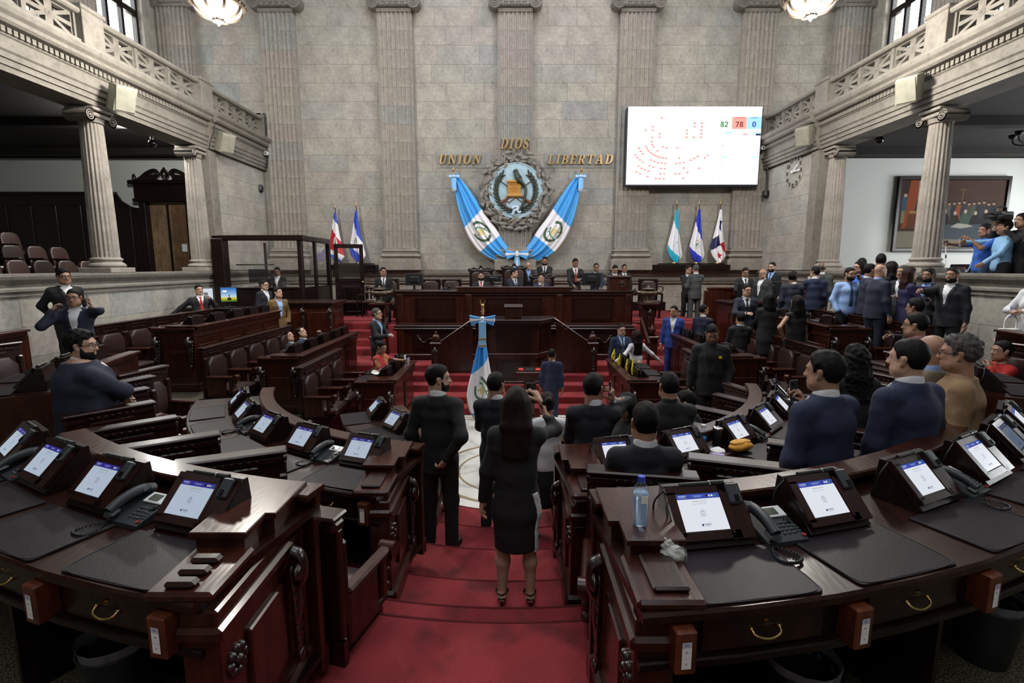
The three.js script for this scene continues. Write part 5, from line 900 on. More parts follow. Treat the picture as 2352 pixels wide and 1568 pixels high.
{ let first = true; [[-9.35, 2.1, 0], [-10.2, 2.42, .25], [-11.05, 2.74, 0], [-11.9, 3.06, .25]].forEach(([x, y, o], r) => {
  struct('floor_riser', cb(.86, y - 1.9, 6.5, x, 1.9 + (y - 1.9) / 2, -9.2, .01), M.woodDark, 'dark riser step ' + ['first', 'second', 'third', 'fourth'][r] + ' from the parapet under theatre seats', 'step');
  for (let i = 0; i < 9; i++) { const z = -7.2 - o - i * .56; if (first) { thS.position.set(x, y, z); first = false; } else copyOf(thS, [x, y, z], PI / 2); }
}); }
// chairs and a cable in the painting gallery
for (const [x, z] of [[9.5, -10.6], [9.6, -11.3]]) { const t = tallChair(x, z, 1.0, x < 9.55 ? 'dark leather gallery chair behind the pillar by the painting' : 'dark leather gallery chair beside the blue cable', false, -PI / 2); t.position.y = 1.95; }
tag(mesh('cable', tube([[9.25, 3.3, -10.25], [9.1, 3.0, -10.2], [8.95, 2.83, -10.1], [8.8, 2.8, -10.0]], .012, 30, 5), std(lin(.1, .25, .5), .5)), 'blue cable arching behind the gallery parapet', 'cable');
const gl1 = thing('ceiling_lamp', 'small round white ceiling lamp in the theatre seat gallery', 'lamp', [-9.3, 6.36, -12.9]); mesh('rim', [cyl(.16, .16, .05, 0, .05, 0, 24)], M.whitePlastic, gl1); mesh('diffuser', [cyl(.13, .14, .03, 0, .015, 0, 24)], std(0xffffff, .5, { emissive: lin(1, .97, .9), emissiveIntensity: 2.2 }), gl1);
{ const l = new THREE.PointLight(0xf4f3ee, 34, 0, 2); l.position.set(-9.3, 6.2, -12.9); l.castShadow = true; l.shadow.radius = 6; scene.add(l); }
// ================================================================ DESK EQUIPMENT
const lockTex = (dim, hdr) => canvasTex(320, 240, (g, w, h) => {
  g.fillStyle = dim; g.fillRect(0, 0, w, h); g.fillStyle = hdr; g.fillRect(0, 0, w, 34); g.fillStyle = '#e8ecff'; g.font = 'bold 11px sans-serif'; g.fillText('CONGRESO', 14, 16); g.font = '7px sans-serif'; g.fillText('DE LA REPUBLICA', 14, 25); g.fillStyle = '#aab4ea'; g.fillRect(118, 12, 78, 3); g.fillRect(130, 19, 54, 3);
  [['#222233', 226], ['#dfe6f5', 246], ['#f2f5ff', 266], ['#3f8f5a', 288]].forEach(([c, x]) => { g.fillStyle = c; g.beginPath(); g.arc(x, 17, 7.5, 0, 7); g.fill(); });
  g.fillStyle = '#a9a58a'; g.font = 'bold 9px sans-serif'; g.textAlign = 'center'; g.fillText('BIENVENIDO DIPUTADO', 160, 54); g.fillStyle = '#8fa0d8'; g.font = '8px sans-serif'; g.fillText('Ingrese su huella para iniciar', 160, 70); g.strokeStyle = '#3c4668'; g.lineWidth = 2; g.strokeRect(146, 120, 28, 26); g.beginPath(); g.arc(160, 118, 9, Math.PI, 0); g.stroke(); g.beginPath(); g.arc(160, 133, 2.5, 0, 7); g.stroke(); g.strokeStyle = '#c8d2ee'; g.lineWidth = 1; g.beginPath(); g.arc(160, 130, 27, 0, 7); g.stroke();
  g.fillStyle = '#2e3a66'; g.fillRect(128, 196, 12, 14); g.font = 'bold 10px sans-serif'; g.fillText('CONGRESO', 170, 204); g.font = '7px sans-serif'; g.fillText('GUATEMALA', 170, 213);
});
const scrMat = (t, k) => new THREE.MeshPhysicalMaterial({ color: 0x0a0a0a, roughness: .08, emissive: 0xffffff, emissiveMap: t, emissiveIntensity: k });
const scrL = scrMat(lockTex('#cfe0f4', '#3a36a0'), .62), scrR = scrMat(lockTex('#eef2fb', '#3a4fae'), .85), scrOff = scrMat(lockTex('#8fa6c4', '#2c3c80'), .3);
const TILT = .78;                                        // lean of the console face from upright
const faceG = (g) => g.rotateX(-TILT).translate(0, .135, .034);
const conG = {
  body: merge([(() => { const s = shapeOf([[-.13, 0], [.115, 0], [.125, .018], [-.075, .225], [-.105, .225]]); return ext(s, .37, .004).rotateY(-PI / 2).translate(0, 0, 0); })()]),
  bez: merge([faceG(bx(.30, .036, .02, -.03, -.104, 0)), faceG(bx(.37, .036, .02, 0, .108, 0)), faceG(bx(.042, .2, .02, -.163, 0, 0)), faceG(bx(.112, .25, .02, .129, 0, 0)), faceG(bx(.014, .2, .026, .084, 0, 0))]),
  scr: merge([faceG(new THREE.PlaneGeometry(.214, .17).translate(-.034, .004, .008))], true),
  read: merge([faceG(cb(.062, .1, .03, .14, .075, .016, .008))]), pad: merge([faceG(bx(.02, .028, .006, .143, .05, .034))]),
  mic: merge([faceG(cyl(.011, .011, .15, 0, 0, 0, 10).rotateZ(PI / 2).translate(-.03, .135, .006)), faceG(cyl(.014, .014, .07, 0, 0, 0, 10).rotateZ(PI / 2).translate(.08, .135, .006))]), ring: merge([faceG(cyl(.0145, .0145, .006, 0, 0, 0, 10).rotateZ(PI / 2).translate(.042, .135, .006))]),
  cord: merge([tube([[-.1, .2, -.06], [-.16, .22, -.06], [-.22, .16, -.07], [-.2, .06, -.1], [-.15, .01, -.13]], .005, 20, 5)])
};
for (const k in conG) { conG[k].scale(.92, .92, .92); conG[k].userData.ready = true; }
function console3(scrM, label, group) {
  const t = thing('voting_console', label, 'tablet', [0, 0, 0], 0, group);
  mesh('stand_body', conG.body, M.woodDark, t); const b = mesh('bezel', conG.bez, M.wood, t); mesh('screen', conG.scr, scrM, t, true);
  const r = mesh('fingerprint_reader', conG.read, M.greyPlastic, t); mesh('sensor', conG.pad, M.glossBlack, r); const m = mesh('microphone', conG.mic, M.blackPlastic, t); mesh('ring', conG.ring, M.chrome, m); mesh('cord', conG.cord, M.blackPlastic, m); return t;
}
const phG = (() => {
  const bodyP = ext(shapeOf([[-.1, 0], [.1, 0], [.1, .02], [-.09, .075], [-.1, .07]]), .2, .006).rotateY(-PI / 2), tilt = (g) => g.rotateX(.283).translate(0, .053, 0), keys = [], k2 = [];
  for (let i = 0; i < 3; i++) for (let j = 0; j < 4; j++) keys.push(tilt(cb(.015, .006, .011, .01 + i * .024, .0, .005 + j * .02, .003)));
  for (let i = 0; i < 2; i++) for (let j = 0; j < 3; j++) k2.push(tilt(cb(.012, .006, .008, .078 + i * .016 - .004, 0, .03 + j * .015, .003)));
  const cord = []; for (let i = 0; i <= 150; i++) { const u = i / 150, a = u * PI * 2 * 30, e = Math.min(1, Math.min(u, 1 - u) * 12), cx = -.085 + .0 + .05 * Math.sin(u * PI * 2), cz = .1 + .13 * Math.sin(u * PI); cord.push([cx + .006 * e * Math.cos(a), .012 + .006 * e * Math.sin(a), cz]); }
  return {
    body: merge([bodyP]), hand: merge([tube([[-.07, .085, -.11], [-.07, .105, -.05], [-.07, .09, .04], [-.07, .06, .1]], .024, 20, 8), tilt(cb(.06, .03, .06, -.07, .03, -.075, .014)), tilt(cb(.06, .03, .06, -.07, .02, .085, .014))]),
    plate: merge([tilt(cb(.125, .008, .065, .032, .002, -.058, .004))]), lcd: merge([tilt(bx(.06, .004, .038, .026, .008, -.056))]), keys: merge([...keys, ...k2]), nav: merge([tilt(cyl(.016, .016, .006, .075, .002, -.005, 14)), tilt(cyl(.007, .006, .01, .075, .003, -.005, 10))]), red: merge([tilt(cyl(.008, .008, .006, .088, .001, .085, 10))]), cord: merge([tube(cord, .0028, 300, 4)])
  };
})();
for (const k in phG) phG[k].userData.ready = true;
function phone(label, group, light = true) {
  const t = thing('desk_phone', label, 'telephone', [0, 0, 0], 0, group); mesh('base', phG.body, M.greyPlastic, t); mesh('handset', phG.hand, M.greyPlastic, t); const p = mesh('display_plate', phG.plate, light ? M.whitePlastic : M.greyPlastic, t); mesh('display', phG.lcd, std(lin(.07, .085, .06), .3), p);
  mesh('keypad', phG.keys, std(lin(.05, .058, .064), .5), t); mesh('navigation_button', phG.nav, M.blackPlastic, t); mesh('message_button', phG.red, std(lin(.3, .02, .02), .4), t); mesh('coiled_cord', phG.cord, M.greyPlastic, t); return t;
}
const padG = merge([(() => { const w = .25, h = .16, c = .03, s = new THREE.Shape(); s.moveTo(-w + c, -h); s.lineTo(w - c, -h); s.quadraticCurveTo(w, -h, w, -h + c); s.lineTo(w, h); s.lineTo(-w, h); s.lineTo(-w, -h + c); s.quadraticCurveTo(-w, -h, -w + c, -h); return ext(s, .008, .003).rotateX(-PI / 2); })()]); padG.userData.ready = true;
const stitchG = merge([tube([[-.24, .005, -.155], [-.24, .005, .135], [-.22, .005, .152], [.22, .005, .152], [.24, .005, .135], [.24, .005, -.155]], .0018, 40, 4)]); stitchG.userData.ready = true;
const padP = thing('desk_pad', 'dark leather desk pad', 'desk pad'); mesh('leather', padG, M.pad, padP); mesh('stitched_edge', stitchG, std(lin(.03, .02, .02), .6), padP);
let padUsed = false; const place = (o, used, pos, ry, label, group) => { if (!used) { o.position.set(...pos); o.rotation.y = ry; tag(o, label, undefined, group); return o; } return copyOf(o, pos, ry, label, group); };
const cL = console3(scrL, 'x'), cR = console3(scrR, 'x'), cO = console3(scrOff, 'x'), ph1 = phone('x'), ph2 = phone('x', undefined, false); const usedP = new Set();
const put = (o, pos, ry, label, group) => { place(o, usedP.has(o), pos, ry, label, group); usedP.add(o); };
function equip(s, angs, rT, rP, y, con, desk, phones, phoneO, padsOff = 0) {
  angs.forEach((d, i) => {
    const a = s * d * D2R; put(typeof con === 'function' ? con(i) : con, pol(rT, a, y), a + .02 * (i % 3 - 1), 'wood framed voting tablet with lock screen on the ' + desk, 'voting tablets on the ' + desk);
    put(padP, pol(rP + .015, a - s * .005, y + .005), a, 'dark leather desk pad lying on the ' + desk, 'desk pads on the ' + desk);
  });
  phones.forEach(d => { const a = s * d * D2R; put(phoneO, pol(rT + .04, a, y), a, 'office telephone with coiled cord on the ' + desk, 'telephones on the ' + desk); });
}
equip(-1, [16.2, 23.3, 29.6, 35.6], 5.02, 5.3, 1.74, cL, 'desk with the ridged end cover', [20.0, 32.8], ph1);
equip(-1, [67, 73.5], 6.55, 6.78, 2.02, cO, 'desk by the stone parapet', [70], ph2); equip(1, [66, 72, 78], 6.55, 6.78, 2.02, cO, 'parapet desk near the white handbag', [], ph2); equip(-1, [62, 69, 76], 5.02, 5.28, 1.78, cO, 'desk behind the big man', [], ph2); equip(1, [62, 69, 76], 5.0, 5.26, 1.78, cO, 'desk behind the blue suits', [], ph2);
equip(1, [9.6, 16.5, 24.1, 31.4, 38.0, 44], 5.0, 5.26, 1.74, i => i === 4 ? cO : cR, 'desk holding the blue capped water bottle', [13.1, 27.8], ph1);
equip(-1, [20, 30.6, 40.6, 51.2, 61], 3.37, 3.66, 1.37, cL, 'curved desk with empty seats', [25.6, 46], ph1);
equip(1, [14.2, 25, 36.2, 46.6, 57, 68], 3.33, 3.62, 1.37, cR, 'curved desk under the yellow bag', [41, 62], ph2);
equip(-1, [46, 66], 1.86, 2.12, 1.03, cL, 'small inner desk', [34], ph1); equip(-1, [], 0, 0, 0, cL, '', [], ph1);
for (const a of [.55]) put(padP, pol(2.1, -a, 1.035), -a, 'dark leather desk pad lying on the small inner desk', 'desk pads on the small inner desk');
// consoles on the straight desks, seen from behind and the side
for (const [s, x, y, zs, d] of [[-1, 2.13, 1.05, [-8.3, -8.9, -9.35], 'straight desk of the woman in red'], [-1, 3.7, 1.40, [-8.5, -9.15, -9.8, -10.45, -10.95], 'straight desk of the two seated men'], [-1, 5.42, 1.86, [-8.6, -9.25, -9.9, -10.5, -11.0], 'straight desk of the man with the red tie'], [1, 3.7, 1.40, [-8.5, -9.15, -9.8, -10.45, -10.95], 'straight desk near the man in all black'], [1, 5.42, 1.86, [-8.6, -9.3, -10.0, -10.7], 'straight desk behind the woman with hand on hip'], [1, 2.13, 1.05, [-8.2, -8.8, -9.4], 'straight desk with yellow flags']])
  for (const z of zs) { put(scrOff && cO, [s * x, y, z], s * PI / 2, 'dark voting console on the ' + d, 'consoles on the ' + d); put(padP, [s * (x + .27), y + .006, z], s * PI / 2, 'dark leather desk pad on the ' + d, 'pads on the ' + d); }
// ---- monitors
function monitor(pos, ry, w, h, label, front) {
  const t = thing('computer_monitor', label, 'monitor', pos, ry); mesh('housing', [cb(w, h, .035, 0, .12 + h / 2, 0, .008), cb(w * .5, h * .5, .04, 0, .12 + h / 2, -.03, .015)], M.blackPlastic, t); mesh('stand', [cb(.06, .16, .03, 0, .08, -.03, .006), cb(.24, .014, .18, 0, .007, -.02, .004)], M.blackPlastic, t);
  mesh('display', new THREE.PlaneGeometry(w - .03, h - .03).translate(0, .12 + h / 2, .0185), front || M.glossBlack, t, true); return t;
}
monitor([-2.52, 2.3, -13.25], PI, .46, .3, 'black computer monitor seen from behind on the dais desk by the attendant'); monitor([2.05, 2.3, -13.25], PI + .1, .48, .32, 'grey black computer monitor seen from behind before the red tie man'); monitor([-.48, 2.4, -13.15], PI, .44, .16, 'low wide black monitor on the raised middle of the dais desk'); monitor([-7.0, 2.35, -14.2], .3, .5, .36, 'black monitor inside the glass booth');
monitor([6.35, 2.065, -12.6], PI - .4, .46, .36, 'black monitor seen from behind on the enclosed desk'); monitor([5.7, 2.065, -12.55], PI + .2, .4, .3, 'second dark monitor beside the official in glasses');
const mk = (draw) => { const t = canvasTex(160, 120, draw); return new THREE.MeshStandardMaterial({ color: 0x050505, roughness: .3, emissive: 0xffffff, emissiveMap: t, emissiveIntensity: .85 }); };
const tvT = thing('technician_table', 'dark console table carrying the two lit monitors', 'table', [-7.15, .75, -12.35]); mesh('top', [cb(1.5, .05, .55, 0, 1.15, 0, .01)], M.woodDark, tvT); for (const x of [-.68, .68]) for (const z of [-.22, .22]) mesh('leg', bx(.06, 1.13, .06, x, .56, z), M.woodDark, tvT); mesh('apron', [bx(1.4, .16, .04, 0, 1.05, .25)], M.woodDark, tvT);
monitor([-7.45, 1.93, -12.4], .45, .36, .34, 'lit monitor showing a white page with a small seal', mk((g, w, h) => { g.fillStyle = '#dfe6f2'; g.fillRect(0, 0, w, h); g.strokeStyle = '#4a6aa0'; g.lineWidth = 5; g.beginPath(); g.arc(84, 50, 12, 0, 7); g.stroke(); }));
monitor([-6.85, 1.93, -12.35], .5, .36, .36, 'lit monitor showing a blue sky over a yellow field', mk((g, w, h) => { const q = g.createLinearGradient(0, 0, 0, 80); q.addColorStop(0, '#2f74c8'); q.addColorStop(1, '#cfe4f4'); g.fillStyle = q; g.fillRect(0, 0, w, 84); g.fillStyle = '#d8c93a'; g.fillRect(0, 84, w, 20); g.fillStyle = '#6a8a2a'; g.fillRect(0, 102, w, 18); g.fillStyle = '#222'; g.fillRect(64, 88, 40, 22); g.fillRect(80, 58, 8, 30); g.fillStyle = '#fff'; g.beginPath(); g.ellipse(40, 30, 26, 9, 0, 0, 7); g.fill(); }));
const dph = phone('black telephone on the dais desk between the empty armchairs', undefined, false); dph.position.set(-1.68, 2.3, -13.1); dph.rotation.y = PI;
const pod = thing('side_podium', 'reddish wooden podium box with a round carved seal at the dais end', 'podium', [2.72, 2.3, -13.1]); mesh('box', [cb(.52, .34, .36, 0, .17, 0, .01), cb(.58, .03, .42, 0, .35, 0, .008, 0, .05)], M.woodRed, pod); mesh('carved_seal', [new THREE.TorusGeometry(.07, .015, 6, 20).translate(.05, .17, .18), sph(.05, .05, .17, .18, 10, 1, 1, .3)], M.carve, pod);
// reading stand on the marble floor with two red items
const ls = thing('reading_stand', 'small wooden display stand with red velvet corners before the steps', 'stand', [.33, 0, -9.5]); mesh('column', [cb(.2, .78, .2, 0, .43, 0, .015), cb(.42, .08, .36, 0, .04, 0, .015)], M.woodRed, ls); mesh('case', [cb(.52, .16, .36, 0, .87, 0, .01)], M.woodRed, ls); mesh('tray', [cb(.46, .012, .3, 0, .962, .01, .004, 0, .2)], M.woodDark, ls); for (const x of [-.16, .16]) mesh('velvet_corner', [cb(.09, .02, .1, x, .972, .02, .006, 0, .2)], M.red, ls); mesh('inscription', [cb(.16, .012, .12, 0, .972, .02, .003, 0, .2)], M.blackPlastic, ls);
// ---- loose things on the desks
const bt = thing('water_bottle', 'clear plastic water bottle with blue cap on the desk end', 'bottle', [.53, 1.84, -1.98]);
mesh('bottle', [lathe([[0, .004], [.026, 0], [.031, .01], [.029, .05], [.032, .07], [.033, .11], [.0325, .15], [.026, .172], [.014, .186], [.0125, .2], [0, .2]], 24)], phys(lin(.92, .96, 1), .04, { transmission: 1, thickness: .0, ior: 1.4 }), bt);
mesh('water', [lathe([[0, .006], [.027, .005], [.0275, .05], [.03, .07], [.031, .12], [.0305, .148], [0, .148]], 20)], phys(lin(.62, .8, .95), .15, { transmission: .7, thickness: .05, ior: 1.33 }), bt); mesh('cap', [cyl(.0155, .015, .022, 0, .203, 0, 18)], std(lin(.02, .05, .45), .4), bt); mesh('label', [bx(.026, .03, .003, .006, .125, .0335)], M.paper, bt);
const clothN = (g, amp, f) => { const p = g.attributes.position; for (let i = 0; i < p.count; i++) { const x = p.getX(i), y = p.getY(i), z = p.getZ(i), n = noise.noise(x * f, y * f, z * f + 3.3) + .5 * noise.noise(x * f * 2.3, y * f * 2.3, z * f * 2.3); const L = Math.hypot(x, y, z) || 1, k = 1 + amp * n / L; p.setXYZ(i, x * k, Math.max(y * k, -.9), z * k); } g.computeVertexNormals(); return g; };
const sq = thing('cloth_pouch', 'small crumpled off white cloth pouch with a string', 'pouch', [.63, 1.785, -1.86]); mesh('pouch', [clothN(new THREE.SphereGeometry(.045, 40, 28).scale(1, .85, 1), .009, 34)], std(lin(.46, .46, .42), .9), sq); mesh('gathered_top', [clothN(new THREE.SphereGeometry(.026, 28, 20).scale(1, .8, 1), .008, 60).translate(-.02, .035, -.01)], std(lin(.4, .4, .37), .9), sq); mesh('string', [tube([[-.02, .02, .02], [.01, .035, .025], [.04, .03, .01], [.05, .01, .02], [.045, -.02, .03]], .0022, 20, 4)], std(lin(.2, .2, .19), .8), sq);
const yb = thing('yellow_bag', 'yellow folded cloth bag on a leather desk pad', 'bag', [1.9, 1.425, -4.06], .4); mesh('bag', [clothN(new THREE.SphereGeometry(.1, 44, 26).scale(1.15, .42, .62), .011, 16)], std(lin(.62, .30, .035), .75), yb); mesh('folded_flap', [clothN(new THREE.SphereGeometry(.09, 36, 20).scale(1.1, .2, .5), .011, 18).translate(.0, .035, -.01)], std(lin(.66, .34, .045), .75), yb);
const b2 = thing('sports_bottle', 'clear sports bottle half full of bright blue drink', 'bottle', [1.62, 1.375, -4.16]); mesh('bottle', [lathe([[0, 0], [.034, 0], [.036, .02], [.03, .06], [.036, .1], [.034, .14], [.02, .165], [.018, .18], [0, .18]], 22)], phys(lin(.9, .95, 1), .05, { transmission: 1, thickness: 0, ior: 1.4 }), b2); mesh('drink', [lathe([[0, .004], [.031, .004], [.033, .02], [.0275, .06], [.033, .095], [0, .095]], 20)], phys(lin(.06, .35, .7), .1, { transmission: .6, thickness: .04, ior: 1.33 }), b2); mesh('cap', [cyl(.02, .019, .025, 0, .19, 0, 16)], M.whitePlastic, b2);
const tm = thing('steel_tumbler', 'black steel tumbler with a clear lid beside the sports bottle', 'tumbler', [1.76, 1.375, -4.2]); mesh('cup', [lathe([[0, 0], [.032, 0], [.042, .15], [.038, .15], [0, .14]], 24)], M.blackPlastic, tm); mesh('lid', [lathe([[0, .15], [.043, .15], [.043, .165], [.03, .17], [0, .165]], 24)], M.chrome, tm);
const tb = thing('tissue_pack', 'purple and white tissue pack on the desk with a loose tissue', 'tissue pack', [1.66, 1.375, -3.93], -.5); mesh('pack', [cb(.1, .035, .15, 0, .018, .03, .01)], std(lin(.13, .06, .34), .5), tb); mesh('stripe', [bx(.1015, .0365, .012, 0, .018, .07), bx(.1015, .0365, .012, 0, .018, .01)], M.paper, tb); mesh('tissue', [clothN(new THREE.SphereGeometry(.055, 30, 20).scale(1, .4, 1.2), .009, 26).translate(-.01, .035, -.07)], M.paper, tb);
const bf = thing('blue_folder', 'blue folder lying at the desk end beside the seated man', 'folder', [.68, 1.38, -3.5], -.12); mesh('cover', [cb(.2, .012, .3, 0, .006, 0, .003)], std(lin(.03, .08, .33), .45), bf); mesh('pages', [bx(.19, .006, .29, .0, .0, .0)], M.paper, bf);
const nb = thing('notebook_stack', 'cream envelope over a notebook on the curved desk', 'papers', [3.1, 1.375, -5.45], .6); mesh('notebook', [cb(.2, .05, .27, 0, .025, 0, .004)], M.paper, nb); mesh('envelope', [cb(.22, .01, .16, .02, .06, -.04, .003, .2, -.12)], M.cream, nb);
const ep = thing('coiled_cable', 'grey cable coil with two plugs on a desk pad', 'cable', [2.05, 1.752, -2.42], .4); mesh('coil', [tube([[-.07, 0, .02], [-.06, .005, -.03], [0, .006, -.035], [.06, .012, -.02], [.055, .02, .02], [0, .016, .03], [-.06, .008, .025], [-.068, .004, .0]], .0045, 50, 6), tube([[.05, .01, -.02], [.07, .012, .0], [.06, .008, .04], [.045, .004, .07]], .0045, 20, 6)], std(lin(.12, .13, .15), .5), ep); for (const x of [.03, .05]) mesh('plug', [cb(.012, .01, .02, x, .004, .08 + (x - .04) * .6, .003)], M.chrome, ep);
const tu = thing('white_tumbler', 'white tumbler with lid on the desk of the woman in red', 'tumbler', [-2.05, 1.05, -9.75 + .28]); mesh('cup', [lathe([[0, 0], [.035, 0], [.047, .17], [0, .17]], 24)], M.white, tu); mesh('lid', [lathe([[0, .17], [.049, .17], [.049, .19], [0, .195]], 24)], M.whitePlastic, tu); mesh('print', [bx(.05, .03, .002, 0, .08, .043)], M.greyPlastic, tu);
const wp = thing('embroidered_bag', 'dark embroidered flower bag on the desk', 'bag', [-2.32, 1.055, -9.3], .3); mesh('bag', [clothN(new THREE.SphereGeometry(.13, 36, 24).scale(1.1, .8, .5), .02, 14).translate(0, .1, 0)], std(lin(.04, .02, .05), .8), wp); [[.5, .04, .03], [.6, .2, .03], [.1, .25, .1], [.45, .05, .2], [.6, .4, .05], [.4, .03, .04], [.05, .15, .3]].forEach((c, i) => mesh('embroidered_flower', [sph(.026, -.09 + (i % 4) * .06, .06 + (i % 3) * .045, .055 - Math.abs(i % 4 - 1.5) * .008, 8, 1, 1, .3)], std(lin(...c), .8), wp));
const wc = thing('white_garment', 'white folded garment spread on the straight desk', 'cloth', [-2.3, 1.075, -8.75], .2); mesh('cloth', [clothN(new THREE.SphereGeometry(.2, 44, 26).scale(.75, .14, 1.1), .03, 12)], M.white, wc); mesh('fold', [clothN(new THREE.SphereGeometry(.16, 36, 20).scale(.5, .12, 1.0), .02, 18).translate(.04, .03, .02)], M.white, wc);
[[1.93, -9.5], [1.92, -8.95], [1.94, -8.45], [1.95, -8.1]].forEach(([x, z], i) => { const t = thing('yellow_desk_flag', ['small yellow pennant on the desk end nearest the dais', 'small yellow pennant beside the second console from the dais', 'small pale yellow pennant next to the folded cards', 'large yellow pennant with a dark mark at the desk end facing the aisle'][i], 'pennant', [x, 1.12, z], .5 + i * .2), k = i === 3 ? 1.25 : 1; mesh('stick', [bar([0, 0, 0], [0, .26 * k, 0], .004, .003, 5), cyl(.03, .025, .015, 0, .007, 0, 10)], M.blackPlastic, t); mesh('cloth', [drape([[0, .25 * k], [-.02, .2 * k], [-.07 * k, .1 * k], [-.05 * k, .05 * k]], [[.005, .25 * k], [.02, .2 * k], [.03, .12 * k], [.02, .02]], .03, 2, 10, 8)], M.silk(lin(.78, .66, .03), { side: THREE.DoubleSide }), t); mesh('mark', [sph(.012 * k, -.015, .13 * k, .016, 7, 1, 1.4, .5)], M.blackPlastic, t); });
const bo2 = thing('black_console_box', 'black equipment box with a silver strip on the right bench desk', 'box', [5.42, 1.925, -8.95], 0); mesh('case', [cb(.2, .09, .3, 0, .0, 0, .015)], M.blackPlastic, bo2); mesh('strip', [bx(.1, .004, .22, 0, .047, 0)], M.chrome, bo2);
// waste baskets under the near desks
[[pol(5.2, -.36, LV.A), 'translucent waste basket with liner under the ridged desk end'], [pol(5.15, .25, LV.A), 'dark waste basket under the bottle desk near its end'], [pol(5.2, .5, LV.A), 'dark waste basket under the bottle desk by the third drawer']].forEach(([p, l]) => { const t = thing('waste_basket', l, 'basket', p); mesh('bin', [lathe([[0, .0], [.11, .0], [.15, .32], [.155, .33], [.145, .33], [.105, .01], [0, .01]], 24)], std(lin(.012, .014, .018), .35), t); mesh('bin_liner', [clothN(new THREE.CylinderGeometry(.15, .14, .09, 28, 3, true), .012, 30).translate(0, .33, 0)], phys(lin(.5, .55, .65), .25, { transmission: .7, thickness: 0, side: THREE.DoubleSide }), t); });
for (const o of [cL, cR, cO, ph1, ph2]) if (!usedP.has(o)) scene.remove(o);
// ================================================================ PEOPLE
const V = (x, y, z) => [x, y, z], add = (a, b) => [a[0] + b[0], a[1] + b[1], a[2] + b[2]], sub3 = (a, b) => [a[0] - b[0], a[1] - b[1], a[2] - b[2]], mul = (a, k) => [a[0] * k, a[1] * k, a[2] * k], dot = (a, b) => a[0] * b[0] + a[1] * b[1] + a[2] * b[2], len = (a) => Math.hypot(...a), nrm = (a) => mul(a, 1 / (len(a) || 1)), crs = (a, b) => [a[1] * b[2] - a[2] * b[1], a[2] * b[0] - a[0] * b[2], a[0] * b[1] - a[1] * b[0]], mix = (a, b, t) => a + (b - a) * t, clamp = (x, a, b) => Math.max(a, Math.min(b, x));
const rb = (a, b, r0, r1) => ({ a, b, r0, r1, ab: sub3(b, a), l: Math.max(1e-9, dot(sub3(b, a), sub3(b, a))) });          // round tapered bone
const eb = (a, b, w0, d0, w1, d1) => ({ a, b, w0, d0, w1, d1, ab: sub3(b, a), l: Math.max(1e-9, dot(sub3(b, a), sub3(b, a))), e: 1 });   // oval bone, wide along x
function dBone(o, x, y, z) {
  const px = x - o.a[0], py = y - o.a[1], pz = z - o.a[2]; let t = (px * o.ab[0] + py * o.ab[1] + pz * o.ab[2]) / o.l; t = t < 0 ? 0 : t > 1 ? 1 : t;
  const qx = px - o.ab[0] * t, qy = py - o.ab[1] * t, qz = pz - o.ab[2] * t;
  if (!o.e) return Math.sqrt(qx * qx + qy * qy + qz * qz) - (o.r0 + (o.r1 - o.r0) * t);
  const w = o.w0 + (o.w1 - o.w0) * t, d = o.d0 + (o.d1 - o.d0) * t; return (Math.sqrt(qx * qx / (w * w) + (qy * qy + qz * qz) / (d * d)) - 1) * Math.min(w, d);
}
const smin = (a, b, k) => { const h = Math.max(k - Math.abs(a - b), 0) / k; return Math.min(a, b) - h * h * k * .25; };
const field = (bones, k) => (x, y, z) => { let d = 9; for (let i = 0; i < bones.length; i++) d = smin(d, dBone(bones[i], x, y, z), k); return d; };
function bounds(bones, pad) { const lo = [9, 9, 9], hi = [-9, -9, -9]; for (const o of bones) { const r = (o.e ? Math.max(o.w0, o.w1, o.d0, o.d1) : Math.max(o.r0, o.r1)) + pad; for (const p of [o.a, o.b]) for (let k = 0; k < 3; k++) { lo[k] = Math.min(lo[k], p[k] - r); hi[k] = Math.max(hi[k], p[k] + r); } } return [lo, hi]; }
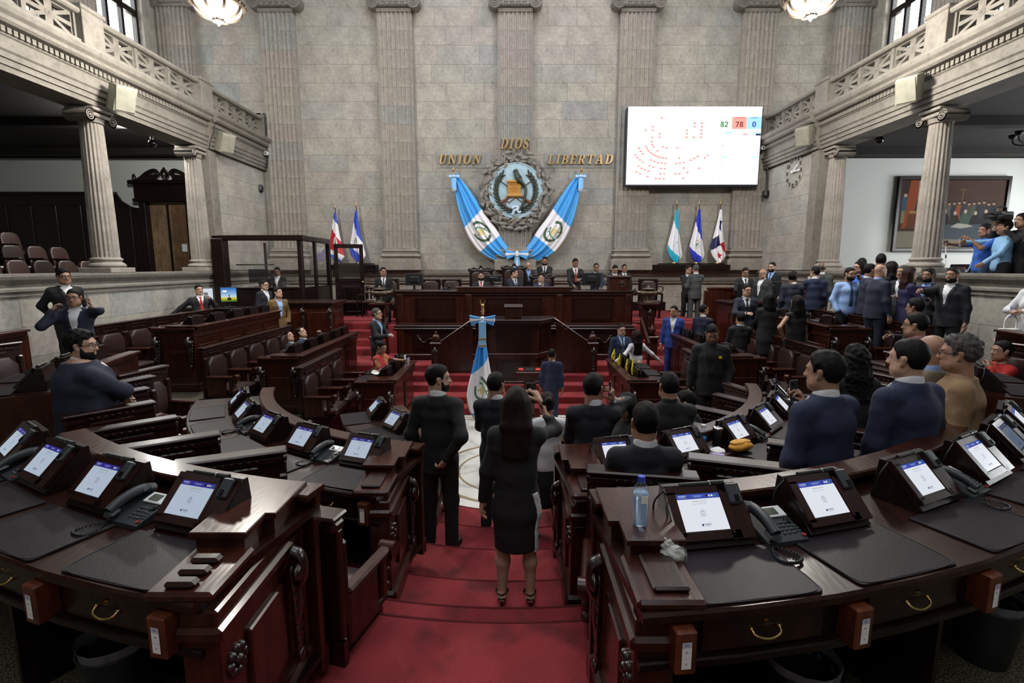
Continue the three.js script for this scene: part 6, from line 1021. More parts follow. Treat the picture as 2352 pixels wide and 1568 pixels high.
function nets(f, [lo, hi], c) {                          // mesh the zero surface of f on a grid of cell c
  const n = [0, 1, 2].map(k => Math.ceil((hi[k] - lo[k]) / c) + 2), o = [0, 1, 2].map(k => Math.floor(lo[k] / c) * c - c * .5), [nx, ny, nz] = n, G = new Float32Array(nx * ny * nz), B = 4;
  for (let K = 0; K < nz; K += B) for (let J = 0; J < ny; J += B) for (let I = 0; I < nx; I += B) {
    const dc = f(o[0] + (I + 1.5) * c, o[1] + (J + 1.5) * c, o[2] + (K + 1.5) * c), far = Math.abs(dc) > c * 8;
    for (let k = K; k < Math.min(nz, K + B); k++) for (let j = J; j < Math.min(ny, J + B); j++) for (let i = I; i < Math.min(nx, I + B); i++) G[(k * ny + j) * nx + i] = far ? dc : f(o[0] + i * c, o[1] + j * c, o[2] + k * c);
  }
  const id = new Int32Array(nx * ny * nz).fill(-1), pos = [], idx = [];
  for (let k = 0; k < nz - 1; k++) for (let j = 0; j < ny - 1; j++) for (let i = 0; i < nx - 1; i++) {
    const q = (k * ny + j) * nx + i, v = [G[q], G[q + 1], G[q + nx], G[q + nx + 1], G[q + nx * ny], G[q + nx * ny + 1], G[q + nx * ny + nx], G[q + nx * ny + nx + 1]]; let m = 0; for (let t = 0; t < 8; t++) if (v[t] < 0) m++; if (m === 0 || m === 8) continue;
    let sx = 0, sy = 0, sz = 0, cnt = 0;
    for (let e = 0; e < 12; e++) { const [a, b] = EDG[e]; if ((v[a] < 0) === (v[b] < 0)) continue; const t = v[a] / (v[a] - v[b]); sx += (a & 1) + ((b & 1) - (a & 1)) * t; sy += (a >> 1 & 1) + ((b >> 1 & 1) - (a >> 1 & 1)) * t; sz += (a >> 2) + ((b >> 2) - (a >> 2)) * t; cnt++; }
    id[q] = pos.length / 3; pos.push(o[0] + (i + sx / cnt) * c, o[1] + (j + sy / cnt) * c, o[2] + (k + sz / cnt) * c);
  }
  const st = [1, nx, nx * ny];
  for (let k = 1; k < nz - 1; k++) for (let j = 1; j < ny - 1; j++) for (let i = 1; i < nx - 1; i++) {
    const q = (k * ny + j) * nx + i, a = G[q] < 0;
    for (let ax = 0; ax < 3; ax++) { const b = G[q + st[ax]] < 0; if (a === b) continue; const u = st[(ax + 1) % 3], w = st[(ax + 2) % 3], A = id[q], Bq = id[q - u], C = id[q - u - w], D = id[q - w]; if (A < 0 || Bq < 0 || C < 0 || D < 0) continue; if (a) idx.push(A, Bq, C, A, C, D); else idx.push(A, C, Bq, A, D, C); }
  }
  const g = new THREE.BufferGeometry(); g.setAttribute('position', new THREE.Float32BufferAttribute(pos, 3)); g.setIndex(idx); g.computeVertexNormals(); return g;
}
const EDG = [[0, 1], [2, 3], [4, 5], [6, 7], [0, 2], [1, 3], [4, 6], [5, 7], [0, 4], [1, 5], [2, 6], [3, 7]];
// ---- heads (own frame: centre between the ears, +z is the face)
const headCache = {};
function headField(fem) {
  const B = [eb(V(0, .037, -.016), V(0, .032, .002), .073, .089, .072, .088), eb(V(0, -.035, .028), V(0, -.05, .03), .06, .066, .055, .06), rb(V(0, -.098, .062), V(0, -.095, .055), fem ? .02 : .026, .03), rb(V(-.038, -.07, .02), V(.038, -.07, .02), fem ? .036 : .042, fem ? .036 : .042), rb(V(0, -.2, -.04), V(0, -.055, -.026), fem ? .048 : .064, fem ? .047 : .06)];
  const N = [rb(V(0, .012, .09), V(0, -.028, .109), .008, .0125), rb(V(-.011, -.033, .098), V(.011, -.033, .098), .009, .009)], br = rb(V(-.034, .028, .077), V(.034, .028, .077), .015, .015), lip = rb(V(-.017, -.063, .083), V(.017, -.063, .083), .0085, .0085), ears = [-1, 1].map(s => eb(V(s * .079, .012, -.014), V(s * .078, -.026, -.006), .011, .018, .009, .013));
  return (x, y, z) => { let d = 9; for (const o of B) d = smin(d, dBone(o, x, y, z), .035); d = smin(d, dBone(br, x, y, z), .02); for (const s of [-1, 1]) { const e = Math.hypot(x - s * .031, y - .008, z - .1) - .015; d = -smin(-d, e, .02); } for (const o of N) d = smin(d, dBone(o, x, y, z), .012); d = smin(d, dBone(lip, x, y, z), .008); for (const o of ears) d = smin(d, dBone(o, x, y, z), .008); return d; };
}
function headGeo(fem, c) { const k = fem + '|' + c; return headCache[k] ??= nets(headField(fem), [[-.1, -.2, -.13], [.1, .135, .125]], c); }
const pl = (pts, z) => { if (z <= pts[0][0]) return pts[0][1]; for (let i = 1; i < pts.length; i++) if (z < pts[i][0]) return mix(pts[i - 1][1], pts[i][1], (z - pts[i - 1][0]) / (pts[i][0] - pts[i - 1][0])); return pts[pts.length - 1][1]; };
const LINES = { short: [[-.12, -.055], [-.06, -.05], [-.035, -.035], [-.022, .022], [.014, .028], [.02, -.012], [.032, -.008], [.042, .05], [.07, .07], [.09, .082]], recede: [[-.12, -.055], [-.06, -.05], [-.035, -.035], [-.022, .022], [.014, .028], [.02, -.012], [.03, .0], [.035, .08], [.06, .1], [.09, .13]], fringe: [[-.12, -.055], [-.05, -.05], [-.03, -.03], [-.02, .02], [.014, .025], [.03, .03]], long: [[-.12, -.2], [.0, -.2], [.02, -.06], [.035, .0], [.05, .055], [.08, .075], [.1, .085]] };
function hairField(st) {
  const th = { short: .011, buzz: .006, thick: .02, curly: .026, recede: .009, fringe: .008, long: .015, bun: .011, wavy: .018, curlylong: .022 }[st] || .016, line = LINES[st === 'recede' ? 'recede' : st === 'fringe' ? 'fringe' : (st === 'long' || st === 'wavy' || st === 'curlylong') ? 'long' : 'short'];
  const skull = (q) => [eb(V(0, .039, -.017), V(0, .035, .001), .073 + q * .75, .0895 + q, .072 + q * .75, .0895 + q), eb(V(0, -.03, -.034), V(0, .005, -.028), .0655 + q * .15, .056 + q * .15, .073 + q * .6, .073 + q * .6)], thin = skull(.0035), full = skull(th), ex = [];
  const L = { long: .34, wavy: .38, curlylong: .36 }[st]; if (L) ex.push(eb(V(0, .03, -.06), V(0, -.14, -.085), .095, .055, .105, .05), eb(V(0, -.14, -.085), V(0, -L, -.1), .105, .048, .1, .03));
  if (L) for (const s of [-1, 1]) ex.push(rb(V(s * .075, .03, -.01), V(s * .092, -.16, -.02), .028, .026));
  if (st === 'bun') ex.push(rb(V(0, .05, -.13), V(0, .07, -.135), .045, .04));
  const na = { curly: .012, curlylong: .014, wavy: .008, thick: .006 }[st] || .003, nf = { curly: 38, curlylong: 34, wavy: 22 }[st] || 30, va = L ? 7 : nf;
  return (x, y, z) => { let d0 = 9, d1 = 9; for (const o of thin) d0 = smin(d0, dBone(o, x, y, z), .02); for (const o of full) d1 = smin(d1, dBone(o, x, y, z), .02); const ly = pl(line, z), m = clamp((y - ly) / .045, 0, 1); let d = Math.max(mix(d0, d1, m * m * (3 - 2 * m)), (ly - y) * .75); if (st === 'fringe') d = Math.max(d, (y - .045) * .8); if (L) d = Math.max(d, (z - .075) * .8); for (const o of ex) d = smin(d, dBone(o, x, y, z), .025); return d + na * noise.noise(x * nf, y * (st === 'curlylong' ? nf : va), z * nf); };
}
const hairCache = {}; function hairGeo(st, c) { return hairCache[st + c] ??= (() => { const g = nets(hairField(st), [[-.14, ['long', 'wavy', 'curlylong'].includes(st) ? -.46 : -.14, -.2], [.14, .18, .12]], c).toNonIndexed(); const p = g.attributes.position, uv = []; for (let i = 0; i < p.count; i++) uv.push(Math.atan2(p.getX(i), -p.getZ(i) - .02) * .16, p.getY(i)); g.setAttribute('uv', new THREE.Float32BufferAttribute(uv, 2)); return g; })(); }
const beardCache = {}; function beardGeo(c) { return beardCache[c] ??= nets((() => { const f = headField(false); return (x, y, z) => Math.max(f(x, y, z) - .0035, (y - pl([[.0, .0], [.03, -.015], [.05, -.045], [.1, -.052]], z)) * .8, -z * .8 + .012, -(Math.hypot(x, (y + .064) * 1.6, z - .1) - .021), (-.122 - y) * .9); })(), [[-.1, -.14, 0], [.1, .0, .13]], c); }
const eyeG = merge([-1, 1].flatMap(s => [sph(.0115, s * .031, .008, .0795, 10, 1.15, .8, .8)])), pupG = merge([-1, 1].map(s => sph(.0055, s * .031, .008, .0865, 8, 1, 1, .6))), browG = merge([-1, 1].map(s => cb(.034, .007, .012, s * .032, .03, .0905, .003, 0, 0, -s * .12))), lipG = merge([cb(.04, .008, .01, 0, -.0625, .0895, .004)]);
const glassG = merge([-1, 1].flatMap(s => [new THREE.TorusGeometry(.022, .0024, 5, 18).scale(1.12, .85, 1).translate(s * .031, .006, .104), bar([s * .054, .01, .1], [s * .079, .012, -.005], .0022, .0022, 5)]).concat(bar([-.008, .01, .105], [.008, .01, .105], .0022, .0022, 5)));
for (const g of [eyeG, pupG, browG, lipG, glassG]) g.userData.ready = true;
// ---- hands
function handBones(w, d, n, s, curl, spread = 1) {       // wrist, direction, palm normal, side; five fingers
  const a = nrm(crs(d, n)), k = s, P = (u, v, t) => add(add(add(w, mul(d, u)), mul(a, v * k)), mul(n, t)), B = [rb(P(0, .012, 0), P(.075, .026, 0), .017, .0135), rb(P(0, -.012, 0), P(.072, -.026, 0), .017, .0135), rb(P(0, 0, 0), P(.078, 0, 0), .019, .0145)];
  [[.031, .036, .95, .0082], [.0105, .042, 1, .0086], [-.0105, .039, .97, .0084], [-.031, .03, .9, .0076]].forEach(([v, L, m, r], i) => {
    let p = P(.078 - Math.abs(v) * .2, v, 0), ang = curl * .55, dir; for (let j = 0; j < 3; j++) { dir = nrm(add(mul(d, Math.cos(ang)), mul(n, Math.sin(ang)))); dir = nrm(add(dir, mul(a, k * v * spread * (j === 0 ? 3 : 1)))); const q = add(p, mul(dir, L * [1, .68, .55][j] * m)); B.push(rb(p, q, r * [1.05, 1, .92][j], r * [1, .92, .8][j])); p = q; ang += curl * [.95, .75, 0][j]; }
  });
  let p = P(.018, .026, .004), q = P(.05, .052, .012 + curl * .012), r = P(.077, .05 - curl * .012, .02 + curl * .024); B.push(rb(p, q, .0145, .0105), rb(q, r, .0105, .0085)); return B;
}
// ---- one person
const suitMats = {}; const cloth = (c, o = {}) => suitMats[c.join() + JSON.stringify(o)] ??= phys(lin(...c), .86, { map: cloudTex, bumpMap: weaveBump, bumpScale: .0006, sheen: .05, sheenRoughness: .6, ...o });
const skinMats = {}; const skinOf = (t) => skinMats[t] ??= phys(lin(...[[.46, .27, .185], [.35, .19, .12], [.26, .135, .082], [.14, .07, .045]][t]), .55, { map: cloudTex });
const hairMats = {}; const hairOf = (c) => hairMats[c.join()] ??= phys(lin(...c), .6, { map: hairTex, bumpMap: hairBump, bumpScale: .003, specularIntensity: .35 });
const eyeW = std(lin(.55, .53, .5), .3), eyeD = std(lin(.012, .008, .006), .25), lensF = std(lin(.012, .011, .012), .35);
const COL = { black: [.0065, .0065, .0075], ink: [.0075, .009, .014], navy: [.0105, .0145, .034], navy2: [.014, .021, .058], blue: [.014, .045, .25], royal: [.03, .12, .5], char: [.022, .025, .028], grey: [.05, .056, .06], brown: [.15, .085, .028], tan: [.25, .155, .075], beige: [.2, .17, .125], white: [.66, .67, .69], skyb: [.28, .43, .75], lblue: [.22, .42, .66], red: [.38, .015, .012], rose: [.42, .2, .25], denim: [.03, .06, .13], purple: [.02, .018, .075], dress: [.008, .008, .009], hk: [.009, .0075, .0065], hb: [.022, .011, .0065], hr: [.04, .012, .008], hg: [.13, .125, .115], hw: [.3, .3, .29] };
const POSE = {
  down: [[.25, .82, .03], [.5, 0, -1]], pocket: [[.2, .9, .09], [.8, 0, -1]], hip: [[.2, 1.0, .0], [1, .05, -.5]], ear: [[.165, 1.5, .035], [.5, -1, .3]], cross: [[-.1, 1.15, .2], [.9, -.5, .1]], cross2: [[-.1, 1.1, .21], [.9, -.5, .1]], hold: [[.07, 1.16, .3], [.8, -.7, -.2]], up: [[.13, 1.44, .36], [.7, -1, 0]], face: [[.05, 1.4, .16], [.8, -.9, .2]], out: [[.5, 1.2, .3], [.3, -.8, -.4]], side: [[.55, 1.05, -.05], [.3, -.5, -1]], table: [[.24, .95, .4], [.6, .2, -1]], back: [[.12, .95, -.16], [1, 0, -.6]], lap: [[.1, .98, .3], [.8, -.3, -.6]], shoulder: [[.21, 1.45, .1], [.45, -1, 0]], reach: [[.12, 1.36, .58], [.3, -1, 0]], high: [[.17, 1.56, .3], [.8, -.9, .2]]
};
function ik(S, T2, l1, l2, pole) { let v = sub3(T2, S), L = len(v); if (L > (l1 + l2) * .995) { v = mul(v, (l1 + l2) * .995 / L); L = len(v); T2 = add(S, v); } const u = nrm(v), x = (l1 * l1 - l2 * l2 + L * L) / (2 * L), h = Math.sqrt(Math.max(0, l1 * l1 - x * x)); let p = sub3(pole, mul(u, dot(pole, u))); p = nrm(p); return [add(add(S, mul(u, x)), mul(p, h)), T2]; }
function person(o) {
  const k = (o.h || 1.75) / 1.75, f = o.f || 1, near = o.q || 0, fem = !!o.fem, t = thing('person', o.label, 'person', o.p, o.yaw * D2R), cJ = [.02, .0155, .0118][near], cH = [.0105, .0078, .0056][near], cB = [.046, .042, .036][near];
  const ln = (o.lean || 0), sitY = o.sit ? -.4 * k : 0, pel = V(0, .93 * k + sitY, 0), sd = V(0, Math.cos(ln), Math.sin(ln)), at = (u, x = 0, z = 0) => add(add(pel, mul(sd, u * k)), V(x * k, -z * Math.sin(ln) * k, z * Math.cos(ln) * k)), sw = (fem ? .15 : .172) * (1 + (f - 1) * .45), W = (fem ? .135 : .15) * f, Dp = (fem ? .1 : .108) * Math.pow(f, 1.35);
  const chest = at(.36), neck = at(.535), shift = sub3(at(.5), V(0, 1.43 * k, 0)), un = (x, y, z) => { const dy = y - pel[1], dz = z - pel[2]; return [x / k, (dy * Math.cos(ln) + dz * Math.sin(ln)) / k, (-dy * Math.sin(ln) + dz * Math.cos(ln)) / k]; };
  const torso = [eb(at(-.02), at(.16), W * k * 1.03, Dp * k * 1.02, W * k * .98, Dp * k * 1.05), eb(at(.16), at(.36), W * k * .98, Dp * k * 1.05, W * k * 1.08, Dp * k * 1.04), eb(at(.38), at(.5, 0, -.012), W * k * 1.1, Dp * k * .95, W * k * .55, Dp * k * .62), rb(at(.462, -sw, -.01), at(.462, sw, -.01), .054 * k, .054 * k), ...[-1, 1].map(s => rb(at(.502, s * .03, -.012), at(.466, s * sw * .8, -.012), .047 * k, .048 * k))];
  if (fem) torso.push(...[-1, 1].map(s => rb(at(.3, s * .07, .075), at(.29, s * .075, .08), .062 * k, .06 * k)));
  const J = {}, hands = [], armB = [], sleeve = [], slU = o.sleeve ?? 1;
  for (const s of [-1, 1]) {
    const key = s < 0 ? 'R' : 'L', ps = o[key] || 'down', [tg, pole] = Array.isArray(ps) ? ps : POSE[ps], S = at(.455, s * sw, -.01), tw = add(V(tg[0] * s * k * (1 + (f - 1) * .7), tg[1] * k, tg[2] * k + (tg[2] > .05 ? (Dp - .108) * k : 0)), shift), [E, Wr] = ik(S, tw, .285 * k, .25 * k, V(pole[0] * s, pole[1], pole[2])), ud = nrm(sub3(Wr, E)), r = (fem ? .82 : 1) * (1 + (f - 1) * .4);
    armB.push(rb(S, E, .05 * k * r, .04 * k * r), rb(E, Wr, .041 * k * r, .027 * k));
    if (slU > 0) { const e2 = slU >= 1 ? Wr : null; sleeve.push(rb(S, slU >= 1 ? E : add(S, mul(sub3(E, S), Math.min(1, slU * 1.6))), .059 * k * r, .053 * k * r)); if (e2) sleeve.push(rb(E, add(E, mul(sub3(Wr, E), .95)), .053 * k * r, .04 * k)); }
    let n = ps === 'pocket' || ps === 'down' || ps === 'side' || ps === 'out' ? V(-s, 0, .15) : ps === 'ear' || ps === 'shoulder' ? V(-s, 0, -.2) : ps === 'table' ? V(0, -1, 0) : ps === 'cross' || ps === 'cross2' ? V(0, 0, -1) : V(-s * .7, -.3, .3); n = nrm(sub3(n, mul(ud, dot(n, ud)))); let hd = ps === 'table' ? nrm(V(-s * .1, -.15, 1)) : ud; if (ps === 'ear') hd = nrm(V(-s * .12, 1, -.15)); if (ps === 'table') n = nrm(sub3(V(0, -1, 0), mul(hd, -hd[1])));
    const sd2 = dot(crs(hd, n), V(0, 0, 1)); J[key] = { S, E, W: Wr, d: hd, n }; if (ps !== 'pocket' && !(o.noHands)) hands.push(handBones(add(Wr, mul(hd, .005)), hd, n, sd2 >= 0 || !['down', 'side'].includes(ps) ? 1 : -1, { down: .45, side: .3, table: .15, out: .2, lap: .5, hip: .4, shoulder: .9 }[ps] ?? 1.0));
  }
  // legs
  const legB = [], tro = [], shoes = [], foot = [];
  for (const s of [-1, 1]) {
    const st = o.stride || 0, hip = add(pel, V(s * .085 * k * f, -.02, 0)), kn = o.sit ? V(s * .12 * k, pel[1] + .0, .42 * k) : V(s * .1 * k, .5 * k, .02 + s * st * .12), an = o.sit ? V(s * .12 * k, .09 * k, .4 * k) : V(s * .11 * k, (o.heel ? .13 : .085) * k, -.01 + s * st * .22), tg = o.sit && o.cross ? 1 : 0;
    legB.push(rb(hip, kn, .08 * k * f, .052 * k), rb(kn, add(kn, mul(sub3(an, kn), .35)), .05 * k, .054 * k), rb(add(kn, mul(sub3(an, kn), .35)), an, .052 * k, .034 * k)); tro.push(rb(hip, kn, .093 * k * f, .068 * k), rb(kn, add(an, V(0, .0, 0)), .066 * k, .06 * k)); const to = add(an, V(s * .02, (o.heel ? -.105 : -.05) * k, .15 * k)); foot.push(rb(add(an, V(0, -.04 * k, -.02)), to, .034, .024)); shoes.push(rb(add(an, V(0, -.042 * k, -.03)), to, .043, .034));
  }
  // head frame
  const hk = Math.pow(k, .6) * (o.hs || 1), hm = new THREE.Matrix4().makeRotationFromEuler(new THREE.Euler((o.hp || 0) * D2R + ln * .3, (o.hy || 0) * D2R, (o.hr || 0) * D2R, 'YXZ')).scale(new THREE.Vector3(hk, hk, hk)); const hc = add(neck, add(mul(sd, .146 * k), V(0, 0, .022 * k))); hm.setPosition(...hc);
  const HG = (g) => g.clone().applyMatrix4(hm), parts = [HG(headGeo(fem, cH))];
  // body: one continuous figure, fine grids for head and hands
  const inner = torso.map(b => b.e ? { ...b, w0: b.w0 - .022, w1: b.w1 - .022, d0: b.d0 - .022, d1: b.d1 - .022 } : { ...b, r0: b.r0 - .022, r1: b.r1 - .022 }).concat(rb(at(.45), hc, .05 * k, .05 * k), eb(at(-.04), at(.0), W * k * .9, Dp * k * .85, W * k * .9, Dp * k * .85)); const core = inner.concat(slU >= 1 ? armB.map(b => ({ ...b, r0: b.r0 - .006, r1: b.r1 - .002 })) : [], o.bareLegs ? [] : legB.concat(foot)), cf = [.017, .013, .0105][near];
  parts.push(nets(field(core, .03), bounds(core, .05), cB)); if (slU < 1) for (const q of [armB.slice(0, 2), armB.slice(2)]) parts.push(nets(field(q, .02), bounds(q, .03), cf)); if (o.bareLegs) for (const q of [0, 1]) { const L = legB.slice(q * 3, q * 3 + 3).concat(foot[q]); parts.push(nets(field(L, .03), bounds(L, .03), cf)); } for (const hb of hands) parts.push(nets(field(hb, .008), bounds(hb, .02), [.0088, .0072, .0052][near]));
  mesh('body', parts, skinOf(o.skin ?? 1), t);
  const hd = (name, g, m) => { const q = mesh(name, g, m, t); q.applyMatrix4(hm); return q; };
  hd('eyes', eyeG, eyeW); hd('pupils', pupG, eyeD); const hcM = hairOf(COL[o.hc || 'hk']); hd('eyebrows', browG, hcM); hd('lips', lipG, std(lin(...(fem ? [.3, .05, .05] : [.26, .11, .085])), .5));
  if (o.hair !== 'bald') mesh('hair', [HG(hairGeo(o.hair || 'short', [.0125, .0098, .0068][near]))], hcM, t, true);
  if (o.beard) mesh('beard', [HG(beardGeo([.009, .0075, .006][near]))], hcM, t); if (o.glasses) hd('glasses', glassG, lensF);
  // clothes
  const tc = COL[o.top || 'navy'], tb = torso.slice(), wr = (x, y, z) => .0045 * noise.noise(x * 8, y * 8, z * 8 + 5) + (near ? .0028 * noise.noise(x * 14 + y * 9, y * 17 - x * 6, z * 14) : 0) + (near === 2 ? .0016 * noise.noise(x * 40, y * 34, z * 40) : 0);
  const skirtTo = (y) => eb(at(.0), V(0, y, o.sit ? .05 : 0), W * k * 1.06, Dp * k * 1.06, W * k * 1.14, Dp * k * 1.16);
  const dress = o.kind === 'dress', isSuit = !o.kind || o.kind === 'suit'; const fT0 = field(tb, .05);
  const jack = tb.concat(isSuit ? [skirtTo(pel[1] - (o.sit ? .04 : .13) * k)] : dress ? [eb(at(.0), V(0, .8 * k, 0), W * k * 1.1, Dp * k * 1.12, W * k * 1.2, Dp * k * 1.22), eb(V(0, .8 * k, 0), V(0, .52 * k, 0), W * k * 1.2, Dp * k * 1.22, W * k * 1.12, Dp * k * 1.15)] : [eb(at(-.02), at(.02), W * k * 1.03, Dp * k * 1.03, W * k * 1.0, Dp * k * 1.02)], sleeve), fJ = field(jack, .045);
  const yV = o.vneck ?? .17, vw = (y) => clamp((y - yV) / (.5 - yV), 0, 1) * .068, open = isSuit && !o.closed;
  const jc = rb(at(.47, 0, -.016), at(.55, 0, -.006), .1 * k, .082 * k), fJ2 = (x, y, z) => { let d = fJ(x, y, z) + wr(x, y, z); if (isSuit) { const q = un(x, y, z); d = smin(d, Math.max(dBone(jc, x, y, z), (q[2] - .015) * .9, (q[1] - .548) * .9), .012); } if (open) { const q = un(x, y, z), e = Math.abs(q[0]); d = Math.min(d, Math.max(fT0(x, y, z) - .009, (e - vw(q[1]) - .045) * .9, (vw(q[1]) - .004 - e) * .9, (yV - .02 - q[1]) * .9, (q[1] - .5) * .9, -q[2] * .9)); } return Math.max(d, (un(x, y, z)[1] - (isSuit ? .552 : .53)) * .9, dress || isSuit ? ((dress ? .5 : o.sit ? -9 : .78) * k - y) * .9 : -9); };
  const nm = isSuit ? 'jacket' : dress ? 'dress' : fem ? 'blouse' : 'shirt'; const jm = mesh(nm, [nets(fJ2, bounds(jack, .04), cJ)], o.topMat || cloth(tc), t);
  if (o.stripe) mesh('white_stripe', [nets((x, y, z) => Math.max(fJ2(x, y, z) - .005, x + .09, Math.abs(z + .055 + (y - .7) * .06) - .021, y - .97 * k), [[-.26, .45, -.13], [-.08, 1.0, .03]], .008)], cloth(COL.white), t);
  if (isSuit) {
    const shc = COL[o.shirt || 'white'], col = [rb(at(.5, 0, -.008), at(.56, 0, -.002), .08 * k, .0725 * k)], fc = field(col, .01); mesh('shirt_collar', [nets((x, y, z) => { const q = un(x, y, z); return Math.max(fc(x, y, z), (q[1] - .578 + q[2] * .35) * .9, (.5 - q[1]) * .9); }, bounds(col, .03), [.0135, .011, .0085][near])], cloth(shc), t);
    if (open) { const fs = (x, y, z) => { const q = un(x, y, z); return Math.max(fT0(x, y, z) - .0045, (Math.abs(q[0]) - vw(q[1]) - .012) * .9, (yV - .03 - q[1]) * .9, (q[1] - .53) * .9, (.0 - q[2]) * .9); }; mesh('shirt_front', [nets(fs, [add(at(.1), V(-.13, -.1, -.05)), add(at(.56), V(.13, .06, .32 * f))], [.017, .014, .011][near])], cloth(shc), t); }
    if (o.tie) { const ft = (x, y, z) => { const q = un(x, y, z), w = q[1] > .475 ? .024 : mix(.038, .02, clamp((q[1] - .1) / .37, 0, 1)); return Math.max(fT0(x, y, z) - .013, (Math.abs(q[0]) - w) * .9, (yV - .02 - q[1]) * .9, (q[1] - .515) * .9, -q[2] * .9); }; mesh('tie', [nets(ft, [add(at(.1), V(-.08, -.1, -.05)), add(at(.56), V(.08, .06, .32 * f))], [.015, .012, .01][near])], cloth(COL[o.tie]), t); }
    if (slU >= 1) for (const s of ['L', 'R']) { const q = J[s], a = add(q.E, mul(sub3(q.W, q.E), .93)), b = add(q.E, mul(sub3(q.W, q.E), 1.0)); if (o[s] !== 'pocket') mesh('cuff', [bar(a, b, .0385 * k, .037 * k, 12)], cloth(shc), t); }
  }
  if (o.kind === 'shirt' && o.tie) { const ft = (x, y, z) => { const q = un(x, y, z), w = q[1] > .475 ? .022 : mix(.04, .02, clamp((q[1] - .06) / .4, 0, 1)); return Math.max(fT0(x, y, z) - .01, (Math.abs(q[0]) - w) * .9, (.06 - q[1]) * .9, (q[1] - .515) * .9, -q[2] * .9); }; mesh('tie', [nets(ft, [add(at(0), V(-.08, -.1, -.05)), add(at(.56), V(.08, .06, .3))], .0115)], cloth(COL[o.tie]), t); }
  if (!dress) { const sk = o.bottom === 'skirt', lb = sk ? [eb(at(-.0), V(0, pel[1] - .2 * k, 0), W * k * 1.06, Dp * k * 1.08, W * k * 1.12, Dp * k * 1.16), eb(V(0, pel[1] - .2 * k, 0), V(0, .5 * k, 0), W * k * 1.12, Dp * k * 1.16, W * k * .95, Dp * k)] : [eb(at(-.03), at(.01), W * k * 1.0, Dp * k * .98, W * k * .98, Dp * k), ...tro], fl = field(lb, .04); mesh(sk ? 'skirt' : 'trousers', [nets((x, y, z) => fl(x, y, z) + wr(x, y, z), bounds(lb, .03), cJ * 1.75)], cloth(COL[o.bc || (isSuit ? o.top || 'navy' : 'black')]), t); }
  if (!o.bareFeet) for (const b of shoes) mesh('shoe', [nets((x, y, z) => Math.max(dBone(b, x, y, z), ((o.heel ? .02 : .002) - y) * .95), bounds([b], .02), cJ * 1.2)], phys(lin(.006, .006, .007), .3), t);
  o.after?.(t, J, k, at, pel); return t;
}
function inHand(J, key, u = .09, v = 0, w = .03) { const q = J[key]; return add(add(q.W, mul(q.d, u)), mul(q.n, w)); }
function smartphone(t, p, label, ry = 0, tilt = 0) {     // a phone in a hand is a thing of its own
  t.updateMatrixWorld(true); const q = new THREE.Vector3(...p).applyMatrix4(t.matrixWorld), o = thing('smartphone', label, 'phone', [q.x, q.y, q.z], t.rotation.y + ry); mesh('body', [cb(.072, .15, .009, 0, 0, 0, .003, 0, tilt)], M.blackPlastic, o); mesh('glass', [bx(.066, .14, .002, 0, 0, .0055, 0, 0)].map(g => g.rotateX(tilt)), std(lin(.05, .06, .09), .1, { emissive: lin(.25, .3, .4), emissiveIntensity: .4 }), o); mesh('camera_bump', [bx(.02, .02, .003, .02, .05, -.006).rotateX(tilt)], M.glossBlack, o); return o;
}
// ---- the people of the chamber
const huipil = phys(0xffffff, .85, { map: canvasTex(256, 256, (g, w, h) => { g.fillStyle = '#8f1a1c'; g.fillRect(0, 0, w, h); const c = ['#d9702a', '#c8a23a', '#3f7a4a', '#c23a6a', '#e0c9a8', '#5a2a6a', '#d83a2a']; for (let i = 0; i < 150; i++) { g.fillStyle = c[i % 7]; g.beginPath(); g.ellipse((i * 73) % 256, (i * 131) % 256, 7 + i % 5, 5 + i % 4, i, 0, 7); g.fill(); } }) });
huipil.map.wrapS = huipil.map.wrapT = THREE.RepeatWrapping; huipil.map.repeat.set(3, 3);
const phoneR = (l) => (t, J) => smartphone(t, inHand(J, 'R', .1, 0, .02), l, l.includes('ear') ? -PI / 2 : 0, .1), phoneL = (l) => (t, J) => smartphone(t, inHand(J, 'L', .1, 0, .02), l, l.includes('ear') ? PI / 2 : 0, .1);
function atWorld(t, p) { t.updateMatrixWorld(true); const q = new THREE.Vector3(...p).applyMatrix4(t.matrixWorld); return [q.x, q.y, q.z]; }
function womanInDress(t, J, k, at) {
  for (const s of [-1, 1]) { const x = s * .11 * k; mesh('sandal', [cb(.075, .016, .13, x + s * .01, .02, .1, .006), cb(.06, .012, .14, x, .065, .0, .005, 0, .42), bar([x, .0, -.065], [x, .09, -.05], .006, .012, 6), tube([[x - .04, .05, .09], [x - .02, .075, .1], [x + .03, .07, .1], [x + .05, .045, .09]], .008, 14, 5), tube([[x - .038, .12, -.02], [x, .125, -.06], [x + .038, .12, -.02], [x, .115, .03], [x - .038, .12, -.02]], .005, 20, 5)], phys(lin(.006, .006, .006), .25), t); }
  smartphone(t, inHand(J, 'R', .09, 0, .03), 'black smartphone raised by the woman in the black dress', 0, .1);
}
function pocketSquare(t, J, k, at) { mesh('pocket_square', [ext([[-.03, 0], [.03, .005], [.015, .045], [-.005, .03], [-.022, .05]], .012, .003).translate(...at(.36, .1, .118))], std(lin(.8, .5, .02), .7), t); }
function cupR(t, J) { const p = atWorld(t, inHand(J, 'R', .09, 0, .02)), o = thing('paper_cup', 'dark cup at the lips of the drinking man', 'cup', p); mesh('cup', [lathe([[0, -.05], [.028, -.05], [.036, .05], [0, .05]], 16)], M.blackPlastic, o); mesh('rim', [new THREE.TorusGeometry(.036, .003, 5, 16).rotateX(PI / 2).translate(0, .05, 0)], M.blackPlastic, o); }
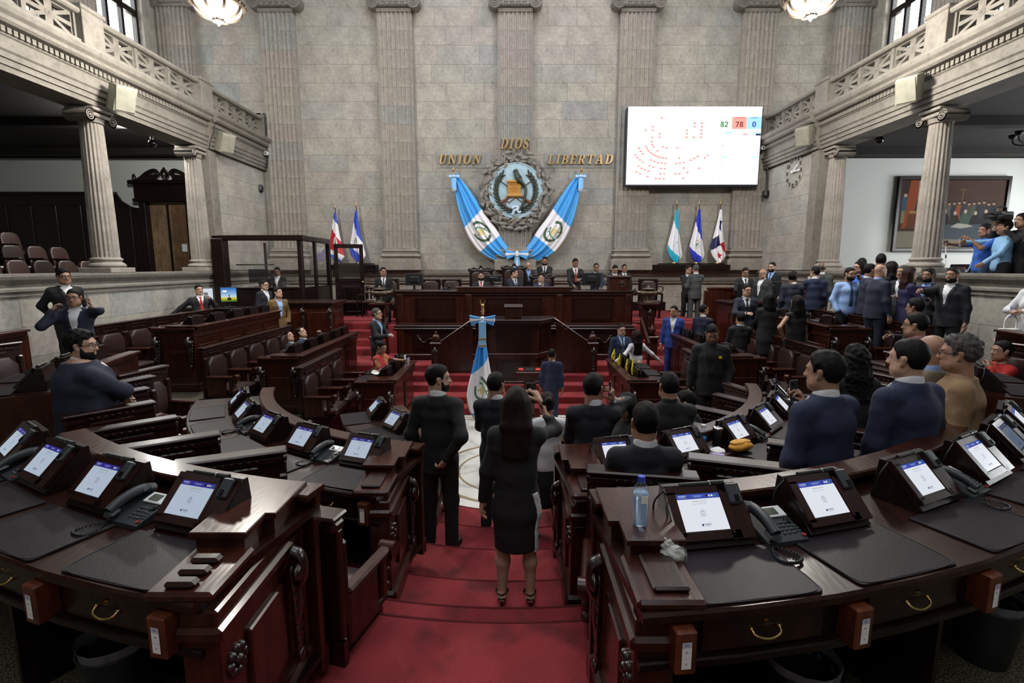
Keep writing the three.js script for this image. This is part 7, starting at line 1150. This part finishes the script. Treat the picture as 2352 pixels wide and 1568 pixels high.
function selfieStick(t, J) { const p = atWorld(t, inHand(J, 'L', .05, 0, .02)), o = thing('selfie_stick', 'white selfie stick with a phone clamp above the bench', 'stick', p); mesh('grip', [bar([0, -.28, .12], [0, .06, .0], .022, .02, 8)], M.whitePlastic, o); mesh('arm', [bar([0, .06, 0], [.07, .16, -.02], .012, .012, 6)], M.whitePlastic, o); mesh('clamp', [cb(.05, .12, .03, .03, .2, 0, .008), cb(.09, .09, .012, .03, .3, 0, .004)], M.blackPlastic, o); mesh('phone', [cb(.075, .12, .01, .03, .31, .012, .003)], M.whitePlastic, o); }
function twoBottles(t, J) { const p = atWorld(t, inHand(J, 'L', .08, 0, .03)); [-.04, .045].forEach((dx, i) => { const o = thing('small_bottle', i ? 'small clear water bottle in the bald man hand beside its twin' : 'small clear water bottle held upright by the bald man', 'bottle', [p[0] + dx, p[1] - .02, p[2] + .02]); mesh('bottle', [lathe([[0, -.09], [.03, -.09], [.031, .03], [.012, .07], [.012, .085], [0, .085]], 16)], phys(lin(.85, .92, 1), .05, { transmission: .9, thickness: 0 }), o); mesh('cap', [cyl(.014, .014, .016, 0, .09, 0, 12)], M.whitePlastic, o); }); }
function whiteBag(t, J) { const p = atWorld(t, inHand(J, 'R', .06, 0, .02)), o = thing('white_handbag', 'white leather handbag with a curved handle held by the woman in white', 'handbag', [p[0] - .02, p[1] - .32, p[2]], .1); mesh('bag', [creased(ext([[-.16, -.09], [.16, -.09], [.13, .09], [-.13, .09]], .12, .025), .9)], M.white, o); mesh('handle', [tube([[-.09, .08, 0], [-.08, .22, 0], [0, .28, 0], [.08, .22, 0], [.09, .08, 0]], .011, 24, 6)], M.white, o); mesh('flap_line', [bx(.27, .006, .125, 0, .045, 0)], M.whitePlastic, o); smartphone(t, inHand(J, 'L', .1, 0, .03), 'white phone in the hand of the woman in white'); }
function phoneStick(t, J) { const p = atWorld(t, inHand(J, 'R', .1, 0, .02)), o = thing('phone_rig', 'phone with bright screen on a white handled stick', 'phone', p, 1.3); mesh('phone', [cb(.15, .075, .01, 0, .03, 0, .003)], M.blackPlastic, o); mesh('screen', [bx(.13, .062, .002, 0, .03, .0065)], std(0x111111, .3, { emissive: lin(.8, .75, .95), emissiveIntensity: .9 }), o); mesh('stick', [bar([0, -.02, 0], [-.02, -.42, .03], .008, .008, 6)], M.whitePlastic, o); mesh('grip', [bar([-.01, -.2, .015], [-.012, -.26, .02], .013, .013, 8)], M.blackPlastic, o); }
function shoulderCam(t, J) { const p = atWorld(t, inHand(J, 'R', .1, 0, .03)), o = thing('video_camera', 'black shoulder video camera with top handle in the gallery', 'camera', [p[0] - .02, p[1] + .08, p[2]], .1); mesh('camera_body', [cb(.34, .16, .13, .1, 0, 0, .02)], M.blackPlastic, o); mesh('lens', [cyl(.05, .055, .16, 0, 0, 0, 16).rotateZ(PI / 2).translate(-.14, 0, 0)], M.blackPlastic, o); mesh('top_handle', [tube([[-.04, .08, 0], [-.03, .15, 0], [.15, .15, 0], [.17, .08, 0]], .014, 20, 6)], M.blackPlastic, o); mesh('viewfinder', [cb(.09, .06, .05, -.02, .05, .09, .01)], M.blackPlastic, o); }
person({ p: [0.03, 0.50, -3.33], h: 1.60, q: 2, fem: 1, yaw: 178, hair: 'long', hc: 'hb', kind: 'dress', top: 'dress', R: 'high', skin: 0, heel: 1, bareLegs: 1, bareFeet: 1, f: 1.1, hp: 6, stripe: 1, after: womanInDress, label: 'woman in a black dress with long brown hair raising a phone' });
person({ p: [-0.67, 0.24, -4.48], h: 1.80, q: 2, yaw: 168, hy: -62, hair: 'short', hc: 'hk', beard: 1, top: 'black', L: 'pocket', R: 'back', skin: 0, label: 'bearded man in a black suit standing in the aisle, face turned aside' });
person({ p: [-0.16, 0.17, -4.95], h: 1.70, q: 1, yaw: 172, hy: -20, top: 'ink', L: 'lap', R: 'lap', glasses: 1, label: 'man in dark navy suit between the black dress and the flag' });
person({ p: [0.34, 0.21, -4.75], h: 1.50, q: 1, fem: 1, yaw: 186, hair: 'bun', kind: 'blouse', top: 'white', sleeve: 0, L: 'hold', R: 'hold', bottom: 'skirt', bc: 'black', skin: 1, f: 1.15, label: 'woman in a white sleeveless top with her hair in a bun' });
person({ p: [0.72, 0.01, -9.10], h: 1.42, yaw: 172, hy: -10, hair: 'buzz', top: 'navy2', L: 'down', R: 'down', stride: .5, skin: 2, label: 'short haired man in a blue suit walking towards the steps' });
person({ p: [0.70, 0.26, -4.25], h: 1.75, q: 2, yaw: 176, hy: -28, hair: 'short', top: 'ink', L: 'lap', R: 'ear', after: phoneR('dark smartphone at the ear of the man in navy beside the white top'), label: 'man in a dark blue suit holding a phone to his ear' });
person({ p: [1.07, 0.22, -4.60], h: 1.52, q: 1, fem: 1, yaw: -70, hair: 'long', glasses: 1, kind: 'blouse', top: 'black', sleeve: .4, L: 'lap', R: 'lap', skin: 0, label: 'dark haired woman in glasses and black top in profile' });
person({ p: [0.83, 0.73, -3.05], h: 1.75, sit: 1, q: 2, yaw: 178, hair: 'short', top: 'ink', L: 'table', R: 'table', skin: 1, label: 'seated man in navy suit leaning at the desk with the blue folder' });
person({ p: [1.38, 0.25, -4.35], h: 1.75, q: 1, yaw: 183, hair: 'buzz', top: 'black', shirt: 'black', L: 'lap', R: 'lap', f: 1.12, label: 'broad man in black with cropped hair behind the seated man' });
person({ p: [1.91, 0.36, -5.00], h: 1.70, sit: 1, q: 1, yaw: -115, hair: 'short', top: 'black', L: 'lap', R: 'lap', lean: .2, label: 'small seated young man in dark suit beside the round backed chair' });
person({ p: [2.77, 0.31, -7.00], h: 1.82, q: 1, yaw: -14, hp: 30, hr: 8, hair: 'buzz', top: 'black', shirt: 'black', L: 'pocket', R: 'down', skin: 2, f: 1.08, after: pocketSquare, label: 'man dressed all in black with a yellow pocket square' });
person({ p: [4.33, 0.43, -9.60], h: 1.62, yaw: 172, hair: 'short', top: 'black', L: 'lap', R: 'lap', label: 'man in a black suit seen from behind a wooden post' });
person({ p: [2.20, 0.16, -10.20], h: 1.60, yaw: 12, hair: 'short', glasses: 1, top: 'navy2', tie: 'grey', shirt: 'skyb', L: 'table', R: 'down', skin: 0, label: 'man in blue suit with glasses and pale tie by the yellow flags' });
person({ p: [2.46, 0.14, -9.95], h: 1.52, fem: 1, yaw: 196, hair: 'wavy', hc: 'hb', kind: 'blouse', top: 'white', bottom: 'skirt', bc: 'black', L: 'side', R: 'side', skin: 0, label: 'woman in a white blouse and black skirt with arms spread' });
person({ p: [3.47, 0.42, -10.90], h: 1.66, yaw: -24, hy: -18, hair: 'short', top: 'blue', L: 'down', R: 'down', skin: 1, stride: .5, label: 'man in a bright royal blue suit on the red steps' });
person({ p: [4.05, 0.49, -10.75], h: 1.62, yaw: 132, hy: -30, hair: 'recede', top: 'navy', L: 'down', R: 'lap', label: 'man in navy suit turned away beside the royal blue suit' });
person({ p: [5.19, 1.21, -14.50], h: 1.76, yaw: 186, hair: 'buzz', hc: 'hg', top: 'grey', L: 'pocket', R: 'cross', f: 1.08, label: 'tall man in a grey suit seen from behind below the flags' });
person({ p: [5.12, 1.22, -14.95], h: 1.72, yaw: 10, hy: 20, hair: 'short', glasses: 1, top: 'black', L: 'down', R: 'cross', label: 'man in black half hidden behind the grey suit' });
person({ p: [-0.88, 1.42, -14.60], h: 1.75, sit: 1, yaw: 4, beard: 1, glasses: 1, hair: 'short', top: 'black', tie: 'red', L: 'table', R: 'table', skin: 0, label: 'seated bearded man with red tie in a carved chair' });
person({ p: [0.05, 1.48, -14.50], h: 1.78, sit: 1, yaw: 35, hy: 35, hair: 'short', top: 'navy', tie: 'denim', L: 'lap', R: 'cross', skin: 0, label: 'seated dark haired man at the middle of the dais' });
person({ p: [0.48, 1.41, -15.30], h: 1.64, yaw: 10, hy: -10, hair: 'recede', hc: 'hw', glasses: 1, top: 'char', shirt: 'skyb', L: 'down', R: 'down', skin: 0, label: 'grey haired man with glasses standing behind the dais' });
person({ p: [0.99, 1.43, -15.60], h: 1.77, yaw: -5, hp: 10, hair: 'short', beard: 1, glasses: 1, top: 'black', tie: 'black', L: 'cross', R: 'cross2', label: 'standing man in black with folded arms behind the dais' });
person({ p: [0.81, 1.39, -14.35], h: 1.72, sit: 1, yaw: 8, hy: -12, hair: 'short', top: 'navy2', tie: 'tan', R: 'face', L: 'lap', skin: 0, label: 'seated man in blue resting his chin on his hand' });
person({ p: [1.74, 1.41, -14.20], h: 1.72, yaw: 6, hp: 20, hair: 'short', top: 'black', tie: 'red', L: 'hold', R: 'lap', skin: 2, label: 'standing man in black suit with red tie at the dais' });
person({ p: [2.34, 1.40, -14.30], h: 1.60, yaw: -4, hair: 'short', glasses: 1, top: 'navy', R: 'face', L: 'lap', skin: 2, after: cupR, label: 'man in navy drinking from a cup at the dais' });
person({ p: [2.85, 1.39, -14.35], h: 1.56, yaw: 6, hp: 25, hair: 'short', glasses: 1, top: 'navy', tie: 'red', L: 'hold', R: 'hold', skin: 0, lean: .1, label: 'man with glasses and red tie looking down behind the podium box' });
person({ p: [3.25, 1.39, -14.90], h: 1.58, yaw: 0, hair: 'short', top: 'black', tie: 'grey', L: 'down', R: 'down', skin: 2, label: 'attendant in black with silver tie at the dais end' });
person({ p: [-3.34, 1.25, -13.35], h: 1.64, yaw: 12, hy: 14, hair: 'short', top: 'black', tie: 'grey', L: 'down', R: 'down', skin: 2, label: 'attendant in black standing behind the bronze lamp' });
person({ p: [-7.21, 1.12, -8.25], h: 1.75, q: 1, yaw: 62, hair: 'thick', glasses: 1, top: 'black', L: 'back', R: 'back', skin: 1, f: 1.12, label: 'man in black jacket with glasses standing against the stone parapet' });
person({ p: [-6.17, 0.85, -7.20], h: 1.75, q: 1, yaw: 22, hair: 'short', glasses: 1, top: 'navy', R: 'shoulder', L: 'ear', skin: 1, f: 1.12, vneck: .02, after: phoneL('smartphone at the ear of the man in blue blazer'), label: 'man in blue blazer and white shirt talking on a phone' });
person({ p: [-3.87, 0.50, -4.50], h: 1.84, q: 2, yaw: 142, hy: -40, hair: 'curly', beard: 1, glasses: 1, top: 'navy', L: [[-.02, 1.12, .15], [1, -.2, .5]], R: [[-.02, 1.16, .13], [1, -.2, .5]], skin: 0, f: 1.6, label: 'large man in navy suit with folded arms, black curly hair' });
person({ p: [-7.14, 1.16, -11.70], h: 1.76, sit: 1, yaw: 38, hy: 12, hair: 'short', top: 'black', tie: 'red', R: 'side', L: 'up', skin: 0, lean: -.25, f: 1.1, after: phoneL('black phone held up by the man with the red tie'), label: 'seated man in black with a bright red tie leaning back' });
person({ p: [-6.15, 0.86, -12.70], h: 1.72, yaw: 70, hair: 'short', glasses: 1, top: 'ink', L: 'down', R: 'down', skin: 0, label: 'man in dark suit and glasses behind the brown jacket' });
person({ p: [-5.55, 0.68, -12.10], h: 1.74, yaw: 48, hy: 25, hp: -10, hair: 'short', top: 'brown', shirt: 'skyb', bc: 'ink', vneck: .02, L: 'pocket', R: 'pocket', skin: 0, label: 'man in a brown jacket with hands in pockets looking up' });
person({ p: [-6.66, 1.58, -14.60], h: 1.70, sit: 1, yaw: 5, hp: 12, hair: 'short', glasses: 1, top: 'black', L: 'table', R: 'table', skin: 2, label: 'man in dark suit sitting inside the glass booth' });
person({ p: [-4.55, 0.29, -10.70], h: 1.70, sit: 1, yaw: 78, hp: -18, hair: 'short', top: 'ink', L: 'lap', R: 'lap', skin: 0, lean: -.35, label: 'seated man in dark suit leaning back in the bench row' });
person({ p: [-4.43, 0.32, -11.10], h: 1.70, sit: 1, yaw: 82, hp: -20, hair: 'recede', top: 'navy2', tie: 'tan', L: 'high', R: 'hold', skin: 0, lean: -.35, label: 'seated balding man in blue raising one hand' });
person({ p: [-2.81, 0.40, -10.50], h: 1.66, yaw: 78, hp: -8, hair: 'short', hc: 'hg', glasses: 1, top: 'ink', shirt: 'skyb', L: 'hold', R: 'hold', skin: 0, label: 'grey haired man in dark glasses and blue suit in profile' });
person({ p: [-2.31, 0.13, -8.85], h: 1.48, fem: 1, yaw: 62, hp: 16, hair: 'bun', kind: 'blouse', sleeve: .5, topMat: huipil, L: 'reach', R: 'table', bottom: 'skirt', bc: 'denim', skin: 1, after: phoneL('phone held out by the woman in the red embroidered blouse'), label: 'woman in a red embroidered blouse holding out a phone' });
person({ p: [4.95, 0.76, -10.80], h: 1.78, yaw: -6, hy: 14, hair: 'short', glasses: 1, top: 'navy', tie: 'black', R: 'hold', L: 'down', skin: 0, label: 'man in navy suit with black tie and glasses gesturing' });
person({ p: [6.03, 1.18, -13.30], h: 1.70, yaw: -5, hp: 14, hair: 'short', glasses: 1, top: 'black', tie: 'black', L: 'hold', R: 'hold', skin: 2, label: 'official in black with glasses behind the enclosed desk' });
person({ p: [6.16, 1.19, -12.60], h: 1.66, yaw: -62, hair: 'fringe', hc: 'hg', glasses: 1, top: 'char', L: 'down', R: 'down', skin: 1, f: 1.15, vneck: 0, label: 'bald man with white shirt and dark open jacket in profile' });
person({ p: [6.78, 1.28, -13.40], h: 1.74, yaw: -55, hair: 'short', beard: 1, glasses: 1, top: 'black', shirt: 'skyb', tie: 'denim', L: 'down', R: 'down', skin: 0, label: 'bearded man in black with blue tie behind the bald man' });
person({ p: [4.74, 0.82, -9.40], h: 1.60, fem: 1, yaw: 176, hair: 'wavy', kind: 'dress', top: 'dress', L: 'lap', R: 'lap', f: 1.2, label: 'woman in a black jacket seen from behind near the desk post' });
person({ p: [4.96, 0.69, -8.85], h: 1.72, q: 1, fem: 1, yaw: 184, hy: 10, hair: 'long', kind: 'blouse', top: 'dress', sleeve: 0, R: 'down', L: 'hip', skin: 0, f: 1.1, label: 'woman in sleeveless black with one hand on her hip' });
person({ p: [6.03, 1.08, -11.00], h: 1.72, yaw: 166, hy: -35, hair: 'thick', top: 'navy', L: 'down', R: 'lap', skin: 2, label: 'man in navy suit with thick black hair turned to the wall' });
person({ p: [6.61, 1.17, -11.20], h: 1.74, yaw: 170, hy: 30, hair: 'short', top: 'navy2', L: 'hold', R: 'down', skin: 1, after: selfieStick, label: 'man in blue suit holding a white selfie stick' });
person({ p: [7.10, 1.21, -11.80], h: 1.80, yaw: 150, hair: 'fringe', hc: 'hg', top: 'grey', L: 'down', R: 'down', skin: 3, label: 'dark skinned balding man in grey behind the blue suit' });
person({ p: [6.57, 1.14, -10.00], h: 1.75, yaw: -6, hy: 12, hair: 'short', beard: 1, glasses: 1, kind: 'shirt', top: 'skyb', tie: 'denim', bc: 'ink', R: 'pocket', L: 'ear', skin: 1, f: 1.12, after: phoneL('phone at the ear of the man in the light blue shirt'), label: 'man in a light blue shirt and tie on the phone' });
person({ p: [7.47, 1.24, -11.00], h: 1.84, yaw: 160, hair: 'thick', top: 'black', L: 'down', R: 'down', label: 'man in black with thick hair close to the column' });
person({ p: [7.09, 1.35, -10.50], h: 1.66, fem: 1, yaw: -80, hair: 'long', glasses: 1, kind: 'blouse', top: 'royal', L: 'lap', R: 'lap', skin: 0, label: 'woman in bright blue with glasses among the crowd' });
person({ p: [6.70, 1.22, -9.65], h: 1.74, yaw: 75, hy: 10, hair: 'short', top: 'navy', L: 'down', R: 'down', skin: 1, f: 1.1, label: 'man in navy suit facing the bald man in the crowd' });
person({ p: [6.43, 1.21, -9.00], h: 1.74, yaw: 95, hair: 'bald', top: 'navy', shirt: 'skyb', L: 'hold', R: 'down', skin: 0, f: 1.2, after: twoBottles, label: 'bald man in navy suit holding two small water bottles' });
person({ p: [7.44, 1.30, -10.40], h: 1.86, yaw: 140, hair: 'thick', top: 'ink', L: 'down', R: 'down', label: 'tall man with black hair seen from behind near the painting' });
person({ p: [7.34, 1.28, -9.95], h: 1.72, fem: 1, yaw: 200, hair: 'wavy', kind: 'dress', top: 'dress', L: 'down', R: 'down', skin: 3, label: 'woman in black with long black hair in the crowd' });
person({ p: [7.23, 1.21, -9.50], h: 1.72, yaw: -70, hair: 'short', hc: 'hg', top: 'black', L: 'down', R: 'down', skin: 1, label: 'older man in black in profile beside the pillar' });
person({ p: [6.76, 1.27, -8.75], h: 1.62, q: 1, fem: 1, yaw: 78, hair: 'long', hc: 'hr', kind: 'dress', top: 'purple', L: 'reach', R: 'hold', skin: 0, f: 1.1, label: 'woman with auburn hair in a purple navy dress' });
person({ p: [7.32, 1.16, -9.00], h: 1.72, yaw: -78, hair: 'short', beard: 1, top: 'char', shirt: 'skyb', L: 'down', R: 'hold', skin: 2, label: 'bearded man in charcoal suit facing the auburn haired woman' });
person({ p: [7.13, 1.14, -8.30], h: 1.76, q: 1, yaw: -70, hair: 'short', beard: 1, top: 'ink', L: 'down', R: 'reach', skin: 1, f: 1.15, label: 'bearded man in dark suit reaching out one arm' });
person({ p: [5.57, 0.79, -7.00], h: 1.68, q: 1, yaw: -150, hair: 'thick', top: 'black', L: 'down', R: 'hold', skin: 2, label: 'man in black with thick hair behind the man in glasses' });
person({ p: [4.33, 0.60, -5.40], h: 1.82, q: 1, yaw: -138, hair: 'short', glasses: 1, top: 'ink', shirt: 'rose', L: 'down', R: 'down', skin: 1, label: 'man in dark suit with glasses and pink collar from behind' });
person({ p: [2.63, 0.56, -3.30], h: 1.88, q: 2, yaw: -162, hy: 12, hair: 'short', top: 'navy2', L: 'down', R: 'down', skin: 0, f: 1.28, label: 'large man in blue suit with white collar seen from behind' });
person({ p: [2.02, 0.53, -3.20], h: 1.84, q: 2, yaw: -158, hy: 14, hair: 'thick', top: 'navy2', L: 'down', R: 'face', skin: 1, f: 1.25, after: phoneR('phone close to the face of the large man in blue'), label: 'large man in blue suit with a phone near his face' });
person({ p: [3.27, 0.57, -3.90], h: 1.82, q: 1, yaw: -165, hair: 'bald', top: 'beige', shirt: 'skyb', L: 'down', R: 'down', skin: 1, f: 1.15, label: 'bald man in a beige jacket between blue suit and tan jacket' });
person({ p: [3.23, 0.60, -3.60], h: 1.82, q: 2, yaw: -128, hair: 'curly', hc: 'hg', glasses: 1, kind: 'shirt', top: 'tan', bc: 'ink', L: 'down', R: 'hold', skin: 1, f: 1.25, label: 'person in a tan jacket with curly grey hair and glasses' });
person({ p: [2.99, 0.53, -4.35], h: 1.70, q: 1, fem: 1, yaw: 175, hair: 'curlylong', kind: 'blouse', top: 'dress', L: 'lap', R: 'lap', skin: 1, label: 'woman with long curly hair and black jacket from behind' });
person({ p: [5.87, 0.75, -6.00], h: 1.66, sit: 1, fem: 1, yaw: -100, hair: 'short', kind: 'blouse', top: 'red', L: 'face', R: 'lap', skin: 1, label: 'seated woman in bright red with a raised hand' });
person({ p: [7.15, 1.14, -6.95], h: 1.76, q: 1, fem: 1, yaw: -80, hair: 'long', kind: 'suit', top: 'white', closed: 1, bc: 'white', R: 'hold', L: 'hold', skin: 0, after: whiteBag, label: 'woman in a white suit holding a phone and handbag' });
person({ p: [8.89, 2.00, -9.75], h: 1.70, q: 1, yaw: -96, hair: 'short', kind: 'shirt', sleeve: .45, top: 'royal', bc: 'denim', R: 'reach', L: 'up', skin: 2, f: 1.08, after: phoneStick, label: 'man in a bright blue shirt filming with a phone on a stick' });
person({ p: [8.91, 2.01, -9.40], h: 1.72, q: 1, fem: 1, yaw: -104, hair: 'curly', kind: 'blouse', top: 'lblue', bc: 'black', R: 'reach', L: 'lap', skin: 1, f: 1.15, after: phoneR('white phone held by the woman in light blue'), label: 'woman in a light blue jacket holding up a white phone' });
person({ p: [9.11, 2.07, -9.30], h: 1.78, yaw: -95, hair: 'short', kind: 'shirt', top: 'black', R: 'high', L: 'up', skin: 1, after: shoulderCam, label: 'cameraman in black with a video camera on his shoulder' });
renderer.render(scene, camera);
